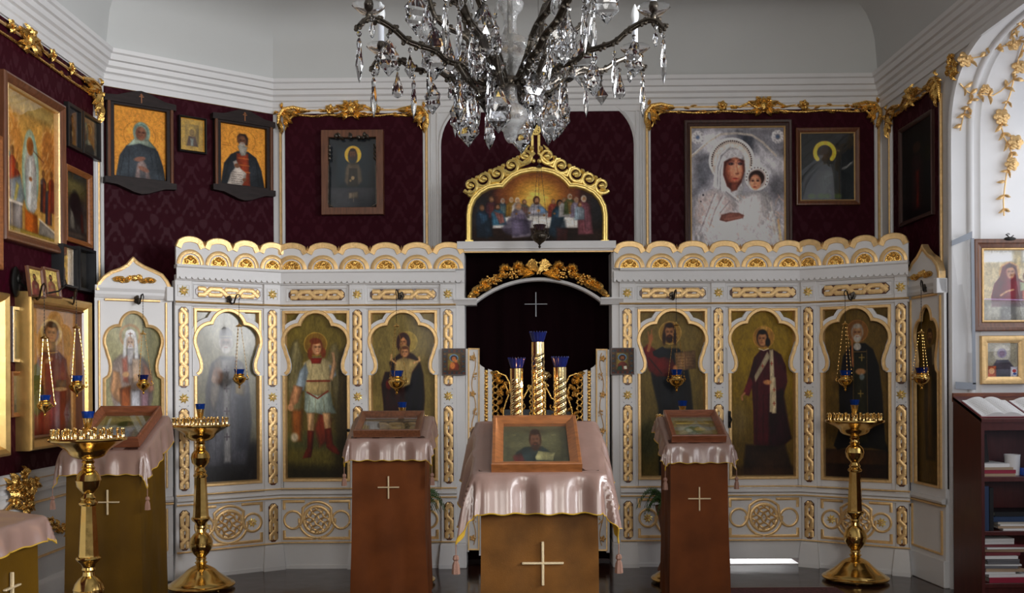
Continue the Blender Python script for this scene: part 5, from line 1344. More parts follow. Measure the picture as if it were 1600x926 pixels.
p.g([(380, 770), (430, 700), (560, 720), (545, 790), (470, 815), (410, 800)], '#5b5266', 12, 0.8); p.g([(650, 800), (690, 700), (752, 720), (760, 790), (700, 830)], '#27343f', 14, 0.85); p.g([(700, 760), (770, 770), (760, 840), (700, 845)], '#4a221e', 14, 0.7); p.g([(240, 760), (330, 700), (332, 790), (300, 828), (250, 810)], '#26303a', 14, 0.8)
for x, y in ((545, 676), (630, 690), (690, 680), (470, 680), (780, 676)): p.e(x, y, 7, 6, '#7a5a3a', 3)
a = zc3(180, 855); b_ = zc3(1000, 410)
painting('painting', p, ls, a[0], b_[0], a[1], b_[1], y=0.006, material='paint_matte', M=LS.M, clip=outl)
# carved scroll cresting
g = MB(); cresting = [(205, 520), (280, 482), (355, 452), (440, 405), (520, 350)]
for sg in (-1, 1):
    X = lambda x: 585+(585-x) if sg > 0 else x
    for i, (x, y) in enumerate(cresting):
        u, z = zc3(X(x), y); r = 0.066
        g.spiral((u, z), r, 1.35, PI*1.2 if sg < 0 else -PI*0.2, 'gold_bright', y=-0.01, rad=0.0165, sgn=-sg*(1 if i % 2 else 1), rise=0.02, n=26, seg=7, r1=0.2)
        g.ell((u, -0.03, z), (0.02, 0.014, 0.02), 'gold_bright')
        g.leaf(zc3(X(x+30), y-30), math.radians(60 if sg < 0 else 120), 0.05, 0.035, 'gold_bright', y=-0.01, lift=0.03)
        if i < 4:
            x2, y2 = cresting[i+1]
            pts = [zc3(X(x+5), y-40), zc3(X((x+x2)/2-8), (y+y2)/2-12), zc3(X((x+x2)/2+10), (y+y2)/2+34), zc3(X(x2+6), y2+44)]
            g.tube([(u_, -0.012, z_) for u_, z_ in pts], [0.01, 0.017, 0.017, 0.01], 'gold_bright', seg=7)
    # foot scroll and tip
    u, z = zc3(X(205), 560); g.spiral((u, z), 0.035, 1.1, 0, 'gold_bright', y=-0.01, rad=0.014, sgn=sg, n=14)
    pts = [zc3(X(500), 395), zc3(X(530), 372), zc3(X(560), 345), zc3(X(575), 330)]; g.tube([(u_, -0.015, z_) for u_, z_ in pts], 0.013, 'gold_bright', seg=7)
    pts = [zc3(X(508), 340), zc3(X(522), 308), zc3(X(545), 285)]; g.tube([(u_, -0.012, z_) for u_, z_ in pts], [0.016, 0.014, 0.004], 'gold_bright', seg=7)
    u, z = zc3(X(568), 378); g.ell((u, -0.02, z), (0.018, 0.014, 0.018), 'gold_bright')
obj('scroll_cresting', g, ls, LS.M, angle=0.8)
g = MB()
for x in (562, 600): u, z = zc3(x, 330); u2, z2 = zc3(x, 225); g.bbox(u-0.011, u+0.011, -0.02, 0.0, z, z2, 'gold_bright', 0.003)
u, z = zc3(581, 198)
for a in (0, PI/4, PI/2, -PI/4): g.band([(u-0.03*math.cos(a), z-0.03*math.sin(a)), (u+0.03*math.cos(a), z+0.03*math.sin(a))], 0.014, -0.022-0.003*a, 0.0, 'gold_bright', crown=0.003)
g.sweep([(u+0.036*math.cos(t), z+0.036*math.sin(t)) for t in [2*PI*i/20 for i in range(20)]], [(-0.007, 0), (-0.007, -0.02), (0.007, -0.02), (0.007, 0)], 'gold_bright', closed=True)
_, zt_ = zc3(581, 50); _, zb_ = zc3(581, 168); _, zm = zc3(581, 150)
g.bbox(u-0.010, u+0.010, -0.02, 0.0, zb_, zt_, 'gold_bright', 0.003); g.bbox(u-0.068, u+0.068, -0.022, 0.0, zm-0.012, zm+0.012, 'gold_bright', 0.003); _, z2 = zc3(581, 100)
g.bbox(u-0.035, u+0.035, -0.022, 0.0, z2-0.01, z2+0.01, 'gold_bright', 0.003)
for q in (-1, 1): g.spiral((u+q*0.068, zm), 0.018, 1, 0, 'gold_bright', y=-0.012, rad=0.008, sgn=q, n=10); g.spiral((u+q*0.03, zt_), 0.016, 1, 0, 'gold_bright', y=-0.012, rad=0.007, sgn=q, n=10)
obj('cross', g, ls, LS.M, angle=0.5)

# ================================================================== FRAMED ICONS ON THE WALLS
FR = {  # (inset from the outer edge as share of width, height towards the room as share of thickness)
 'plain': [(0, 0), (0, .8), (.08, .95), (.25, 1), (.6, .85), (.85, .6), (1, .45), (1, .1)],
 'deep': [(0, 0), (0, .9), (.1, 1), (.35, .95), (.5, .75), (.8, .6), (.9, .4), (1, .35), (1, .05)],
 'flat': [(0, 0), (0, 1), (.04, 1.03), (.96, 1.03), (1, 1), (1, .1)],
}
def icon_frame(o_parent, M, u0, u1, z0, z1, fw, th, style, mats, name='frame'):
    pr = FR[style]; mb = MB(); rectp = [(u0, z0), (u1, z0), (u1, z1), (u0, z1)]
    prof = [(s*fw, -0.006-h*th) for s, h in pr]
    mb.sweep(rectp, prof, mats[0], closed=True)
    o = obj(name, mb, o_parent, M, angle=0.4)
    if len(mats) > 1:
        m2 = MB(); m2.sweep(rectp, [(fw*0.86, -0.006-th*.35), (fw*0.86, -0.006-th*.66), (fw*0.95, -0.006-th*.72), (fw*1.05, -0.006-th*.6), (fw*1.05, -0.006-th*.1)], mats[1], closed=True)
        obj('gilt_lip', m2, o, M, angle=0.4)
    return o
def framed(pl, xl, xr, yt, yb, xref, label, pt, fw=0.03, th=0.03, style='plain', mats=('wood_brown',), name='framed_icon', cat='icon', glass=True, base=0.0, matp='paint_varnish', tilt=0.0, gain=None, group=None, uz=None):
    off = th+base
    if uz: u0, u1, z0, z1 = uz
    else:
        u0, u1 = pl.px(xl, (yt+yb)/2, off)[0], pl.px(xr, (yt+yb)/2, off)[0]
        z1, z0 = pl.px(xref, yt, off)[1], pl.px(xref, yb, off)[1]
    w, h = u1-u0, z1-z0
    M = pl.at((u0+u1)/2, -base, z0) @ Matrix.Rotation(tilt, 4, 'X')
    T = thing(name, M, label, cat, group)
    icon_frame(T, M, -w/2, w/2, 0, h, fw, th, style, mats)
    mb = MB(); mb.box(-w/2+0.004, w/2-0.004, -0.008-th*0.1, -0.004, 0.004, h-0.004, 'wood_dark'); obj('backing', mb, T, M, smooth=False)
    painting('painting', pt, T, -w/2+fw*0.97, w/2-fw*0.97, fw*0.97, h-fw*0.97, y=-0.010-th*0.12, material=matp, M=M, gain=gain)
    if glass:
        mb = MB(); mb.box(-w/2+fw*0.9, w/2-fw*0.9, -0.014-th*0.3, -0.012-th*0.3, fw*0.9, h-fw*0.9, 'pane_glass'); obj('glass_pane', mb, T, M, smooth=False)
    return T, (-w/2, w/2, 0, h), M

# --- back wall, left of the arch: brown kiot with a small dark saint
p = Paint(510, 215, 590, 325, '#20252a', 2.0, 60, 0.15); p.g([(510, 292), (590, 290), (590, 330), (510, 330)], '#4a4648', 3, 0.5); p.g([(520, 224), (584, 224), (584, 292), (520, 292)], '#27343a', 2, 0.8)
p.e(549.5, 240.5, 14, 14, '#c39a3a', 1); p.e(549, 244, 8, 12, '#2c3236', 2)
p.face(549, 240, 5, 7, '#5e4432', '#2a1e18', '#39322e'); p.g([(537, 262), (541, 254), (558, 254), (563, 264), (565, 282), (556, 290), (541, 290), (535, 282)], '#5d5244', 3); p.g([(543, 262), (556, 262), (558, 290), (541, 290)], '#2a2b2a', 2, 0.7); p.e(549, 277, 3, 3, '#8f7a5a', 1); p.e(545, 281, 2, 2, '#7c6a4c', 1)
p.g([(542, 300), (558, 298), (558, 309), (542, 309)], '#6b6052', 1.2); p.l([(550, 300), (550, 314)], 1, '#6b6052')
T, (a, b_, c0, h), M = framed(BW, 502, 599, 203, 335, 550, 'brown wooden case icon left of the arch with a small haloed elder in greys', p, fw=0.062, th=0.07, style='flat', mats=('wood_brown', 'old_bronze'), tilt=0.0, gain=1.6)
mb = MB()
for i in range(9): mb.leaf((-0.14+i*0.035, h-0.075+0.01*math.sin(i*2)), rnd.uniform(0, PI), 0.05, 0.03, 'old_bronze', y=-0.075, lift=0.015, lobes=0.5)
for sx in (-1, 1):
    for i in range(4): mb.leaf((sx*(b_-0.062), h-0.16-i*0.035), PI/2+sx*0.5, 0.045, 0.022, 'old_bronze', y=-0.075, lift=0.012)
    mb.tube([(sx*(b_-0.066), -0.075, h-0.3), (sx*(b_-0.06), -0.075, 0.09), (sx*(b_-0.1), -0.075, 0.068)], 0.006, 'old_bronze')
obj('carved_ornament', mb, T, M, angle=0.8)
# --- large silver-covered icon
p = Paint(312, 250, 815, 905, '#8f8c92', 0.5, 61, 0.16)
sil = '#b9b4b6'; dk = '#5a5a60'
p.g([(312, 250), (815, 250), (815, 420), (312, 420)], '#7c7b82', 30, 0.8); p.e(430, 330, 60, 60, '#c6c2c4', 40, 0.7); p.e(720, 440, 90, 60, '#c2bfc4', 30, 0.8); p.g([(330, 440), (410, 400), (440, 500), (400, 560), (330, 600)], '#5c5d64', 40, 0.9); p.g([(560, 270), (650, 300), (640, 380), (590, 340)], '#3c3f48', 20, 0.8)
p.g([(670, 330), (740, 380), (800, 440), (790, 520), (740, 480), (690, 440)], '#b4b1b6', 16, 0.9); p.e(780, 570, 40, 60, '#4b4a4e', 30, 0.8)
p.l([(320, 400), (400, 330), (470, 285), (560, 280), (640, 290), (700, 330), (770, 400)], 12, '#a39a90', 6, 0.8); p.l([(320, 392), (400, 322), (470, 278)], 4, '#dcd8d4', 4, 0.7)
for cx_, cy_ in ((350, 300), (780, 300)):
    for k in range(10): a = k*0.628; p.e(cx_+24*math.cos(a), cy_+26*math.sin(a), 11, 11, '#d4d0d0', 6, 0.6); p.e(cx_+24*math.cos(a)+4, cy_+26*math.sin(a)+4, 6, 6, '#6a686c', 5, 0.5)
    p.e(cx_, cy_, 9, 9, '#4d5a70', 4)
p.e(532, 425, 122, 122, '#c8beb6', 5); p.e(532, 432, 108, 112, '#9c928a', 6, 0.9); p.e(532, 438, 96, 104, '#b8aea8', 5)
for k in range(34):
    a = PI+PI*1.12*(k/33)-0.19; p.e(532+107*math.cos(a), 430+110*math.sin(a), 4, 4, '#2e2426', 2)
for k in range(60): a = PI+PI*1.2*(k/59)-0.3; p.e(532+120*math.cos(a), 427+120*math.sin(a), 3, 3, '#ebe6e2', 2, 0.8)
p.g([(430, 560), (440, 480), (452, 420), (480, 375), (525, 352), (570, 365), (598, 405), (606, 470), (600, 560), (570, 650), (520, 640)], '#bdb9bb', 6)
p.folds([[(455, 560), (458, 460), (478, 400), (520, 365)], [(470, 580), (470, 480), (488, 420)], [(590, 400), (600, 470), (590, 560)], [(575, 385), (585, 410)]], '#5c5a60', 5, 0.7); p.folds([[(446, 540), (450, 450), (470, 395), (510, 358)], [(480, 600), (476, 480), (492, 410), (530, 380)]], '#e6e2e2', 4, 0.7)
p.e(545, 395, 52, 30, '#a6a2a4', 8, 0.9); p.g([(490, 430), (520, 415), (560, 410), (600, 425), (602, 480), (585, 540), (560, 575), (535, 585), (505, 560), (485, 500)], '#5b2f28', 6)
p.e(545, 480, 46, 68, '#7c4636', 10); p.e(553, 474, 35, 58, '#b07860', 18); p.e(556, 456, 24, 18, '#c89078', 14, 0.7); p.e(566, 490, 18, 32, '#bb8468', 14, 0.7); p.g([(520, 545), (565, 540), (560, 580), (530, 590)], '#6b3c30', 8)
for x_, w_ in ((528, 17), (578, 15)):
    p.e(x_, 440, w_, 9, '#4c2f38', 8, 0.7); p.e(x_, 443, w_*0.7, 5, '#1d1216', 3, 0.9); p.l([(x_-w_, 428), (x_, 422), (x_+w_, 428)], 4, '#3b2022', 4, 0.7); p.e(x_-2, 443, 3, 3, '#f0e0d0', 2, 0.3)
p.l([(556, 436), (562, 470), (566, 492)], 5, '#6e4032', 7, 0.6); p.e(562, 494, 10, 5, '#5a2e26', 5, 0.7); p.e(552, 520, 16, 4, '#7a2a26', 4); p.e(552, 526, 14, 3, '#a85648', 4, 0.8)
# child
p.e(668, 520, 64, 64, '#c4bcb8', 5); p.e(668, 522, 50, 52, '#998e8a', 5)
for k in range(28): a = PI*0.9+PI*1.3*(k/27); p.e(668+57*math.cos(a), 520+57*math.sin(a), 3.5, 3.5, '#3a3034' if k % 2 else '#efeaea', 2)
p.e(666, 518, 42, 40, '#2c1e1c', 5); p.e(660, 540, 30, 40, '#a8745c', 8); p.e(656, 545, 22, 32, '#b98468', 12, 0.8)
for x_ in (645, 672): p.e(x_, 533, 8, 4, '#24181a', 4); p.l([(x_-9, 524), (x_+9, 524)], 3, '#3b2622', 3, 0.7)
p.l([(655, 532), (653, 556)], 3, '#6e4434', 4, 0.5); p.e(655, 566, 9, 3, '#7d2f28', 3)
# silver robes; relief glints and shade painted as light and dark strokes
p.g([(340, 640), (370, 600), (440, 570), (500, 600), (560, 640), (600, 600), (650, 590), (720, 590), (750, 640), (790, 720), (800, 905), (330, 905)], '#b5b0b2', 10)
rr = random.Random(5)
for k in range(330):
    x = rr.uniform(335, 800); y = rr.uniform(600, 900); L_ = rr.uniform(12, 55); a = rr.choice((1.2, 1.0, 1.7, 2.1, 0.6))+rr.uniform(-.3, .3)
    q = [(x, y), (x+L_*0.5*math.cos(a)+rr.uniform(-8, 8), y+L_*0.5*math.sin(a)), (x+L_*math.cos(a), y+L_*math.sin(a))]
    p.l(q, rr.uniform(2, 4.5), rr.choice(('#dedada', '#e8e4e6', '#8b878c', '#6f6b72', '#cfa88e', '#b89078', '#a39ea2', '#9c8a88')), 7, 0.5)
p.g([(350, 620), (430, 580), (520, 620), (560, 660), (540, 700), (470, 720), (430, 780), (340, 760)], '#ad9a96', 24, 0.55); p.folds([[(440, 600), (400, 700), (360, 800)], [(480, 610), (440, 690), (410, 780)], [(520, 640), (470, 700)], [(500, 590), (560, 640)]], '#5f5a60', 5, 0.6); p.folds([[(450, 600), (412, 700), (372, 800)], [(490, 615), (452, 690)], [(510, 585), (568, 632)]], '#ece8e8', 4, 0.7)
p.g([(570, 640), (640, 600), (720, 600), (740, 680), (700, 760), (620, 800), (560, 760)], '#cdc6c6', 18, 0.8); p.folds([[(600, 640), (590, 740)], [(640, 620), (620, 720)], [(690, 610), (700, 720)], [(720, 640), (730, 740)]], '#7c767a', 5, 0.5)
p.g([(465, 740), (475, 712), (520, 700), (570, 702), (598, 716), (590, 730), (540, 742), (500, 750)], '#7e5046', 5); p.l([(480, 728), (590, 712)], 3, '#5c3830', 4, 0.6); p.l([(490, 738), (590, 724)], 3, '#a87868', 4, 0.5)
for y_ in (650, 700, 760): p.l([(740, y_), (790, 900)], 5, '#cfc6bc', 6, 0.6)
p.l([(780, 740), (795, 850)], 10, '#d0a068', 8, 0.7); p.e(365, 640, 4, 4, '#2e2a30', 2); p.e(378, 606, 5, 5, '#2e2a30', 2)
framed(BW, 1070, 1238, 187, 402, 1150, 'large silver-toned icon of mother and child in relief robes standing behind the crest', p, fw=0.06, th=0.05, style='deep', mats=('wood_dark', 'gold_leaf'), glass=False, matp='paint_varnish', gain=1.9)
# --- horseshoe-halo icon
p = Paint(1252, 205, 1338, 313, '#242a2d', 1.6, 62, 0.1); p.g([(1262, 230), (1330, 230), (1330, 306), (1262, 306)], '#3a3f41', 6, 0.5); p.e(1291, 250, 16, 34, '#3b3f40', 6); p.g([(1278, 262), (1306, 262), (1316, 312), (1266, 312)], '#4c504f', 6); p.e(1291, 238, 8, 11, '#4a3f36', 4)
pts = [(1291+15.5*math.cos(t), 236-15.5*math.sin(t)) for t in [math.radians(-42+i*(264)/20) for i in range(21)]]
p.l(pts, 6.5, '#e6bf4a', 1)
for x in (1270, 1285, 1295, 1312): p.e(x, 306, 6, 4, '#4a5a34', 3)
framed(BW, 1244, 1344, 199, 320, 1295, 'glazed brown-framed icon right of the silver one with a yellow horseshoe halo', p, fw=0.045, th=0.04, style='plain', mats=('wood_brown', 'gold_leaf'), gain=1.3)
# --- right wall, dim icon
p = Paint(0, 0, 60, 160, '#161416', 1.5, 63, 0.2); p.e(30, 40, 8, 10, '#3a2a22', 3); p.g([(18, 60), (26, 50), (38, 52), (46, 70), (44, 150), (20, 150)], '#2a1a1c', 4); p.g([(28, 80), (36, 80), (35, 145), (29, 145)], '#5a1c14', 4)
framed(RW, 1404, 1456, 186, 345, 1430, 'very dark tall icon on the shaded right wall with a faint red-robed figure', p, fw=0.035, th=0.03, mats=('wood_dark',), glass=False)

# --- slanted wall: two wooden house-shaped cases and a small gilt one
def kiot(xl, xr, yt, yb, label, pt):
    off = 0.06
    u0, u1 = DW.px(xl, 230, off)[0], DW.px(xr, 230, off)[0]; xc = (xl+xr)/2
    z1, z0 = DW.px(xc, yt, off)[1], DW.px(xc, yb, off)[1]; w = u1-u0; h = z1-z0
    M = DW.at((u0+u1)/2, 0, z0); T = thing('framed_icon', M, label, 'icon')
    icon_frame(T, M, -w/2, w/2, 0, h, 0.052, 0.05, 'flat', ('wood_panel_dark',))
    mb = MB(); mb.box(-w/2+.01, w/2-.01, -0.012, -0.002, .01, h-.01, 'wood_dark'); obj('backing', mb, T, M, smooth=False)
    for side, sgn in (('crest', 1), ('apron', -1)):
        mb = MB(); zb_ = h if sgn > 0 else 0; e = 0.02
        pts = [(-w/2-e, zb_-sgn*0.035), (w/2+e, zb_-sgn*0.035), (w/2+e, zb_+sgn*0.012), (w/2*0.72, zb_+sgn*0.020), (w/2*0.45, zb_+sgn*0.045), (w/2*0.22, zb_+sgn*0.068), (0, zb_+sgn*0.078), (-w/2*0.22, zb_+sgn*0.068), (-w/2*0.45, zb_+sgn*0.045), (-w/2*0.72, zb_+sgn*0.020), (-w/2-e, zb_+sgn*0.012)]
        mb.prism(pts, -0.075, 0.0, 'wood_panel_dark'); o = obj(side, mb, T, M, smooth=False)
        if sgn > 0:
            m2 = MB()
            for (a0, a1, b0, b1) in ((-.004, .004, .0, .075), (-.018, .018, .048, .055), (-.011, .011, .062, .067)): m2.box(a0, a1, -0.079, -0.075, h-0.02+b0, h-0.02+b1, 'wood_orange')
            obj('cross', m2, o, smooth=False)
    for sx in (-1, 1):
        mb = MB(); mb.tube([(sx*(w/2-0.012), -0.062, 0.03), (sx*(w/2-0.012), -0.062, h-0.03)], 0.013, 'wood_brown', seg=8); obj('side_column', mb, T, M)
    painting('painting', pt, T, -w/2+.05, w/2-.05, .05, h-.05, y=-0.02, material='paint_matte', M=M)
p = Paint(182, 165, 262, 288, '#c8893a', 1.6, 64, 0.05); p.ring(222, 212, 24, .8, '#9a6628'); p.script(188, 206, 14, '#8a5a20', 0.5, 1, 3); p.script(238, 218, 12, '#8a5a20', 0.5, 1, 3)
p.g([(186, 288), (192, 250), (202, 232), (214, 224), (240, 224), (250, 236), (258, 262), (262, 290)], '#3e444a', 1.2); p.e(225, 207, 13, 19, '#7b8d80', 1.4); p.g([(203, 233), (214, 218), (236, 218), (248, 232), (240, 231), (222, 226)], '#8a9788', 1.4)
p.face(224, 208, 8, 12.5, '#7a5440', None, None, '#432a20', turn=0.1); p.l([(214, 205), (217, 196), (225, 192), (233, 197), (235, 207)], 2, '#5c6e66', 1.5); p.g([(218, 262), (226, 252), (232, 262), (240, 290), (214, 290)], '#a08a84', 2, 0.85); p.g([(222, 266), (230, 270), (232, 288), (222, 288)], '#3e444a', 2, 0.6)
p.e(222, 253, 9, 4, '#7c584a', 1.5, rot=-0.3); p.e(228, 270, 9, 4, '#7c584a', 1.5, rot=0.4); p.folds([[(198, 250), (192, 285)], [(206, 240), (205, 288)], [(246, 240), (252, 285)], [(238, 236), (242, 262)]], '#23282c', 1.4, .6)
kiot(168, 271, 158, 288, 'house-shaped dark wooden icon with a woman in grey veil on ochre ground', p)
p = Paint(345, 192, 414, 300, '#c8893a', 1.7, 65, 0.05); p.ring(379, 218, 20, .7, '#9a6628'); p.script(350, 226, 12, '#7a4c18', 0.7, 2, 3); p.script(398, 234, 10, '#7a4c18', 0.7, 1, 3)
p.g([(347, 300), (352, 262), (362, 245), (372, 238), (388, 237), (400, 246), (408, 268), (413, 302)], '#303439', 1.2); p.g([(370, 242), (388, 240), (391, 300), (372, 300)], '#80381e', 1.5); p.folds([[(374, 250), (388, 250)], [(374, 262), (389, 262)], [(374, 274), (390, 274)]], '#c07a3a', 1.5, .7)
p.g([(372, 222), (371, 212), (375, 206), (384, 206), (388, 213), (387, 226)], '#4a3426', 1.3); p.face(379, 219, 6, 9.5, '#6c4a36', None, '#8f8a80', '#38241a'); p.g([(372, 228), (387, 228), (384, 244), (377, 246)], '#938e84', 1.5)
p.g([(365, 258), (370, 254), (376, 268), (385, 276), (384, 285), (378, 300), (356, 300), (362, 278), (368, 268)], '#b9aea4', 1.2); p.script(363, 276, 15, '#2e2420', 0.7, 6, 2, 4); p.e(371, 264, 4, 4, '#6c4a36', 1.3); p.e(382, 288, 3, 3, '#6c4a36', 1.3); p.folds([[(358, 260), (352, 295)], [(400, 255), (404, 295)]], '#15181b', 1.4, .6)
kiot(336, 426, 186, 299, 'house-shaped dark wooden icon with a bearded monk holding an inscribed scroll', p)
p = Paint(283, 187, 318, 236, '#a8893c', 2.2, 66, 0.1); p.g([(291, 195), (311, 195), (311, 228), (291, 228)], '#9a8040', 2); p.e(301, 207, 4, 5, '#4a3a28', 1); p.g([(293, 228), (296, 213), (306, 213), (310, 228)], '#5c4438', 1.5); p.e(301, 205, 6, 6, '#c0a050', 1, .4); p.g([(298, 216), (304, 216), (303, 228), (299, 228)], '#8a9088', 1)
framed(DW, 280, 323, 182, 238, 301, 'small gilt-covered icon in a black frame between the two ochre ones', p, fw=0.018, th=0.05, style='deep', mats=('black_paint', 'brass_bright'), matp='paint_gloss')

# --- left wall
def lw(xl, xr, yt, yb, xref, *a, **k): return framed(LW, xl, xr, yt, yb, xref, *a, **k)
p = Paint(0, 0, 380, 520, '#b58a48', 0.42, 67, 0.12)
p.e(60, 190, 70, 100, '#b0763a', 20, .8); p.e(330, 190, 60, 110, '#9c6230', 20, .8); p.g([(0, 0), (380, 0), (380, 60), (0, 70)], '#a89058', 20, .8)
rr = random.Random(8)
for k in range(46):
    x = rr.choice((rr.uniform(5, 120), rr.uniform(270, 370))); y = rr.uniform(70, 300); p.l([(x, y), (x+rr.uniform(8, 22), y-rr.uniform(14, 36))], rr.uniform(3, 7), rr.choice(('#d8a868', '#c4884a', '#8a5426', '#e0b880')), 5, .6)
p.e(192, 275, 62, 160, '#7d9480', 4); p.e(192, 280, 50, 145, '#93a896', 6); p.g([(165, 200), (215, 200), (236, 260), (240, 400), (200, 440), (160, 400), (150, 260)], '#c9c4ba', 6)
p.folds([[(180, 220), (170, 400)], [(200, 220), (198, 420)], [(215, 230), (224, 400)]], '#9a968e', 5, .7); p.e(190, 178, 26, 34, '#8f5a2c', 6); p.e(190, 180, 16, 24, '#6e3c20', 6); p.l([(215, 190), (290, 215)], 4, '#5a3020', 4)
p.e(192, 300, 12, 8, '#8f5a34', 5)
for (x, y, c1, c2, s) in ((25, 200, '#6c8078', '#8a9a84', 1.1), (62, 220, '#a03a1c', '#b84a24', 1.15), (95, 270, '#7a3020', '#8f4a2c', .9), (290, 260, '#4a3a3a', '#7a3a24', 1), (330, 300, '#36383e', '#a0502c', 1), (355, 250, '#8a3a20', '#6a2a1c', 1)):
    p.g([(x-22*s, y+30*s), (x, y+10*s), (x+22*s, y+30*s), (x+26*s, y+150*s), (x-26*s, y+150*s)], c1, 6); p.g([(x-5*s, y+20*s), (x+20*s, y+40*s), (x+14*s, y+150*s), (x-8*s, y+150*s)], c2, 6, .8); p.e(x, y, 12*s, 15*s, '#5a3420', 5); p.e(x, y, 18*s, 19*s, '#b08c40', 3, .25)
p.g([(40, 330), (120, 300), (150, 380), (110, 440), (50, 430)], '#7d8a8e', 10, .9); p.g([(90, 330), (110, 340), (80, 430), (62, 430)], '#b09a48', 8, .8)
p.g([(0, 410), (130, 410), (130, 500), (0, 500)], '#8c8078', 4); p.g([(0, 400), (135, 400), (135, 412), (0, 412)], '#c8b8a8', 3); p.g([(260, 440), (380, 470), (380, 520), (250, 500)], '#8c8478', 4); p.l([(255, 440), (380, 475)], 7, '#c8b8a0', 3); p.g([(150, 420), (240, 430), (250, 520), (150, 520)], '#a0521c', 10, .9); p.g([(0, 495), (380, 500), (380, 520), (0, 520)], '#8f7a3c', 6)
lw(9, 104, 166, 399, 104, 'big glazed icon on the left wall with a white-robed figure in a green aureole', p, fw=0.07, th=0.07, style='plain', mats=('wood_brown', 'gold_leaf'), matp='paint_matte')
p = Paint(0, 0, 60, 200, '#7a5a34', 1, 68, .1)
lw(-70, 5, 213, 422, 5, 'reddish brown icon frame cut by the left edge of the view', p, fw=0.06, th=0.05, mats=('wood_orange',), base=0.0)
def dim_saint(seed, bg, robe, skin='#6a5040', halo=None, w=60, h=90):
    p = Paint(0, 0, w, h, bg, 1.6, seed, .15); cx = w/2
    if halo: p.e(cx, h*.28, w*.2, w*.2, halo, 1.5)
    p.g([(cx-w*.32, h), (cx-w*.28, h*.55), (cx-w*.1, h*.42), (cx+w*.1, h*.42), (cx+w*.28, h*.55), (cx+w*.32, h)], robe, 3); p.face(cx, h*.3, w*.1, h*.1, skin, '#2c2018', '#3a2e26')
    p.folds([[(cx-w*.15, h*.55), (cx-w*.18, h)], [(cx+w*.12, h*.55), (cx+w*.16, h)]], '#15120f', 1.5, .5); p.g([(cx-4, h*.6), (cx+7, h*.58), (cx+8, h*.72), (cx-3, h*.74)], '#8a7a5a', 1.5, .8)
    return p
lw(106, 128, 172, 239, 128, 'black-framed grey icon beside the big one, left of an equal pair', dim_saint(70, '#4a4c4e', '#2c2e30'), fw=0.025, th=0.035, style='flat', mats=('black_paint',))
lw(129.5, 157, 190, 253, 157, 'black-framed brownish metal icon, right of an equal pair high at the corner', dim_saint(71, '#5c574c', '#4c443a', halo='#8a7c50'), fw=0.022, th=0.035, style='flat', mats=('black_paint',))
p = Paint(0, 0, 100, 150, '#3f3d38', 1.2, 72, .2); p.g([(0, 10), (100, 10), (100, 60), (0, 60)], '#6a5f38', 20, .8); p.e(45, 70, 25, 30, '#1e1d1c', 10, .9); p.e(60, 90, 20, 26, '#262422', 8, .9); p.g([(20, 80), (35, 90), (45, 130), (20, 128)], '#7c766a', 5, .8); p.g([(70, 85), (80, 90), (84, 130), (72, 130)], '#5a2a1c', 5, .8); p.g([(5, 135), (95, 135), (95, 145), (5, 145)], '#5a4f44', 3, .8)
lw(104, 144.5, 274, 388, 144, 'orange-brown framed icon with a dark crowded scene right of the big one', p, fw=0.04, th=0.04, mats=('wood_orange',))
lw(97, 121, 387, 451, 121, 'grey metal-framed icon with ochre saint, left of the pair below', dim_saint(73, '#b08c3c', '#7a5a4c', halo='#c09c48'), fw=0.016, th=0.08, style='flat', mats=('book_black', 'silver'))
lw(123, 149, 392, 458, 149, 'dark box icon with rounded metal rim, right of the pair below', dim_saint(74, '#3c3832', '#4e453c'), fw=0.02, th=0.08, style='flat', mats=('book_black',), matp='paint_gloss')
ua = LW.px(50, 440, .1)[0]
for i, (xl, xr, yt, yb, lab) in enumerate(((49, 72, 420, 467, 'left half of a small wooden folding diptych perched on the big gold frame'), (74, 97, 422, 467, 'right half of a small wooden folding diptych perched on the big gold frame'))):
    framed(LW, xl, xr, yt, yb, xr, lab, dim_saint(75+i, '#b8a060', '#7a4038' if i == 0 else '#93604a', '#8a6044'), fw=0.016, th=0.025, mats=('wood_brown',), base=0.13, tilt=-0.12, glass=False)
# tall gold-framed young saint
p = Paint(0, 0, 190, 530, '#a3743c', 0.55, 78, .06); p.grad('#a87a40', '#8a5c34', 0.5); p.e(95, 100, 40, 58, '#c2a060', 2); p.e(95, 100, 36, 54, '#b89a68', 3)
p.g([(30, 290), (50, 200), (75, 175), (120, 175), (150, 210), (168, 300), (170, 530), (20, 530), (22, 380)], '#7c3020', 5); p.g([(20, 250), (45, 230), (60, 260), (66, 420), (40, 450), (24, 420)], '#5a6430', 5, .9); p.g([(60, 200), (80, 185), (70, 320), (56, 330)], '#86441e', 4)
p.face(95, 104, 21, 38, '#a87850', '#3c2012', None, '#6b4426'); p.g([(82, 140), (108, 140), (112, 176), (78, 176)], '#a07248', 4); p.e(84, 218, 18, 10, '#a0744c', 4, rot=-.6); p.l([(74, 180), (95, 186), (118, 180)], 4, '#b08c48', 3)
p.g([(110, 300), (150, 300), (152, 330), (112, 332)], '#6c5030', 3); p.e(128, 340, 26, 9, '#a8865c', 4); p.folds([[(70, 340), (60, 530)], [(100, 220), (100, 520)], [(130, 360), (140, 525)], [(150, 240), (160, 340)]], '#4a1a12', 4, .5); p.l([(66, 230), (72, 440)], 3, '#c0a060', 3, .7)
lw(49, 145, 472, 690, 145, 'tall red-robed young saint in a deep gold frame low on the left wall', p, fw=0.085, th=0.11, style='plain', mats=('gold_frame', 'wood_brown'), matp='paint_varnish')
u0, u1 = LW.px(62, 500, .12)[0], LW.px(143, 500, .12)[0]
m = MB()
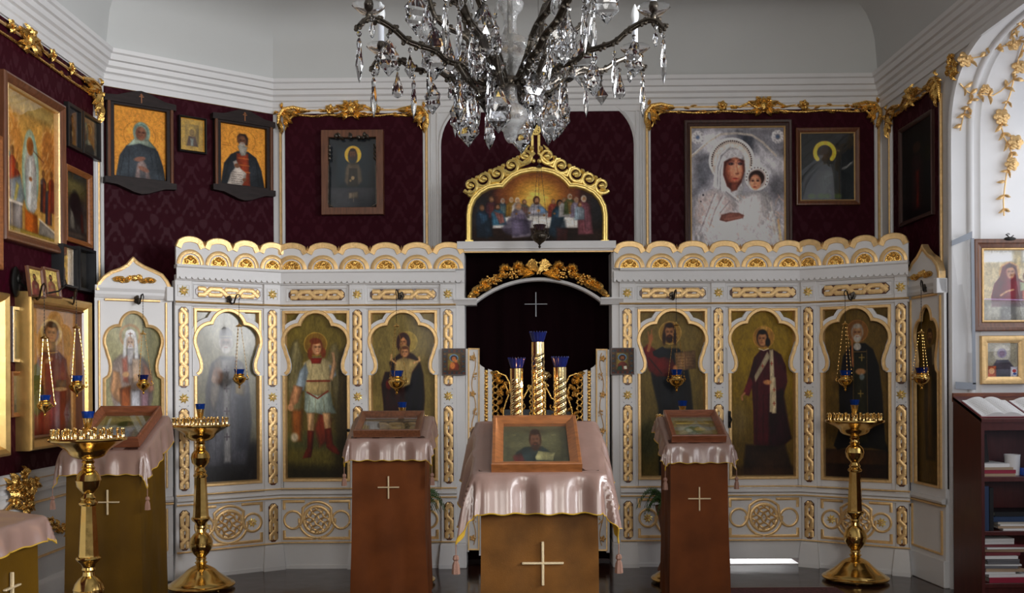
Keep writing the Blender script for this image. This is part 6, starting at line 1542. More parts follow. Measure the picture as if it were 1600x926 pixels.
uR = LW.px(143, 580, .115)[0]; zb, zt = LW.px(145, 690, .11)[1], LW.px(145, 472, .11)[1]
p = Paint(0, 0, 60, 120, '#7f7a68', 1, 80, .15)
lw(-90, 17, 458, 712, 17, 'broad gold frame cut by the left edge of the view beside the small icons', p, fw=0.075, th=0.10, style='plain', mats=('gold_frame',))
lw(19, 45, 482, 566, 45, 'upper silver-and-black framed icon in the gap between the two gold frames', dim_saint(81, '#6a6656', '#56605a', '#8a7658', '#a89660'), fw=0.02, th=0.03, style='flat', mats=('silver',))
lw(19, 44, 580, 650, 44, 'lower orange-brown framed icon in the gap between the two gold frames', dim_saint(82, '#4c4640', '#3c4244', '#7a6650'), fw=0.03, th=0.03, mats=('wood_orange',))

# --- on the jamb of the window niche
p = Paint(0, 0, 200, 250, '#b5a888', 1.0, 83, .06); p.g([(0, 0), (200, 0), (200, 45), (0, 45)], '#dcdcd8', 6); p.g([(100, 0), (130, 0), (130, 60), (100, 60)], '#b09a60', 10, .7); p.e(88, 80, 34, 38, '#b8925c', 4, .8); p.g([(30, 165), (40, 120), (58, 95), (66, 60), (88, 46), (110, 58), (116, 100), (140, 120), (150, 200), (30, 200)], '#74142c', 3)
p.face(92, 80, 14, 22, '#b48a6c', None, None, '#7a4a3c'); p.g([(74, 70), (80, 54), (92, 50), (104, 56), (108, 72), (98, 62), (84, 64)], '#5a1024', 2); p.face(146, 96, 11, 14, '#b8906c', '#6a4428', None); p.g([(128, 112), (164, 112), (170, 140), (165, 190), (130, 188)], '#b45a3c', 3); p.g([(120, 112), (140, 116), (146, 140), (122, 146)], '#8a9070', 3); p.l([(60, 160), (80, 146), (100, 140)], 7, '#b8906c', 3)
p.g([(0, 175), (200, 180), (200, 250), (0, 250)], '#8a8c88', 8, .75); p.l([(0, 172), (200, 178)], 2.5, '#b8a8d8', 2); p.g([(60, 190), (110, 190), (110, 250), (60, 250)], '#6c6c6e', 8, .6)
framed(JB, 1522, 1652, 373, 517, 1560, 'large framed icon of a mother in crimson veil with child on the bright right jamb', p, fw=0.075, th=0.05, style='deep', mats=('wood_brown', 'gold_leaf'))
p = Paint(0, 0, 130, 200, '#8c8674', 1.0, 84, .08); p.e(62, 60, 36, 50, '#b5b0a4', 8, .8); p.e(62, 60, 20, 28, '#857c90', 5); p.e(62, 62, 12, 18, '#7a6478', 5); p.g([(20, 140), (40, 100), (88, 100), (112, 140), (112, 200), (20, 200)], '#4a4450', 5); p.g([(0, 135), (38, 135), (38, 200), (0, 200)], '#b05a34', 2); p.e(18, 165, 12, 18, '#d09a6c', 3); p.g([(98, 140), (130, 140), (130, 200), (98, 200)], '#c4c2cc', 2); p.e(114, 165, 8, 10, '#9c3434', 2); p.e(116, 182, 8, 6, '#34508c', 2)
framed(JB, 1533, 1604, 524, 600, 1565, 'small gilt-framed icon hanging below the crimson-veiled one above the book desk', p, fw=0.055, th=0.03, style='plain', mats=('gold_leaf',))
mb = MB(); u, z = JB.px(1577, 372, .05); mb.tube([(u-0.02, -0.04, z+0.03), (u, -0.06, z), (u+0.03, -0.05, z+0.02)], 0.004, 'black_iron'); mb.ell((u, -0.06, z-0.005), (0.045, 0.012, 0.014), 'black_iron'); mb.spiral((u-0.01, z+0.025), 0.012, 1, 0, 'black_iron', y=-0.05, rad=0.003)
tag(obj('iron_hook', mb, None, JB.M), 'small black iron hook on the top edge of the crimson-veiled icon frame', 'hook')
# clear film with grey tape on the same jamb
ua, ub_ = JB.px(1489, 490, .05)[0], JB.px(1521, 490, .05)[0]; zt, zb = JB.px(1505, 372)[1], JB.px(1505, 606)[1]
T = thing('plastic_sheet', JB.at((ua+ub_)/2, -0.05, zb), 'clear plastic sheet taped upright beside the white jamb with grey tape', 'sheet')
mb = MB(); mb.box(ua, ub_, -0.052, -0.050, zb, zt, 'pane_glass'); obj('film', mb, T, JB.M, smooth=False)
def strip(q, nm='tape'):
    m = MB(); m.prism([JB.px(x, y, .055) for x, y in q], -0.056, -0.053, 'tape_grey'); obj(nm, m, T, JB.M, smooth=False)
strip([(1487, 384), (1487, 376), (1519, 361), (1519, 372)]); strip([(1517, 372), (1522, 372), (1525, 600), (1520, 600)]); strip([(1493, 607), (1493, 596), (1525, 598), (1525, 609)])
# ================================================================== LECTERNS, CLOTHS, DESK ICONS
def cloth_mesh(w, d, zf, slope, of, os_, ob, amp=0.018, flare=0.16, seed=1, nu=64, nv=56, lining=True, kf=26.0):
    r = random.Random(seed); ph = [r.uniform(0, 6) for _ in range(6)]
    mb = MB(); vs = []; hw = w/2
    S = [-hw-os_+(w+2*os_)*i/nu for i in range(nu+1)]; Tt = [-of+(d+of+ob)*j/nv for j in range(nv+1)]
    for t in Tt:
        for s in S:
            qs = max(-hw, min(hw, s)); qt = max(0.0, min(d, t)); ox, oy = s-qs, t-qt; D = math.hypot(ox, oy)
            z = zf+qt*slope+0.004
            if D < 1e-6:
                z += 0.0015*math.sin(s*40+ph[0])*math.sin(t*33+ph[1]); vs.append((s, t, z)); continue
            nx, ny = ox/D, oy/D
            per = (qs+qt*1.3) + 0.35*math.atan2(abs(oy), abs(ox))*(1 if ox*oy > 0 else -1)
            f = amp*min(1, D/0.10)*(math.sin(per*kf+ph[2])+0.6*math.sin(per*kf*1.9+ph[3]))
            corner = min(abs(ox), abs(oy))/0.1; f += min(1, corner)*amp*0.9*math.sin(math.atan2(abs(oy), abs(ox))*5+ph[4])
            rr = 0.018; hor = rr*(1-math.exp(-D/rr)) + flare*D + 0.5*(f+amp); drop = max(0, D-rr*(1-math.exp(-D/rr)))*0.985
            drop += 0.004*math.sin(per*60+ph[5])*min(1, D/0.15)
            vs.append((qs+nx*hor, qt+ny*hor, z-drop))
    n1 = nu+1
    fs = [(j*n1+i, j*n1+i+1, (j+1)*n1+i+1, (j+1)*n1+i) for j in range(nv) for i in range(nu)]
    mb.add(vs, fs, 'satin')
    me = make_mesh('cloth', mb, angle=3.0)
    return me, vs, n1, nu, nv
def lectern(x, yf, rz, w, d, zf, slope, bodymat, of, os_, ob, label, cl_label, seed=1, cross=(0.5, 0.0), crosssize=0.085, tassels=(True, True), flare=0.16, amp=0.018, crossthick=0.006):
    M = Matrix.Translation((x, yf, 0)) @ Matrix.Rotation(rz, 4, 'Z'); r = random.Random(seed)
    T = thing('lectern', M, label, 'lectern')
    # fabric-covered post, soft vertical folds
    mb = MB(); per = []; n = 12
    def wob(a, b): return 0.0035*math.sin(a*29+b*4+seed)+0.0025*math.sin(a*51-b*7+seed*2)
    rows = 22; ring = []
    for k in range(n): ring.append((-w/2+w*k/n, 0.0, 0))
    for k in range(n): ring.append((w/2, d*k/n, 1))
    for k in range(n): ring.append((w/2-w*k/n, d, 2))
    for k in range(n): ring.append((-w/2, d-d*k/n, 3))
    vs = []; L = len(ring)
    for j in range(rows+1):
        t = j/rows
        for (a, b_, sd_) in ring:
            z = (zf+b_*slope-0.035)*(1-t)+0.015*t; e = 0.022*t*t
            k = 1.0; ca = a*(1+e*0.8/w*2); cb = d/2+(b_-d/2)*(1+e/d*2); q = wob(a+b_, z)*(0.4+t)
            if sd_ == 0: cb -= q
            elif sd_ == 1: ca += q
            elif sd_ == 2: cb += q
            else: ca -= q
            vs.append((ca, cb, z))
    fs = [(j*L+k, j*L+(k+1) % L, (j+1)*L+(k+1) % L, (j+1)*L+k) for j in range(rows) for k in range(L)]
    mb.add(vs, fs, bodymat); body = obj('fabric_cover', mb, T, M, angle=0.9)
    mb = MB(); t0 = 0.028
    mb.add([(-w/2-.01, -.01, zf-.028), (w/2+.01, -.01, zf-.028), (w/2+.01, d+.01, zf+d*slope-.028), (-w/2-.01, d+.01, zf+d*slope-.028), (-w/2-.01, -.01, zf), (w/2+.01, -.01, zf), (w/2+.01, d+.01, zf+d*slope), (-w/2-.01, d+.01, zf+d*slope)],
           [(0, 3, 2, 1), (4, 5, 6, 7), (0, 1, 5, 4), (1, 2, 6, 5), (2, 3, 7, 6), (3, 0, 4, 7)], 'wood_dark'); obj('desk_board', mb, T, M, smooth=False)
    mb = MB(); mb.box(-w/2+.03, w/2-.03, .03, d-.03, 0, .05, 'wood_dark'); obj('foot', mb, T, M, smooth=False)
    cz = cross[0]; cx = cross[1]; mb = MB(); th = crossthick
    mb.bbox(cx-th, cx+th, -0.016, -0.004, cz-crosssize, cz+crosssize, 'embroidery', 0.002); mb.bbox(cx-crosssize*0.95, cx+crosssize*0.95, -0.017, -0.004, cz-th*0.6, cz+th*1.1, 'embroidery', 0.002)
    obj('embroidered_cross', mb, body, M, smooth=False)
    me, cv, n1, nu, nv = cloth_mesh(w+0.02, d, zf, slope, of, os_, ob, amp, flare, seed)
    C = thing('lectern_cloth', M @ Matrix.Translation((0, 0, zf)), cl_label, 'cloth')
    so = obj('satin_cloth', me, C, M)
    li = me.copy(); li.name = 'lining'
    co = np.zeros(len(li.vertices)*3); li.vertices.foreach_get('co', co); no = np.zeros(len(li.vertices)*3); li.vertices.foreach_get('normal', no)
    sgn = 1.0
    if no.reshape(-1, 3)[(nv//2)*n1+nu//2][2] > 0: sgn = -1.0
    li.vertices.foreach_set('co', co+no*0.003*sgn); li.materials[0] = MATS['satin_lining']; lo = obj('lining', li, C, M); lo['label'] = 'golden yellow lining'
    mb = MB()
    edge = [cv[i] for i in range(n1)]+[cv[j*n1+nu] for j in range(1, nv+1)]
    edge2 = [cv[j*n1] for j in range(nv, -1, -1)]+edge; mb.tube(edge2, 0.003, 'satin_lining', seg=5); obj('piping', mb, C, M)
    for k, on in enumerate(tassels):
        if not on: continue
        c = cv[0] if k == 0 else cv[nu]; mb = MB(); x0, y0, z0 = c
        mb.tube([(x0, y0, z0), (x0, y0, z0-0.05)], 0.0025, 'tassel_thread', seg=5); mb.lathe([(0.0, 0), (0.010, -0.005), (0.013, -0.02), (0.008, -0.028), (0.014, -0.045), (0.017, -0.085), (0.0, -0.085)], 'tassel_thread', seg=12, c=(x0, y0, z0-0.045), flute=0.12)
        obj('tassel', mb, C, M)
    return T, M
def desk_icon(M, w, h, zf, slope, cx, y0, label, pt, fw, th, mats, matp='paint_varnish', pad=0.006, gain=None, deep=True):
    an = math.atan(slope)
    Md = M @ Matrix.Translation((cx, y0, zf+y0*slope+pad+0.004)) @ Matrix.Rotation(an-PI/2, 4, 'X')     # local z runs up the desk, local -y is the face
    T = thing('framed_icon', Md, label, 'icon')
    mb = MB(); rp_ = [(-w/2, 0), (w/2, 0), (w/2, h), (-w/2, h)]
    mb.sweep(rp_, [(0, -0.0), (0, -th*.92), (fw*.06, -th), (fw*.3, -th), (fw*.45, -th*.9), (fw, -th*.6), (fw*1.02, -th*.15)], mats[0], closed=True); obj('frame', mb, T, Md, angle=0.4)
    mb = MB(); mb.box(-w/2+.003, w/2-.003, -th*.15, -0.001, .003, h-.003, 'wood_dark'); obj('backing', mb, T, Md, smooth=False)
    painting('painting', pt, T, -w/2+fw, w/2-fw, fw, h-fw, y=-th*.2, material=matp, M=Md, gain=gain)
    mb = MB(); mb.box(-w/2+fw*.95, w/2-fw*.95, -th*.5-.002, -th*.5, fw*.95, h-fw*.95, 'pane_glass'); obj('glass_pane', mb, T, Md, smooth=False)
    return T
# central lectern
T, M = lectern(0.118, 4.30, 0, 0.52, 0.44, 1.125, 0.47, 'velvet_bronze', 0.20, 0.27, 0.08, 'foremost central lectern with bronze-brown velvet cover and a large embroidered cross', 'pink satin cloth draped over the foremost central lectern', seed=3, cross=(0.72, 0.015), crosssize=0.098, crossthick=0.006, flare=0.20, amp=0.026)
p = Paint(0, 0, 330, 165, '#4a4a36', 0.7, 90, .08); p.ring(160, 40, 45, 2, '#6c6038', al=.4); p.g([(20, 12), (300, 12), (300, 150), (20, 150)], '#55523a', 8, .6); p.g([(55, 165), (65, 115), (110, 92), (200, 90), (250, 120), (262, 165)], '#26302f', 6); p.g([(48, 130), (90, 115), (110, 150), (60, 165)], '#5c2422', 8, .8)
p.face(165, 62, 24, 36, '#5e4230', '#2e2018', '#38281c'); p.g([(160, 135), (178, 108), (262, 116), (250, 150), (165, 146)], '#8f8a62', 3); p.l([(216, 112), (208, 148)], 2, '#5c5638'); p.script(176, 120, 32, '#4a4430', .5, 4, 5, 7); p.script(222, 122, 32, '#4a4430', .5, 4, 5, 7); p.script(45, 40, 20, '#a09868', .5, 1, 8); p.script(250, 40, 25, '#a09868', .5, 1, 8)
desk_icon(M, 0.405, 0.47, 1.125, 0.47, -0.01, -0.015, 'framed dim icon of a saint with an open book on the foremost lectern', p, 0.052, 0.045, ('wood_orange',), 'paint_gloss', gain=1.6)
# left lectern
T, M = lectern(-0.855, 6.62, 0, 0.50, 0.38, 1.135, 0.36, 'velvet_copper', 0.17, 0.13, 0.05, 'copper-brown velvet lectern left of centre with a small embroidered cross', 'pink satin cloth on the lectern left of centre', seed=7, cross=(0.80, -0.0), crosssize=0.078, crossthick=0.005)
p = Paint(0, 0, 300, 120, '#47453e', 0.6, 91, .15); p.e(90, 70, 50, 40, '#6c6a66', 14, .7); p.g([(150, 40), (270, 30), (280, 110), (160, 110)], '#6a5a30', 14, .7)
rr = random.Random(3)
for k in range(24): x = rr.uniform(100, 280); y = rr.uniform(25, 110); p.l([(x, y), (x+40, y+rr.uniform(-3, 3))], 3, rr.choice(('#8a8c90', '#2c2a26', '#75653a')), 4, .5)  # streaks paint a silvery sheen into the picture
desk_icon(M, 0.46, 0.36, 1.135, 0.36, -0.01, 0.0, 'dark framed icon with silvery sheen lying on the lectern left of centre', p, 0.045, 0.055, ('wood_brown',), 'paint_gloss')
# right lectern
T, M = lectern(1.278, 6.58, 0, 0.39, 0.38, 1.09, 0.45, 'velvet_copper', 0.15, 0.13, 0.05, 'copper-brown velvet lectern right of centre, narrower, with an embroidered cross', 'pink satin cloth on the lectern right of centre', seed=12, cross=(0.715, 0.0), crosssize=0.082, crossthick=0.005)
p = Paint(0, 0, 300, 160, '#6a6038', 0.6, 92, .1); p.g([(30, 40), (270, 40), (270, 140), (30, 140)], '#7d7a68', 8, .8); p.e(150, 95, 70, 26, '#4a5a3c', 8, .9); p.e(190, 90, 40, 14, '#9c8850', 6, .8); p.e(110, 100, 24, 14, '#b0b4ac', 6, .7); p.g([(30, 40), (270, 40), (270, 52), (30, 52)], '#a08c48', 3)
desk_icon(M, 0.375, 0.40, 1.09, 0.45, 0.0, 0.0, 'reddish framed icon with greenish reclining scene on the lectern right of centre', p, 0.04, 0.055, ('wood_red',), 'paint_varnish')
# far-left lectern
T, M = lectern(-2.55, 5.98, 0.0, 0.46, 0.42, 1.11, 0.47, 'velvet_olive', 0.17, 0.19, 0.06, 'olive-gold velvet lectern by the left wall behind the front candle stand', 'pink satin cloth on the lectern by the left wall', seed=18, cross=(0.79, 0.03), crosssize=0.078, crossthick=0.005, flare=0.12)
p = Paint(0, 0, 280, 160, '#8c8a78', 0.6, 93, .08); p.g([(0, 0), (280, 0), (280, 60), (0, 60)], '#8a7a38', 12, .6); p.e(150, 50, 45, 16, '#4a4c22', 6); p.g([(60, 160), (80, 80), (220, 70), (240, 160)], '#8e96a0', 10, .8); p.l([(40, 20), (90, 150)], 14, '#b8bcc0', 8, .5)  # pale patch and streak paint a reflection into the picture
desk_icon(M, 0.40, 0.44, 1.11, 0.47, 0.02, 0.02, 'red-brown framed icon with washed-out reflection on the lectern by the left wall', p, 0.04, 0.07, ('wood_red',), 'paint_gloss')
# lower-left corner lectern
T, M = lectern(-1.62, 3.04, PI/2, 0.46, 0.42, 1.085, 0.14, 'velvet_olive', 0.10, 0.06, 0.05, 'olive-gold velvet desk cut by the lower left corner of the view', 'pink satin cloth with gold piping at the lower left corner', seed=23, cross=(0.885, 0.045), crosssize=0.05, crossthick=0.004, tassels=(False, False), flare=0.12)

# ================================================================== BRASS CANDLE STANDS
def cup_mesh(s=1.0):
    mb = MB(); mb.lathe([(0.0, 0), (0.006, 0.0), (0.0045, 0.012), (0.004, 0.018), (0.010, 0.021), (0.011, 0.026), (0.0065, 0.030), (0.0075, 0.036), (0.010, 0.042), (0.0105, 0.052), (0.008, 0.054), (0.007, 0.045), (0.0, 0.042)], 'brass_bright', seg=10)
    if s != 1: mb.v = [(x*s, y*s, z*s) for x, y, z in mb.v]
    return make_mesh('candle_cup', mb)
CUP = cup_mesh(0.95)
SH = [(0, 0)]
def stand_parts():
    P_ = []
    b = MB(); b.lathe([(0.0, 0.012), (0.225, 0.012), (0.243, 0.018), (0.245, 0.028), (0.236, 0.036), (0.222, 0.040), (0.215, 0.050), (0.190, 0.066), (0.160, 0.086), (0.128, 0.112), (0.100, 0.140), (0.072, 0.158), (0.045, 0.170), (0.034, 0.178), (0.040, 0.184), (0.046, 0.192), (0.036, 0.200), (0.034, 0.212), (0.040, 0.218), (0.034, 0.228)], 'brass', seg=40)
    for k in range(4): a = k*PI/2+0.6; b.ell((0.2*math.cos(a), 0.2*math.sin(a), 0.010), (0.022, 0.022, 0.010), 'brass')
    P_.append(('base', b, 0.55))
    b = MB(); b.lathe([(0.030, 0.226), (0.038, 0.238), (0.060, 0.262), (0.080, 0.296), (0.085, 0.330), (0.084, 0.336), (0.087, 0.34), (0.084, 0.346), (0.076, 0.372), (0.055, 0.400), (0.034, 0.418), (0.030, 0.440), (0.038, 0.452), (0.034, 0.466), (0.042, 0.486), (0.064, 0.506), (0.070, 0.518), (0.066, 0.526), (0.060, 0.53)], 'brass', seg=32); P_.append(('lower_baluster', b, 0.55))
    b = MB(); b.lathe([(0.059, 0.528), (0.056, 0.545), (0.041, 0.822), (0.045, 0.828)], 'brass', seg=8); P_.append(('faceted_shaft', b, 0.3))
    b = MB(); b.lathe([(0.046, 0.825), (0.052, 0.832), (0.052, 0.842), (0.044, 0.85), (0.038, 0.858), (0.044, 0.868), (0.034, 0.88), (0.030, 0.895), (0.046, 0.912), (0.063, 0.935), (0.069, 0.966), (0.071, 0.970), (0.069, 0.974), (0.063, 1.0), (0.046, 1.022), (0.032, 1.032), (0.040, 1.042), (0.032, 1.052), (0.030, 1.066), (0.038, 1.074), (0.030, 1.084), (0.03, 1.09)], 'brass', seg=32); P_.append(('upper_baluster', b, 0.55))
    b = MB(); b.lathe([(0.028, 1.088), (0.06, 1.096), (0.088, 1.108), (0.105, 1.126), (0.112, 1.14), (0.118, 1.146), (0.150, 1.168), (0.196, 1.194), (0.212, 1.200), (0.216, 1.208), (0.212, 1.216), (0.198, 1.220), (0.19, 1.214), (0.0, 1.212)], 'brass', seg=40); P_.append(('tray', b, 0.5))
    b = MB(); b.lathe([(0.0, 1.21), (0.024, 1.21), (0.020, 1.225), (0.014, 1.24), (0.016, 1.27), (0.022, 1.285), (0.026, 1.315), (0.030, 1.33), (0.027, 1.332), (0.020, 1.31), (0, 1.30)], 'brass_bright', seg=20); P_.append(('central_holder', b, 0.55))
    b = MB(); b.lathe([(0.0, 1.322), (0.024, 1.322), (0.030, 1.335), (0.034, 1.362), (0.036, 1.370), (0.032, 1.370), (0.027, 1.340), (0.0, 1.335)], 'blue_glass', seg=20, flute=0.03); P_.append(('glass_cup', b, 0.6))
    return [(n, make_mesh(n, m, angle=a)) for n, m, a in P_]
SP = stand_parts()
def candle_stand(x, y, label, z=0.0, rot=0.0, ncups=28, proto=None):
    M = Matrix.Translation((x, y, z)) @ Matrix.Rotation(rot, 4, 'Z')
    T = thing('candle_stand', M, label, 'candle stand', 'brass candle stands')
    for n, me in SP: obj(n, me, T, M)
    k1 = 22
    for k in range(k1): a = 2*PI*k/k1; obj('candle_cup', CUP, T, M @ Matrix.Translation((0.192*math.cos(a), 0.192*math.sin(a), 1.215)))
    for k in range(14): a = 2*PI*k/14+.2; obj('candle_cup', CUP, T, M @ Matrix.Translation((0.125*math.cos(a), 0.125*math.sin(a), 1.215)))
    return T
candle_stand(-2.462, 5.57, 'brass candle stand at the far left, nearest to the viewer', rot=.1)
candle_stand(-2.32, 7.14, 'brass candle stand in front of the grey bishop panel', rot=.3)
candle_stand(-0.835, 7.29, 'brass candle stand mostly hidden behind the lectern left of centre', z=0.0, rot=.5)
candle_stand(1.29, 7.27, 'brass candle stand mostly hidden behind the lectern right of centre', z=0.0, rot=.2)
candle_stand(2.60, 7.29, 'brass candle stand at the right in front of the black-robed monk panel', rot=.7)
# large stand with three twisted gilt candles
CX, CY = 0.141, 5.14
M = Matrix.Translation((CX, CY, 0)); T = thing('large_candle_stand', M, 'wide brass stand with three twisted gold tube candles behind the foremost lectern', 'candle stand')
b = MB(); b.lathe([(0, 0.01), (0.27, 0.01), (0.28, 0.03), (0.25, 0.05), (0.16, 0.11), (0.07, 0.17), (0.04, 0.2), (0.05, 0.22), (0.04, 0.24), (0.09, 0.32), (0.09, 0.38), (0.045, 0.44), (0.06, 0.5), (0.05, 0.53), (0.045, 0.8), (0.05, 0.84), (0.08, 0.9), (0.08, 0.95), (0.04, 1.0), (0.04, 1.06)], 'brass', seg=32); obj('pedestal', b, T, M)
b = MB(); b.lathe([(0.03, 1.05), (0.10, 1.06), (0.14, 1.09), (0.16, 1.115), (0.25, 1.165), (0.300, 1.18), (0.306, 1.19), (0.30, 1.198), (0.27, 1.20), (0, 1.196)], 'brass', seg=44); obj('tray', b, T, M)
for rr_, n_ in ((0.278, 24), (0.21, 16)):
    for k in range(n_): a = 2*PI*k/n_; obj('candle_cup', CUP, T, M @ Matrix.Translation((rr_*math.cos(a), rr_*math.sin(a), 1.196)))
for i, (dx, dy, zt_) in enumerate(((-0.116, 0.0, 1.600), (0.0, 0.03, 1.741), (0.116, 0.0, 1.605))):
    Mi = M @ Matrix.Translation((dx, dy, 0))
    C = thing('tube_candle', Mi @ Matrix.Translation((0, 0, 1.196)), ('left', 'tallest middle', 'right')[i]+' of the three twisted gold tube candles', 'candle')
    b = MB(); R = 0.035; nz, ns = 120, 36; z0 = 1.197; vs = []
    for j in range(nz+1):
        z = z0+(zt_-z0)*j/nz; plain = 1.0 if z < zt_-0.075 else max(0, 1-(z-(zt_-0.075))/0.02)
        for k in range(ns):
            a = 2*PI*k/ns; tw = (a - (z-z0)*2*PI/0.108*1.0)/(2*PI)*3
            f = tw-math.floor(tw); dip = math.exp(-((f-0.5)/0.11)**2); r_ = R*(1-0.11*dip*plain) + (R*0.04*math.exp(-((f-0.75)/0.1)**2))*plain
            vs.append((r_*math.cos(a), r_*math.sin(a), z))
    b.add(vs, [(j*ns+k, j*ns+(k+1) % ns, (j+1)*ns+(k+1) % ns, (j+1)*ns+k) for j in range(nz) for k in range(ns)]+[tuple(nz*ns+k for k in range(ns))], 'brass_bright')
    obj('twisted_tube', b, C, Mi, angle=1.2)
    b = MB(); b.lathe([(0.0, zt_+.002), (0.030, zt_+.002), (0.036, zt_+0.018), (0.043, zt_+0.045), (0.046, zt_+0.052), (0.041, zt_+0.05), (0.032, zt_+0.02), (0, zt_+0.016)], 'blue_glass_dark', seg=36, flute=0.035)
    for k in range(18): a = 2*PI*k/18; b.ell((0.045*math.cos(a), 0.045*math.sin(a), zt_+0.053), (0.003, 0.003, 0.007), 'blue_glass_dark', seg=5, rings=3)
    o = obj('glass_cup', b, C, Mi, angle=0.6)
# lit taper on the tray
x, y = (0.05, 4.985); zf_ = EYE+(HY-604)/F*y
C = thing('taper_candle', (x, y, 1.20), 'thin lit taper with a small flame before the left gold tube candle', 'candle')
Mi = Matrix.Translation((x, y, 0)); b = MB(); b.lathe([(0.0, 1.20), (0.0035, 1.20), (0.0033, zf_-0.012), (0, zf_-0.012)], 'beeswax', seg=8); obj('wax', b, C, Mi)
b = MB(); b.tube([(0, 0, zf_-0.012), (0, 0, zf_)], 0.0008, 'black_iron', seg=4); obj('wick', b, C, Mi)
b = MB(); b.lathe([(0, 0), (0.004, 0.004), (0.006, 0.012), (0.0045, 0.022), (0.002, 0.032), (0, 0.038)], 'flame', seg=10, c=(0, 0, zf_-0.006)); obj('flame', b, C, Mi)
d = bpy.data.lights.new('candle_light', 'POINT'); d.energy = 1.6; d.color = (1.0, 0.42, 0.18); d.shadow_soft_size = 0.012
o = bpy.data.objects.new('candle_light', d); COL.objects.link(o); o.location = (x+0.0, y-0.012, zf_+0.02)

# ================================================================== HANGING OIL LAMPS
def lampada(pos, zcap, label, hook=None, r=0.052, glassm='blue_glass', dark=False, hook_lbl=None):
    """pos = centre of the bowl; cap hangs above it; hook = wall point of the bracket"""
    M = Matrix.Translation(pos); T = thing('hanging_lamp', M, label, 'oil lamp'); s = r/0.052; br = 'brass' if not dark else 'old_bronze'
    b = MB(); pf = [(0.0, -0.075), (0.006, -0.07), (0.009, -0.062), (0.004, -0.054), (0.012, -0.046), (0.016, -0.04), (0.024, -0.036), (0.040, -0.022), (0.050, -0.004), (0.052, 0.008), (0.047, 0.016), (0.036, 0.022), (0.034, 0.028), (0.038, 0.036), (0.042, 0.040), (0.038, 0.041), (0.030, 0.028), (0.0, 0.024)]
    b.lathe([(x*s, z*s) for x, z in pf], br, seg=28); bowl = obj('bowl', b, T, M)
    for k in range(3):
        a = k*2*PI/3+0.4; b = MB(); ca, sa = math.cos(a)*s, math.sin(a)*s
        b.tube([(0.047*ca, 0.047*sa, 0.0), (0.062*ca, 0.062*sa, -0.004), (0.070*ca, 0.070*sa, 0.01), (0.064*ca, 0.064*sa, 0.024), (0.055*ca, 0.055*sa, 0.02)], 0.0042*s, br, seg=6); b.ell((0.06*ca, 0.06*sa, 0.03*s), 0.006*s, br, seg=6, rings=4); obj('handle', b, bowl)
    b = MB(); b.lathe([(0.0, 0.024*s), (0.026*s, 0.026*s), (0.032*s, 0.045*s), (0.040*s, 0.072*s), (0.043*s, 0.078*s), (0.038*s, 0.077*s), (0.028*s, 0.05*s), (0.0, 0.04*s)], glassm, seg=24, flute=0.02); obj('glass_cup', b, T, M)
    zc = zcap-pos[2]
    for k in range(3):
        a = k*2*PI/3+0.4; b = MB(); n = 14
        p0 = Vector((0.062*s*math.cos(a), 0.062*s*math.sin(a), 0.03*s)); p1 = Vector((0.014*math.cos(a), 0.014*math.sin(a), zc-0.006))
        b.tube([p0, p1], 0.0012, br, seg=4)
        for i in range(n+1): q = p0.lerp(p1, i/n); b.ell(q, (0.0032, 0.0032, 0.0055), br, seg=5, rings=4)
        obj('chain', b, T, M)
    b = MB(); b.lathe([(0.0, zc+0.022), (0.004, zc+0.018), (0.006, zc+0.006), (0.016, zc), (0.028, zc-0.008), (0.022, zc-0.012), (0, zc-0.008)], br, seg=16); obj('cap', b, T, M)
    if hook is not None:
        hk, hz = Vector(hook)-Vector(pos), 0
        b = MB(); d_ = Vector((-hk.x, -hk.y, 0)); tip = Vector((0, 0, hk.z))
        mid = hk.lerp(tip, 0.5)
        b.tube([hk, hk+(tip-hk)*0.25+Vector((0, 0, -0.035)), mid+Vector((0, 0, -0.03)), hk+(tip-hk)*0.75+Vector((0, 0, 0.03)), tip+Vector((0, 0, 0.035)), tip+(tip-hk)*0.12+Vector((0, 0, 0.01)), tip+Vector((0, 0, -0.012))], [0.006, 0.007, 0.0065, 0.006, 0.0045, 0.004, 0.003], 'black_iron', seg=6)
        for k in range(5): b.ell(hk+Vector((0.012*math.cos(k*1.26), 0, 0.02*math.sin(k*1.26))), (0.014, 0.01, 0.016), 'old_bronze', seg=6, rings=4)
        obj('wall_bracket', b, T, M)
        b = MB(); b.tube([tip+Vector((0, 0, -0.01)), Vector((0, 0, zc+0.02))], 0.0016, 'black_iron', seg=4)
        n = int((tip.z-zc)/0.02)
        for i in range(n): b.ell((0, 0, zc+0.02+i*0.02), (0.003, 0.003, 0.006), 'black_iron', seg=5, rings=4)
        obj('suspension_chain', b, T, M)
    return T
def on_plane(pl, x, y, off):
    u, z = pl.px(x, y, off); q = pl.at(u, -off, z).translation; return q
def lamp_on(pl, bx, by, capy, hkx, hky, label, off=0.16, r=0.052, gl='blue_glass'):
    pos = on_plane(pl, bx, by, off); zc = on_plane(pl, bx, capy, off).z
    hx = on_plane(pl, hkx, hky, 0.05); tip = Vector((pos.x, pos.y, hx.z))
    return lampada(tuple(pos), zc, label, hook=(hx.x, hx.y, hx.z), r=r, glassm=gl)
lamp_on(KL, 224, 601, 520, 214, 468, 'hanging blue-glass lamp before the white-hooded bishop', r=0.05, gl='blue_glass_dark')
lamp_on(DL, 374, 592, 508, 358, 468, 'hanging blue-glass lamp before the grey bishop panel', r=0.052, off=.18)
lamp_on(CL, 620, 598, 508, 627, 462, 'largest hanging lamp before the mother and child panel', r=0.066, off=.25)
lamp_on(CR, 1057, 595, 506, 1050, 462, 'hanging blue-glass lamp before the blessing figure with the book', r=0.062, off=.22)
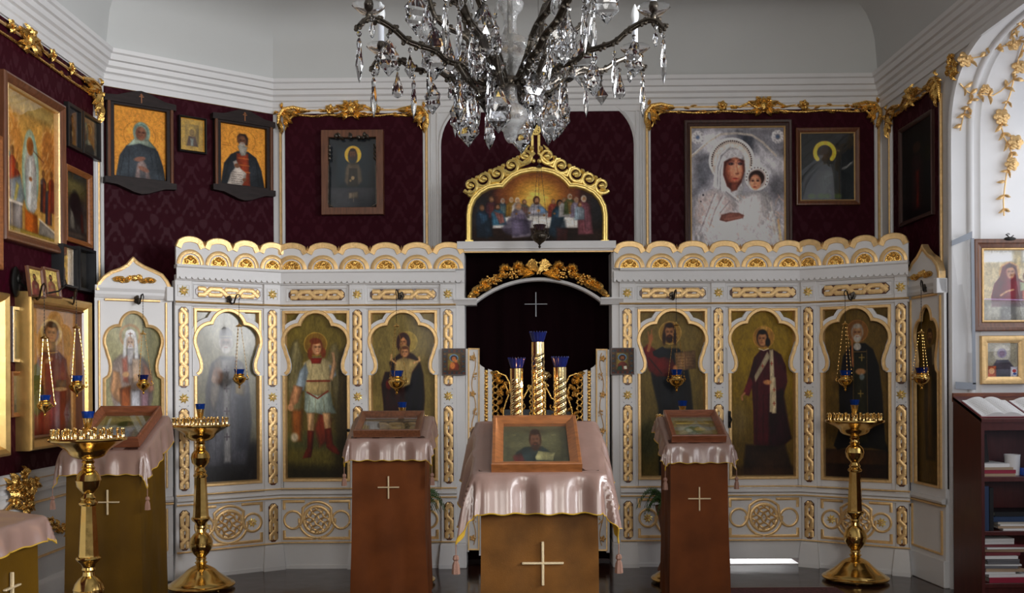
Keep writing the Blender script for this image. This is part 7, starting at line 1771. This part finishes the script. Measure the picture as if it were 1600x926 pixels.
lamp_on(DR, 1321, 595, 505, 1333, 462, 'hanging blue-glass lamp before the white-bearded monk', r=0.056, off=.18)
lamp_on(KR, 1440, 592, 518, 1446, 449, 'hanging dark-glass lamp before the edge-on right panel', r=0.056, off=.18, gl='blue_glass_dark')
lamp_on(LW, 120, 604, 510, 112, 470, 'upper right of two blue lamps before the red-robed young saint', r=0.05, off=.32)
lamp_on(LW, 70, 634, 526, 55, 462, 'lower left of two blue lamps before the red-robed young saint', r=0.045, off=.34)
# small dark lamp before the supper painting, on a wire from the ceiling
pos = P(843, 370, 7.45)
lampada(tuple(pos), pos.z+0.55, 'small dark metal lamp hanging in front of the supper painting', r=0.062, glassm='dark_glass', dark=True)
o = [q for q in COL.objects if q.name.startswith('hanging_lamp')][-1]
b = MB(); b.tube([(0, 0, 0.55), (0, 0, 4.72-pos.z)], 0.0015, 'black_iron', seg=4); obj('suspension_wire', b, o, Matrix.Translation(pos))
# black sconce plate with curled arm on the left wall
hk = on_plane(LW, 22, 440, 0.02); T = thing('wall_sconce', Matrix.Translation(hk), 'black oval sconce plate with a curled arm above the small gap icons', 'sconce')
b = MB(); b.ell((0.012, 0, 0), (0.014, 0.05, 0.10), 'black_iron', seg=14, rings=8); b.ell((0.03, 0, 0.02), (0.014, 0.02, 0.03), 'black_iron'); obj('back_plate', b, T, Matrix.Translation(hk))
b = MB(); b.tube([(0.03, 0, 0.0), (0.07, .05, -0.05), (0.12, .14, -0.065), (0.17, .24, -0.04), (0.2, .29, 0.01), (0.19, .30, 0.04), (0.17, .28, 0.03)], [0.008, 0.007, 0.006, 0.006, 0.005, 0.004, 0.003], 'black_iron'); obj('arm', b, T, Matrix.Translation(hk))

# small icons hung on the pilasters beside the doors
p = Paint(0, 0, 120, 150, '#4a3426', 1.0, 95, .12)
for k in range(9):
    for a in range(2): p.g([(6+k*13, 4+a*132), (14+k*13, 4+a*132), (14+k*13, 16+a*132), (6+k*13, 16+a*132)], '#2a3440' if k % 2 else '#6a3020', 1); p.g([(4+a*100, 8+k*15), (18+a*100, 8+k*15), (18+a*100, 18+k*15), (4+a*100, 18+k*15)], '#5a4428' if k % 2 else '#30404a', 1)
p.g([(26, 24), (94, 24), (94, 128), (26, 128)], '#8a7434', 2); p.e(60, 52, 24, 22, '#5f87a8', 2); p.e(60, 54, 19, 18, '#3a2418', 2); pA = p
p2 = Paint(0, 0, 120, 150, '#4a3426', 1.0, 96, .12); p2.c = p.c.copy()
p.e(60, 58, 12, 14, '#b0683a', 3); p.g([(34, 126), (38, 90), (56, 76), (80, 80), (90, 100), (86, 126)], '#8c3a1c', 4); p.e(52, 98, 14, 20, '#c0743c', 5); p.e(70, 70, 9, 10, '#b8703c', 3)
p2.face(60, 56, 10, 14, '#a8683c', '#3a2014', '#4a2a18'); p2.g([(30, 128), (36, 92), (52, 78), (70, 78), (86, 92), (92, 128)], '#7a3428', 4); p2.g([(30, 128), (36, 108), (56, 100), (60, 128)], '#24503a', 3); p2.g([(66, 104), (84, 102), (86, 122), (68, 124)], '#d0ccb8', 2)
framed(CL, 690.5, 728, 544, 586, 709, 'small patterned-border icon of mother and child hung left of the gates', p, fw=0.008, th=0.015, style='flat', mats=('wood_dark',), base=0.05, glass=False)
framed(CR, 954, 991, 543, 585, 973, 'small patterned-border icon of a bearded figure with a book hung right of the gates', p2, fw=0.008, th=0.015, style='flat', mats=('wood_dark',), base=0.05, glass=False)
# ================================================================== CHANDELIER
CHX, CHY = 0.0, 3.80
CM = Matrix.Translation((CHX, CHY, 0))
CH = thing('chandelier', CM @ Matrix.Translation((0, 0, 2.48)), 'large crystal chandelier with bronze arms and white candle bulbs hanging over the room', 'chandelier')
def co(name, mb, parent=None, **k): return obj(name, mb, parent or CH, CM, **k)
b = MB(); b.lathe([(0.0, 2.478), (0.010, 2.480), (0.020, 2.490), (0.026, 2.505), (0.030, 2.522), (0.042, 2.538), (0.058, 2.555), (0.068, 2.574), (0.071, 2.590), (0.066, 2.604), (0.050, 2.622), (0.034, 2.634), (0.028, 2.650), (0.026, 2.675), (0.030, 2.70), (0, 2.70)], 'crystal_frost', seg=28); co('bottom_finial', b)
b = MB(); b.lathe([(0.0, 2.695), (0.055, 2.695), (0.060, 2.702), (0.060, 2.722), (0.054, 2.730), (0.0, 2.730)], 'old_bronze', seg=24)
co('hub', b)
b = MB(); b.lathe([(0.0, 2.73), (0.035, 2.735), (0.040, 2.745), (0.052, 2.77), (0.082, 2.81), (0.096, 2.85), (0.090, 2.868), (0.060, 2.890), (0.040, 2.896), (0.030, 2.92), (0.024, 2.96), (0.030, 2.985), (0.050, 3.01), (0.055, 3.03), (0.036, 3.055), (0.026, 3.08), (0.03, 3.2), (0.06, 3.26), (0.04, 3.32), (0.02, 3.4), (0, 3.4)], 'crystal_frost', seg=28); co('glass_baluster', b)
b = MB(); b.tube([(0, 0, 2.7), (0, 0, 4.72)], 0.007, 'old_bronze'); b.lathe([(0.0, 4.55), (0.03, 4.56), (0.07, 4.69), (0.08, 4.72), (0, 4.72)], 'old_bronze'); co('stem', b)
def cage(ang, pts): return [Vector((r*math.cos(ang), r*math.sin(ang), z)) for r, z in pts]
def smooth_pts(pts, n=6):
    out = []
    P4 = [pts[0]]+list(pts)+[pts[-1]]
    for i in range(1, len(P4)-2):
        p0, p1, p2, p3 = P4[i-1:i+3]
        for k in range(n):
            t = k/n; out.append(0.5*((2*p1)+(-p0+p2)*t+(2*p0-5*p1+4*p2-p3)*t*t+(-p0+3*p1-3*p2+p3)*t**3))
    out.append(pts[-1]); return out
def bronze_arm(mb, pts, r=0.0145):
    sp = smooth_pts(pts); mb.tube(sp, r*0.72, 'old_bronze', seg=8)
    # two beaded glass-lined ribs give the arm its fluted look
    for off in (-1, 1):
        q = []
        for i, p_ in enumerate(sp):
            d = (sp[min(i+1, len(sp)-1)]-sp[max(i-1, 0)]).normalized(); s_ = d.cross(Vector((0, 0, 1)));
            if s_.length < 0.05: s_ = Vector((1, 0, 0))
            s_.normalize(); q.append(p_+s_*off*r*0.75+Vector((0, 0, 0.002)))
        mb.tube(q, r*0.42, 'old_bronze', seg=6)
    for i in range(0, len(sp), 6):
        for k in range(5):
            a = k*1.26; mb.ell(sp[i]+Vector((math.cos(a)*r*0.9, math.sin(a)*r*0.5, math.sin(a+.7)*r*0.9)), r*0.62, 'old_bronze', seg=6, rings=4)
LOW = [(0.055, 2.715), (0.10, 2.698), (0.155, 2.712), (0.20, 2.755), (0.265, 2.768), (0.315, 2.80), (0.38, 2.812), (0.43, 2.825), (0.48, 2.86), (0.54, 2.885), (0.585, 2.88), (0.612, 2.852)]
UP = [(0.05, 2.72), (0.085, 2.755), (0.125, 2.81), (0.15, 2.86), (0.19, 2.90), (0.245, 2.925), (0.29, 2.96), (0.31, 3.01), (0.33, 3.09), (0.38, 3.16), (0.42, 3.17)]
def bulb_set(ang, r, z):
    M = Matrix.Translation((CHX+r*math.cos(ang), CHY+r*math.sin(ang), z))
    d = MB(); d.lathe([(0.0, 0.012), (0.010, 0.014), (0.03, 0.022), (0.052, 0.036), (0.060, 0.044), (0.062, 0.042), (0.05, 0.030), (0.028, 0.012), (0.006, 0.004), (0, 0.004)], 'crystal', seg=24, flute=0.03); o = obj('drip_pan', d, CH, M)
    d = MB(); d.lathe([(0.0, -0.01), (0.008, -0.008), (0.012, 0.01), (0.008, 0.02), (0.016, 0.03), (0.018, 0.045), (0.014, 0.062), (0, 0.062)], 'old_bronze', seg=12); obj('socket', d, CH, M)
    d = MB(); d.lathe([(0.0, 0.055), (0.0125, 0.055), (0.0125, 0.145), (0.008, 0.15), (0, 0.15)], 'candle_tube', seg=16); obj('candle_sleeve', d, CH, M)
    d = MB(); d.lathe([(0.0, 0.145), (0.010, 0.146), (0.012, 0.152), (0.017, 0.168), (0.0175, 0.182), (0.013, 0.200), (0.006, 0.216), (0.0, 0.226)], 'lamp_bulb', seg=16); obj('bulb', d, CH, M)
NA = 8
arms = []
for k in range(NA):
    a = PI/8+k*PI/4+0.03; b = MB(); pts = cage(a, LOW); bronze_arm(b, pts); o = co('lower_arm', b); arms.append((a, LOW)); bulb_set(a, 0.575, 2.892)
    # a thin S scroll links arm and hub
    b = MB(); bronze_arm(b, cage(a+0.14, [(0.24, 2.75), (0.20, 2.70), (0.15, 2.665), (0.10, 2.675), (0.07, 2.70)]), 0.010); co('scroll', b)
for k in range(6):
    a = k*PI/3+0.1; b = MB(); bronze_arm(b, cage(a, UP), 0.0135); co('upper_arm', b)
    bulb_set(a, 0.42, 3.18)
# crystal drops: faceted solids hung on wire with a bead
def facet(prof, seg, flat=1.0, jag=0.0):
    """prof = (half width, z) from the hook down; flat = thickness ratio"""
    m = MB(); vs = []
    for i, (r, z) in enumerate(prof):
        for k in range(seg):
            a = 2*PI*k/seg+(PI/seg if i % 2 else 0); rr_ = max(r, 0.0005)*(1+(jag if (i % 2) else -jag)*0.5); vs.append((rr_*math.cos(a), rr_*math.sin(a)*flat, z))
    fs = [tuple(range(seg))]; n = len(prof)
    for i in range(n-1):
        for k in range(seg):
            k2 = (k+1) % seg; A, B, C, D = i*seg+k, i*seg+k2, (i+1)*seg+k2, (i+1)*seg+k
            if i % 2 == 0: fs += [(A, B, D), (B, C, D)]
            else: fs += [(A, B, C), (A, C, D)]
    fs.append(tuple((n-1)*seg+k for k in range(seg)))
    m.add(vs, fs, 'crystal'); return m
def drop_mesh(kind):
    if kind == 'leaf': prof, seg, fl, jg = [(0.003, 0.0), (0.012, -0.012), (0.025, -0.030), (0.034, -0.052), (0.037, -0.072), (0.032, -0.092), (0.019, -0.112), (0.006, -0.124), (0.001, -0.130)], 10, 0.38, 0.25
    elif kind == 'spear': prof, seg, fl, jg = [(0.004, 0.0), (0.009, -0.012), (0.007, -0.03), (0.011, -0.06), (0.0125, -0.085), (0.009, -0.11), (0.004, -0.13), (0.0005, -0.14)], 6, 0.7, 0.0
    elif kind == 'prism': prof, seg, fl, jg = [(0.004, 0.0), (0.012, -0.008), (0.013, -0.02), (0.016, -0.07), (0.018, -0.085), (0.010, -0.105), (0.0005, -0.12)], 6, 0.6, 0.0
    elif kind == 'kite': prof, seg, fl, jg = [(0.001, 0.0), (0.012, -0.022), (0.026, -0.048), (0.010, -0.072), (0.001, -0.082)], 4, 0.3, 0.0
    elif kind == 'pear': prof, seg, fl, jg = [(0.003, 0.0), (0.006, -0.015), (0.012, -0.035), (0.019, -0.055), (0.023, -0.072), (0.021, -0.086), (0.012, -0.097), (0.002, -0.102)], 12, 0.75, 0.1
    elif kind == 'small': prof, seg, fl, jg = [(0.002, 0.0), (0.007, -0.010), (0.0105, -0.024), (0.008, -0.040), (0.0005, -0.052)], 6, 0.7, 0.1
    m = facet(prof, seg, fl, jg)
    # bead and wire above
    m.tube([(0, 0, 0.0), (0, 0, 0.034)], 0.0009, 'old_bronze', seg=4)
    v = len(m.v); m.ell((0, 0, 0.014), (0.0085, 0.006, 0.0095), 'crystal', seg=8, rings=4)
    return make_mesh('crystal_drop', m, smooth=False)
DR_ = {k: drop_mesh(k) for k in ('leaf', 'spear', 'prism', 'kite', 'pear', 'small')}
rc = random.Random(77); NDR = 0
def drop(kind, ang, r, z, s=1.0, rot=None):
    global NDR
    rot = rc.uniform(-.7, .7) if rot is None else rot
    s *= 1.18; M = Matrix.Translation((CHX+r*math.cos(ang), CHY+r*math.sin(ang), z-0.036*s)) @ Matrix.Rotation(rot, 4, 'Z') @ Matrix.Diagonal((s, s, s, 1))
    obj('crystal_drop', DR_[kind], CH, M); NDR += 1
def arm_z(prof, r):
    for i in range(len(prof)-1):
        if prof[i][0] <= r <= prof[i+1][0]: t = (r-prof[i][0])/(prof[i+1][0]-prof[i][0]); return prof[i][1]*(1-t)+prof[i+1][1]*t-0.012
    return prof[-1][1]-0.01
for k in range(NA):
    a = PI/8+k*PI/4+0.03
    drop('spear', a, 0.612, 2.85, 1.0); drop(('pear', 'leaf', 'spear')[k % 3], a, 0.50, arm_z(LOW, 0.50), 0.9); drop(('kite', 'spear')[k % 2], a+0.03, 0.42, arm_z(LOW, 0.42), 0.95)
    drop(('spear', 'leaf')[k % 2], a, 0.34, arm_z(LOW, 0.34), 0.85); drop(('leaf', 'prism', 'spear')[k % 3], a, 0.22, arm_z(LOW, 0.22), 1.1); drop(('prism', 'leaf')[k % 2], a+.1, 0.175, 2.70, 1.15)
    drop('small', a+0.07, 0.575, 2.90, 1.0)
for k in range(6):
    a = k*PI/3+0.1
    drop('leaf', a, 0.17, 2.875, 1.25); drop('leaf', a+0.1, 0.30, 2.975, 1.35); drop(('spear', 'pear')[k % 2], a-0.05, 0.33, 3.08, 1.3); drop('pear', a+.2, 0.25, 2.92, 1.1); drop('leaf', a-.25, 0.38, 3.16, 1.2)
# ================================================================== BOOK DESK AND BOOKS AT THE RIGHT
BX0, BX1, BY0, BY1 = 3.150, 4.02, 6.45, 6.86
T = thing('bookcase', ((BX0+BX1)/2, BY1, 0), 'dark reddish open bookcase with sloping reading top at the right edge', 'bookcase')
I = Matrix.Identity(4)
def side(x0, x1):
    m = MB(); vs = []
    for x in (x0, x1): vs += [(x, BY0, 0), (x, BY1, 0), (x, BY1, 1.395), (x, BY0, 1.262)]
    m.add(vs, [(0, 1, 2, 3), (7, 6, 5, 4), (0, 4, 5, 1), (1, 5, 6, 2), (2, 6, 7, 3), (3, 7, 4, 0)], 'wood_cabinet'); return m
obj('side_panel', side(BX0, BX0+0.022), T, I, smooth=False); obj('side_panel', side(BX1-.022, BX1), T, I, smooth=False)
m = MB(); m.box(BX0+.02, BX1-.02, BY1-.012, BY1, 0, 1.36, 'wood_cabinet'); obj('back_panel', m, T, I, smooth=False)
m = MB(); vs = []
for x in (BX0+.0, BX1): vs += [(x, BY0-.01, 1.256), (x, BY1, 1.400), (x, BY1, 1.378), (x, BY0-.01, 1.234)]
m.add(vs, [(0, 1, 2, 3), (7, 6, 5, 4), (0, 4, 5, 1), (1, 5, 6, 2), (2, 6, 7, 3), (3, 7, 4, 0)], 'wood_cabinet'); obj('sloping_top', m, T, I, smooth=False)
m = MB(); m.bbox(BX0+.02, BX1-.02, BY0, BY0+.018, 1.178, 1.242, 'wood_cabinet', .002); obj('top_rail', m, T, I, smooth=False)
m = MB(); m.bbox(BX0, BX1, BY1, BY1+.018, 1.36, 1.425, 'wood_red', .003); obj('upper_rail', m, T, I, smooth=False)
for z0, z1 in ((0.834, 0.866), (0.472, 0.50), (0.120, 0.150)):
    m = MB(); m.bbox(BX0+.02, BX1-.02, BY0+.004, BY1-.01, z0, z1, 'wood_cabinet', .002); obj('shelf', m, T, I, smooth=False)
m = MB(); m.box(BX0+.02, BX1-.02, BY0+.03, BY0+.045, 0, 0.12, 'wood_cabinet'); obj('plinth', m, T, I, smooth=False)
def book(x, y, z, w, d, h, mt, label, rot=0.0, upright=False, pages='paper_cream', name='book', tilt=0.0, group=None, cat='book', cover=0.003):
    M = Matrix.Translation((x, y, z)) @ Matrix.Rotation(rot, 4, 'Z') @ Matrix.Rotation(tilt, 4, 'Y'); T = thing(name, M, label, cat, group)
    # lying book: spine towards the viewer
    c = MB()
    if not upright:
        c.box(0, w, 0, d, 0, cover, mt); c.box(0, w, 0, d, h-cover, h, mt); c.box(0, w, 0, cover, cover, h-cover, mt); pg = MB(); pg.box(.004, w-.004, cover, d-.004, cover, h-cover, pages)
    else:
        c.box(0, cover, 0, d, 0, h, mt); c.box(w-cover, w, 0, d, 0, h, mt); c.box(cover, w-cover, 0, cover, 0, h, mt); pg = MB(); pg.box(cover, w-cover, cover, d-.004, .004, h-.004, pages)
    obj('cover', c, T, M, smooth=False); obj('pages', pg, T, M, smooth=False); return T
GX = BX0+.03; GY = BY0+.03
zs = 0.867; TOPG = None
book(GX, GY, zs, .215, .27, .018, 'book_tan', 'cream-edged book at the bottom of the top shelf stack', pages='paper'); zs += .019
book(GX, GY+.004, zs, .22, .26, .024, 'book_red', 'crimson book second from the bottom of the top shelf stack'); zs += .025
book(GX-.004, GY, zs, .205, .25, .016, 'book_tan', 'tan book just below the white one on the top shelf'); zs += .017
book(GX-.003, GY+.008, zs, .185, .24, .024, 'paper', 'white-covered book on top of the top shelf stack', rot=.02, pages='paper'); zs += .026
book(GX+.0, GY+.09, zs, .040, .18, .21, 'book_grey', 'grey upright book leaning at the left of the top shelf', upright=True, tilt=.03)
book(GX+.048, GY+.09, zs, .034, .18, .19, 'book_black', 'black upright book next to the grey one on the top shelf', upright=True, tilt=-.09)
m = MB(); m.lathe([(0.045, 0), (0.05, 0.12), (0.052, 0.14), (0.049, 0.14), (0.043, 0.004), (0, 0.004)], 'paper', seg=20, c=(GX+.245, GY+.1, .867)); tag(obj('paper_roll', m), 'curled white paper roll standing beside the top shelf stack', 'paper')
m = MB(); m.tube([(GX+.31, GY+.02, .92), (GX+.33, GY+.01, .96), (GX+.36, GY+.02, .95), (GX+.40, GY+.03, .99)], [.02, .03, .028, .02], 'plastic_blue', seg=8); m.box(GX+.29, GY and GX+.45, GY+.0, GY+.12, .868, .915, 'plastic_blue'); tag(obj('plastic_bag', m), 'crumpled blue plastic bag at the right of the top shelf', 'bag')
book(GX-.004, GY-.005, .501, .036, .22, .30, 'book_blue', 'tall dark blue upright book at the left of the middle shelf', upright=True)
book(GX+.038, GY-.003, .501, .026, .22, .29, 'book_black', 'tall black upright book next to the blue one on the middle shelf', upright=True)
zz_ = .501
for k, (dx, w, h, mt) in enumerate(((.13, .24, .012, 'paper'), (.10, .26, .014, 'book_tan'), (.12, .25, .010, 'paper'), (.11, .25, .016, 'paper_cream'))):
    book(GX+dx, GY+.01*k, zz_, w, .24, h, mt, ('lowest', 'second', 'third', 'fourth')[k]+' thin booklet from the bottom of the middle shelf pile', rot=.03*(k-1), pages='paper', cover=.002); zz_ += h+.001
book(GX+.07, GY+.02, zz_, .36, .24, .034, 'book_blue', 'thick dark blue folder lying on the middle shelf booklets'); zz_ += .035
book(GX+.09, GY+.03, zz_, .33, .22, .03, 'book_black', 'black folder topmost on the middle shelf pile')
zz_ = .151; book(GX+.03, GY-.01, zz_, .30, .24, .034, 'book_red', 'bright red book at the bottom of the lowest shelf pile'); zz_ += .035
nm = ('first', 'second', 'third', 'fourth', 'fifth', 'sixth', 'seventh', 'eighth', 'ninth', 'tenth', 'eleventh', 'twelfth', 'thirteenth', 'fourteenth')
for k in range(14):
    h = rc.uniform(.010, .021); mt = rc.choice(('paper', 'paper_cream', 'paper', 'book_grey', 'book_tan', 'book_maroon')); w = rc.uniform(.20, .28)
    book(GX+rc.uniform(-.004, .03), GY+rc.uniform(-.01, .03), zz_, w, .23, h, mt, nm[k]+' magazine above the red book in the lowest shelf pile', rot=rc.uniform(-.07, .07), pages=rc.choice(('paper', 'paper_cream')), name='magazine', cat='magazine', group='magazines in the lowest shelf pile', cover=.002); zz_ += h+.0015
def open_book(x, y, w, d, label, rot=0.0):
    sl = (1.400-1.256)/(BY1-BY0+.01); z = 1.256+(y-BY0+.01)*sl+.002
    M = Matrix.Translation((x, y, z)) @ Matrix.Rotation(math.atan(sl), 4, 'X') @ Matrix.Rotation(rot, 4, 'Z'); T = thing('open_book', M, label, 'book')
    for sg in (-1, 1):
        m = MB(); n = 14; top = []
        for i in range(n+1):
            t = i/n; top.append((sg*w*t, 0.006+0.030*math.sin(PI*min(1, t*1.15+.08))**0.7*(1-t*.45)+.004))
        vs = [(x_, 0, z_) for x_, z_ in top]+[(x_, d, z_) for x_, z_ in top]+[(x_, 0, 0.003) for x_, _ in top]+[(x_, d, 0.003) for x_, _ in top]; k = n+1
        fs = [(i, i+1, k+i+1, k+i) for i in range(n)]+[(i, i+1, 2*k+i+1, 2*k+i) for i in range(n)]+[(k+i, k+i+1, 3*k+i+1, 3*k+i) for i in range(n)]+[(n, k+n, 3*k+n, 2*k+n), (0, k, 3*k, 2*k)]
        m.add(vs, fs, 'paper'); pgs = obj('page_block', m, T, M, angle=.5)
        m = MB(); rr_ = random.Random(int(x*100)+sg)
        for r_ in range(11):
            yy = .02+r_*(d-.04)/11
            for c_ in range(9):
                t0, t1 = .12+c_*.09, .12+c_*.09+rr_.uniform(.04, .08)
                def zt(t): return 0.006+0.030*math.sin(PI*min(1, t*1.15+.08))**0.7*(1-t*.45)+.0046
                m.add([(sg*w*t0, yy, zt(t0)), (sg*w*t1, yy, zt(t1)), (sg*w*t1, yy+.0022, zt(t1)), (sg*w*t0, yy+.0022, zt(t0))], [(0, 1, 2, 3)], 'book_grey')
        obj('text_lines', m, pgs, M, smooth=False)
    m = MB(); m.box(-w-.004, w+.004, -.003, d+.003, 0, .003, 'book_red'); obj('cover', m, T, M, smooth=False)
open_book(BX0+.165, BY0+.02, .152, .30, 'open book at the left of the sloping top of the bookcase', .0)
open_book(BX0+.49, BY0+.03, .150, .28, 'second open book cut by the right edge of the view on the sloping top', .0)

# ================================================================== FERNS, RUG
def fern(x, y, z, label, seed, lean):
    M = Matrix.Translation((x, y, 0)); T = thing('potted_fern', M, label, 'plant'); r = random.Random(seed)
    m = MB(); m.lathe([(0, 0), (.06, 0), (.075, .02), (.05, .08), (.045, .3), (.06, .42), (.085, .5), (.09, .53), (.08, .53), (.07, .5), (0, .48)], 'clay', seg=20); obj('pot', m, T, M)
    for k in range(13):
        a = lean+r.uniform(-1.2, 1.2); L = r.uniform(.16, .27); m = MB(); pts = []
        for i in range(9):
            t = i/8; rr_ = L*t; pts.append(Vector((rr_*math.cos(a), rr_*math.sin(a)*.6, .5+.15*math.sin(t*PI*.8)*(1+.3*math.sin(k))-t*t*.10)))
        m.tube(pts, .0015, 'fern_green', seg=4)
        for i in range(1, 9):
            for h_ in (0, .5):
                if i+h_ > 8: continue
                j = min(7, int(i+h_)); p_ = pts[j].lerp(pts[min(8, j+1)], h_ if i+h_ < 8 else 0); d = (pts[min(8, j+1)]-pts[max(0, j-1)]).normalized(); s_ = d.cross(Vector((0, 0, 1))).normalized(); ll = .05*(1-i/10)
                for q in (-1, 1):
                    tip = p_+s_*q*ll+d*ll*.5-Vector((0, 0, .008)); wv = d*.006
                    m.add([p_-wv, p_+wv, tip], [(0, 1, 2)], 'fern_green')
                    tip2 = p_+Vector((0, 0, q*ll*.7))+d*ll*.5; m.add([p_-wv, p_+wv, tip2], [(0, 1, 2)], 'fern_green')
        obj('frond', m, T, M, smooth=False)
    return T
fern(1.22, 7.62, 0, 'green fern showing at the left of the lectern right of centre', 3, PI*0.98)
fern(-0.76, 7.62, 0, 'green fern barely showing at the right of the lectern left of centre', 5, 0.0)
m = MB(); m.box(1.50, 2.36, 3.2, 7.02, 0.0, 0.008, 'rug_red'); r_ = obj('rug', m, smooth=False); tag(r_, 'dark red patterned rug whose far edge shows at the bottom right', 'rug')
m = MB()
for x in [1.51+i*0.84/76 for i in range(77)]: m.box(x-.002, x+.002, 7.02, 7.045, 0.0, 0.005, 'paper_cream')
fr = obj('fringe', m, r_, I, smooth=False)
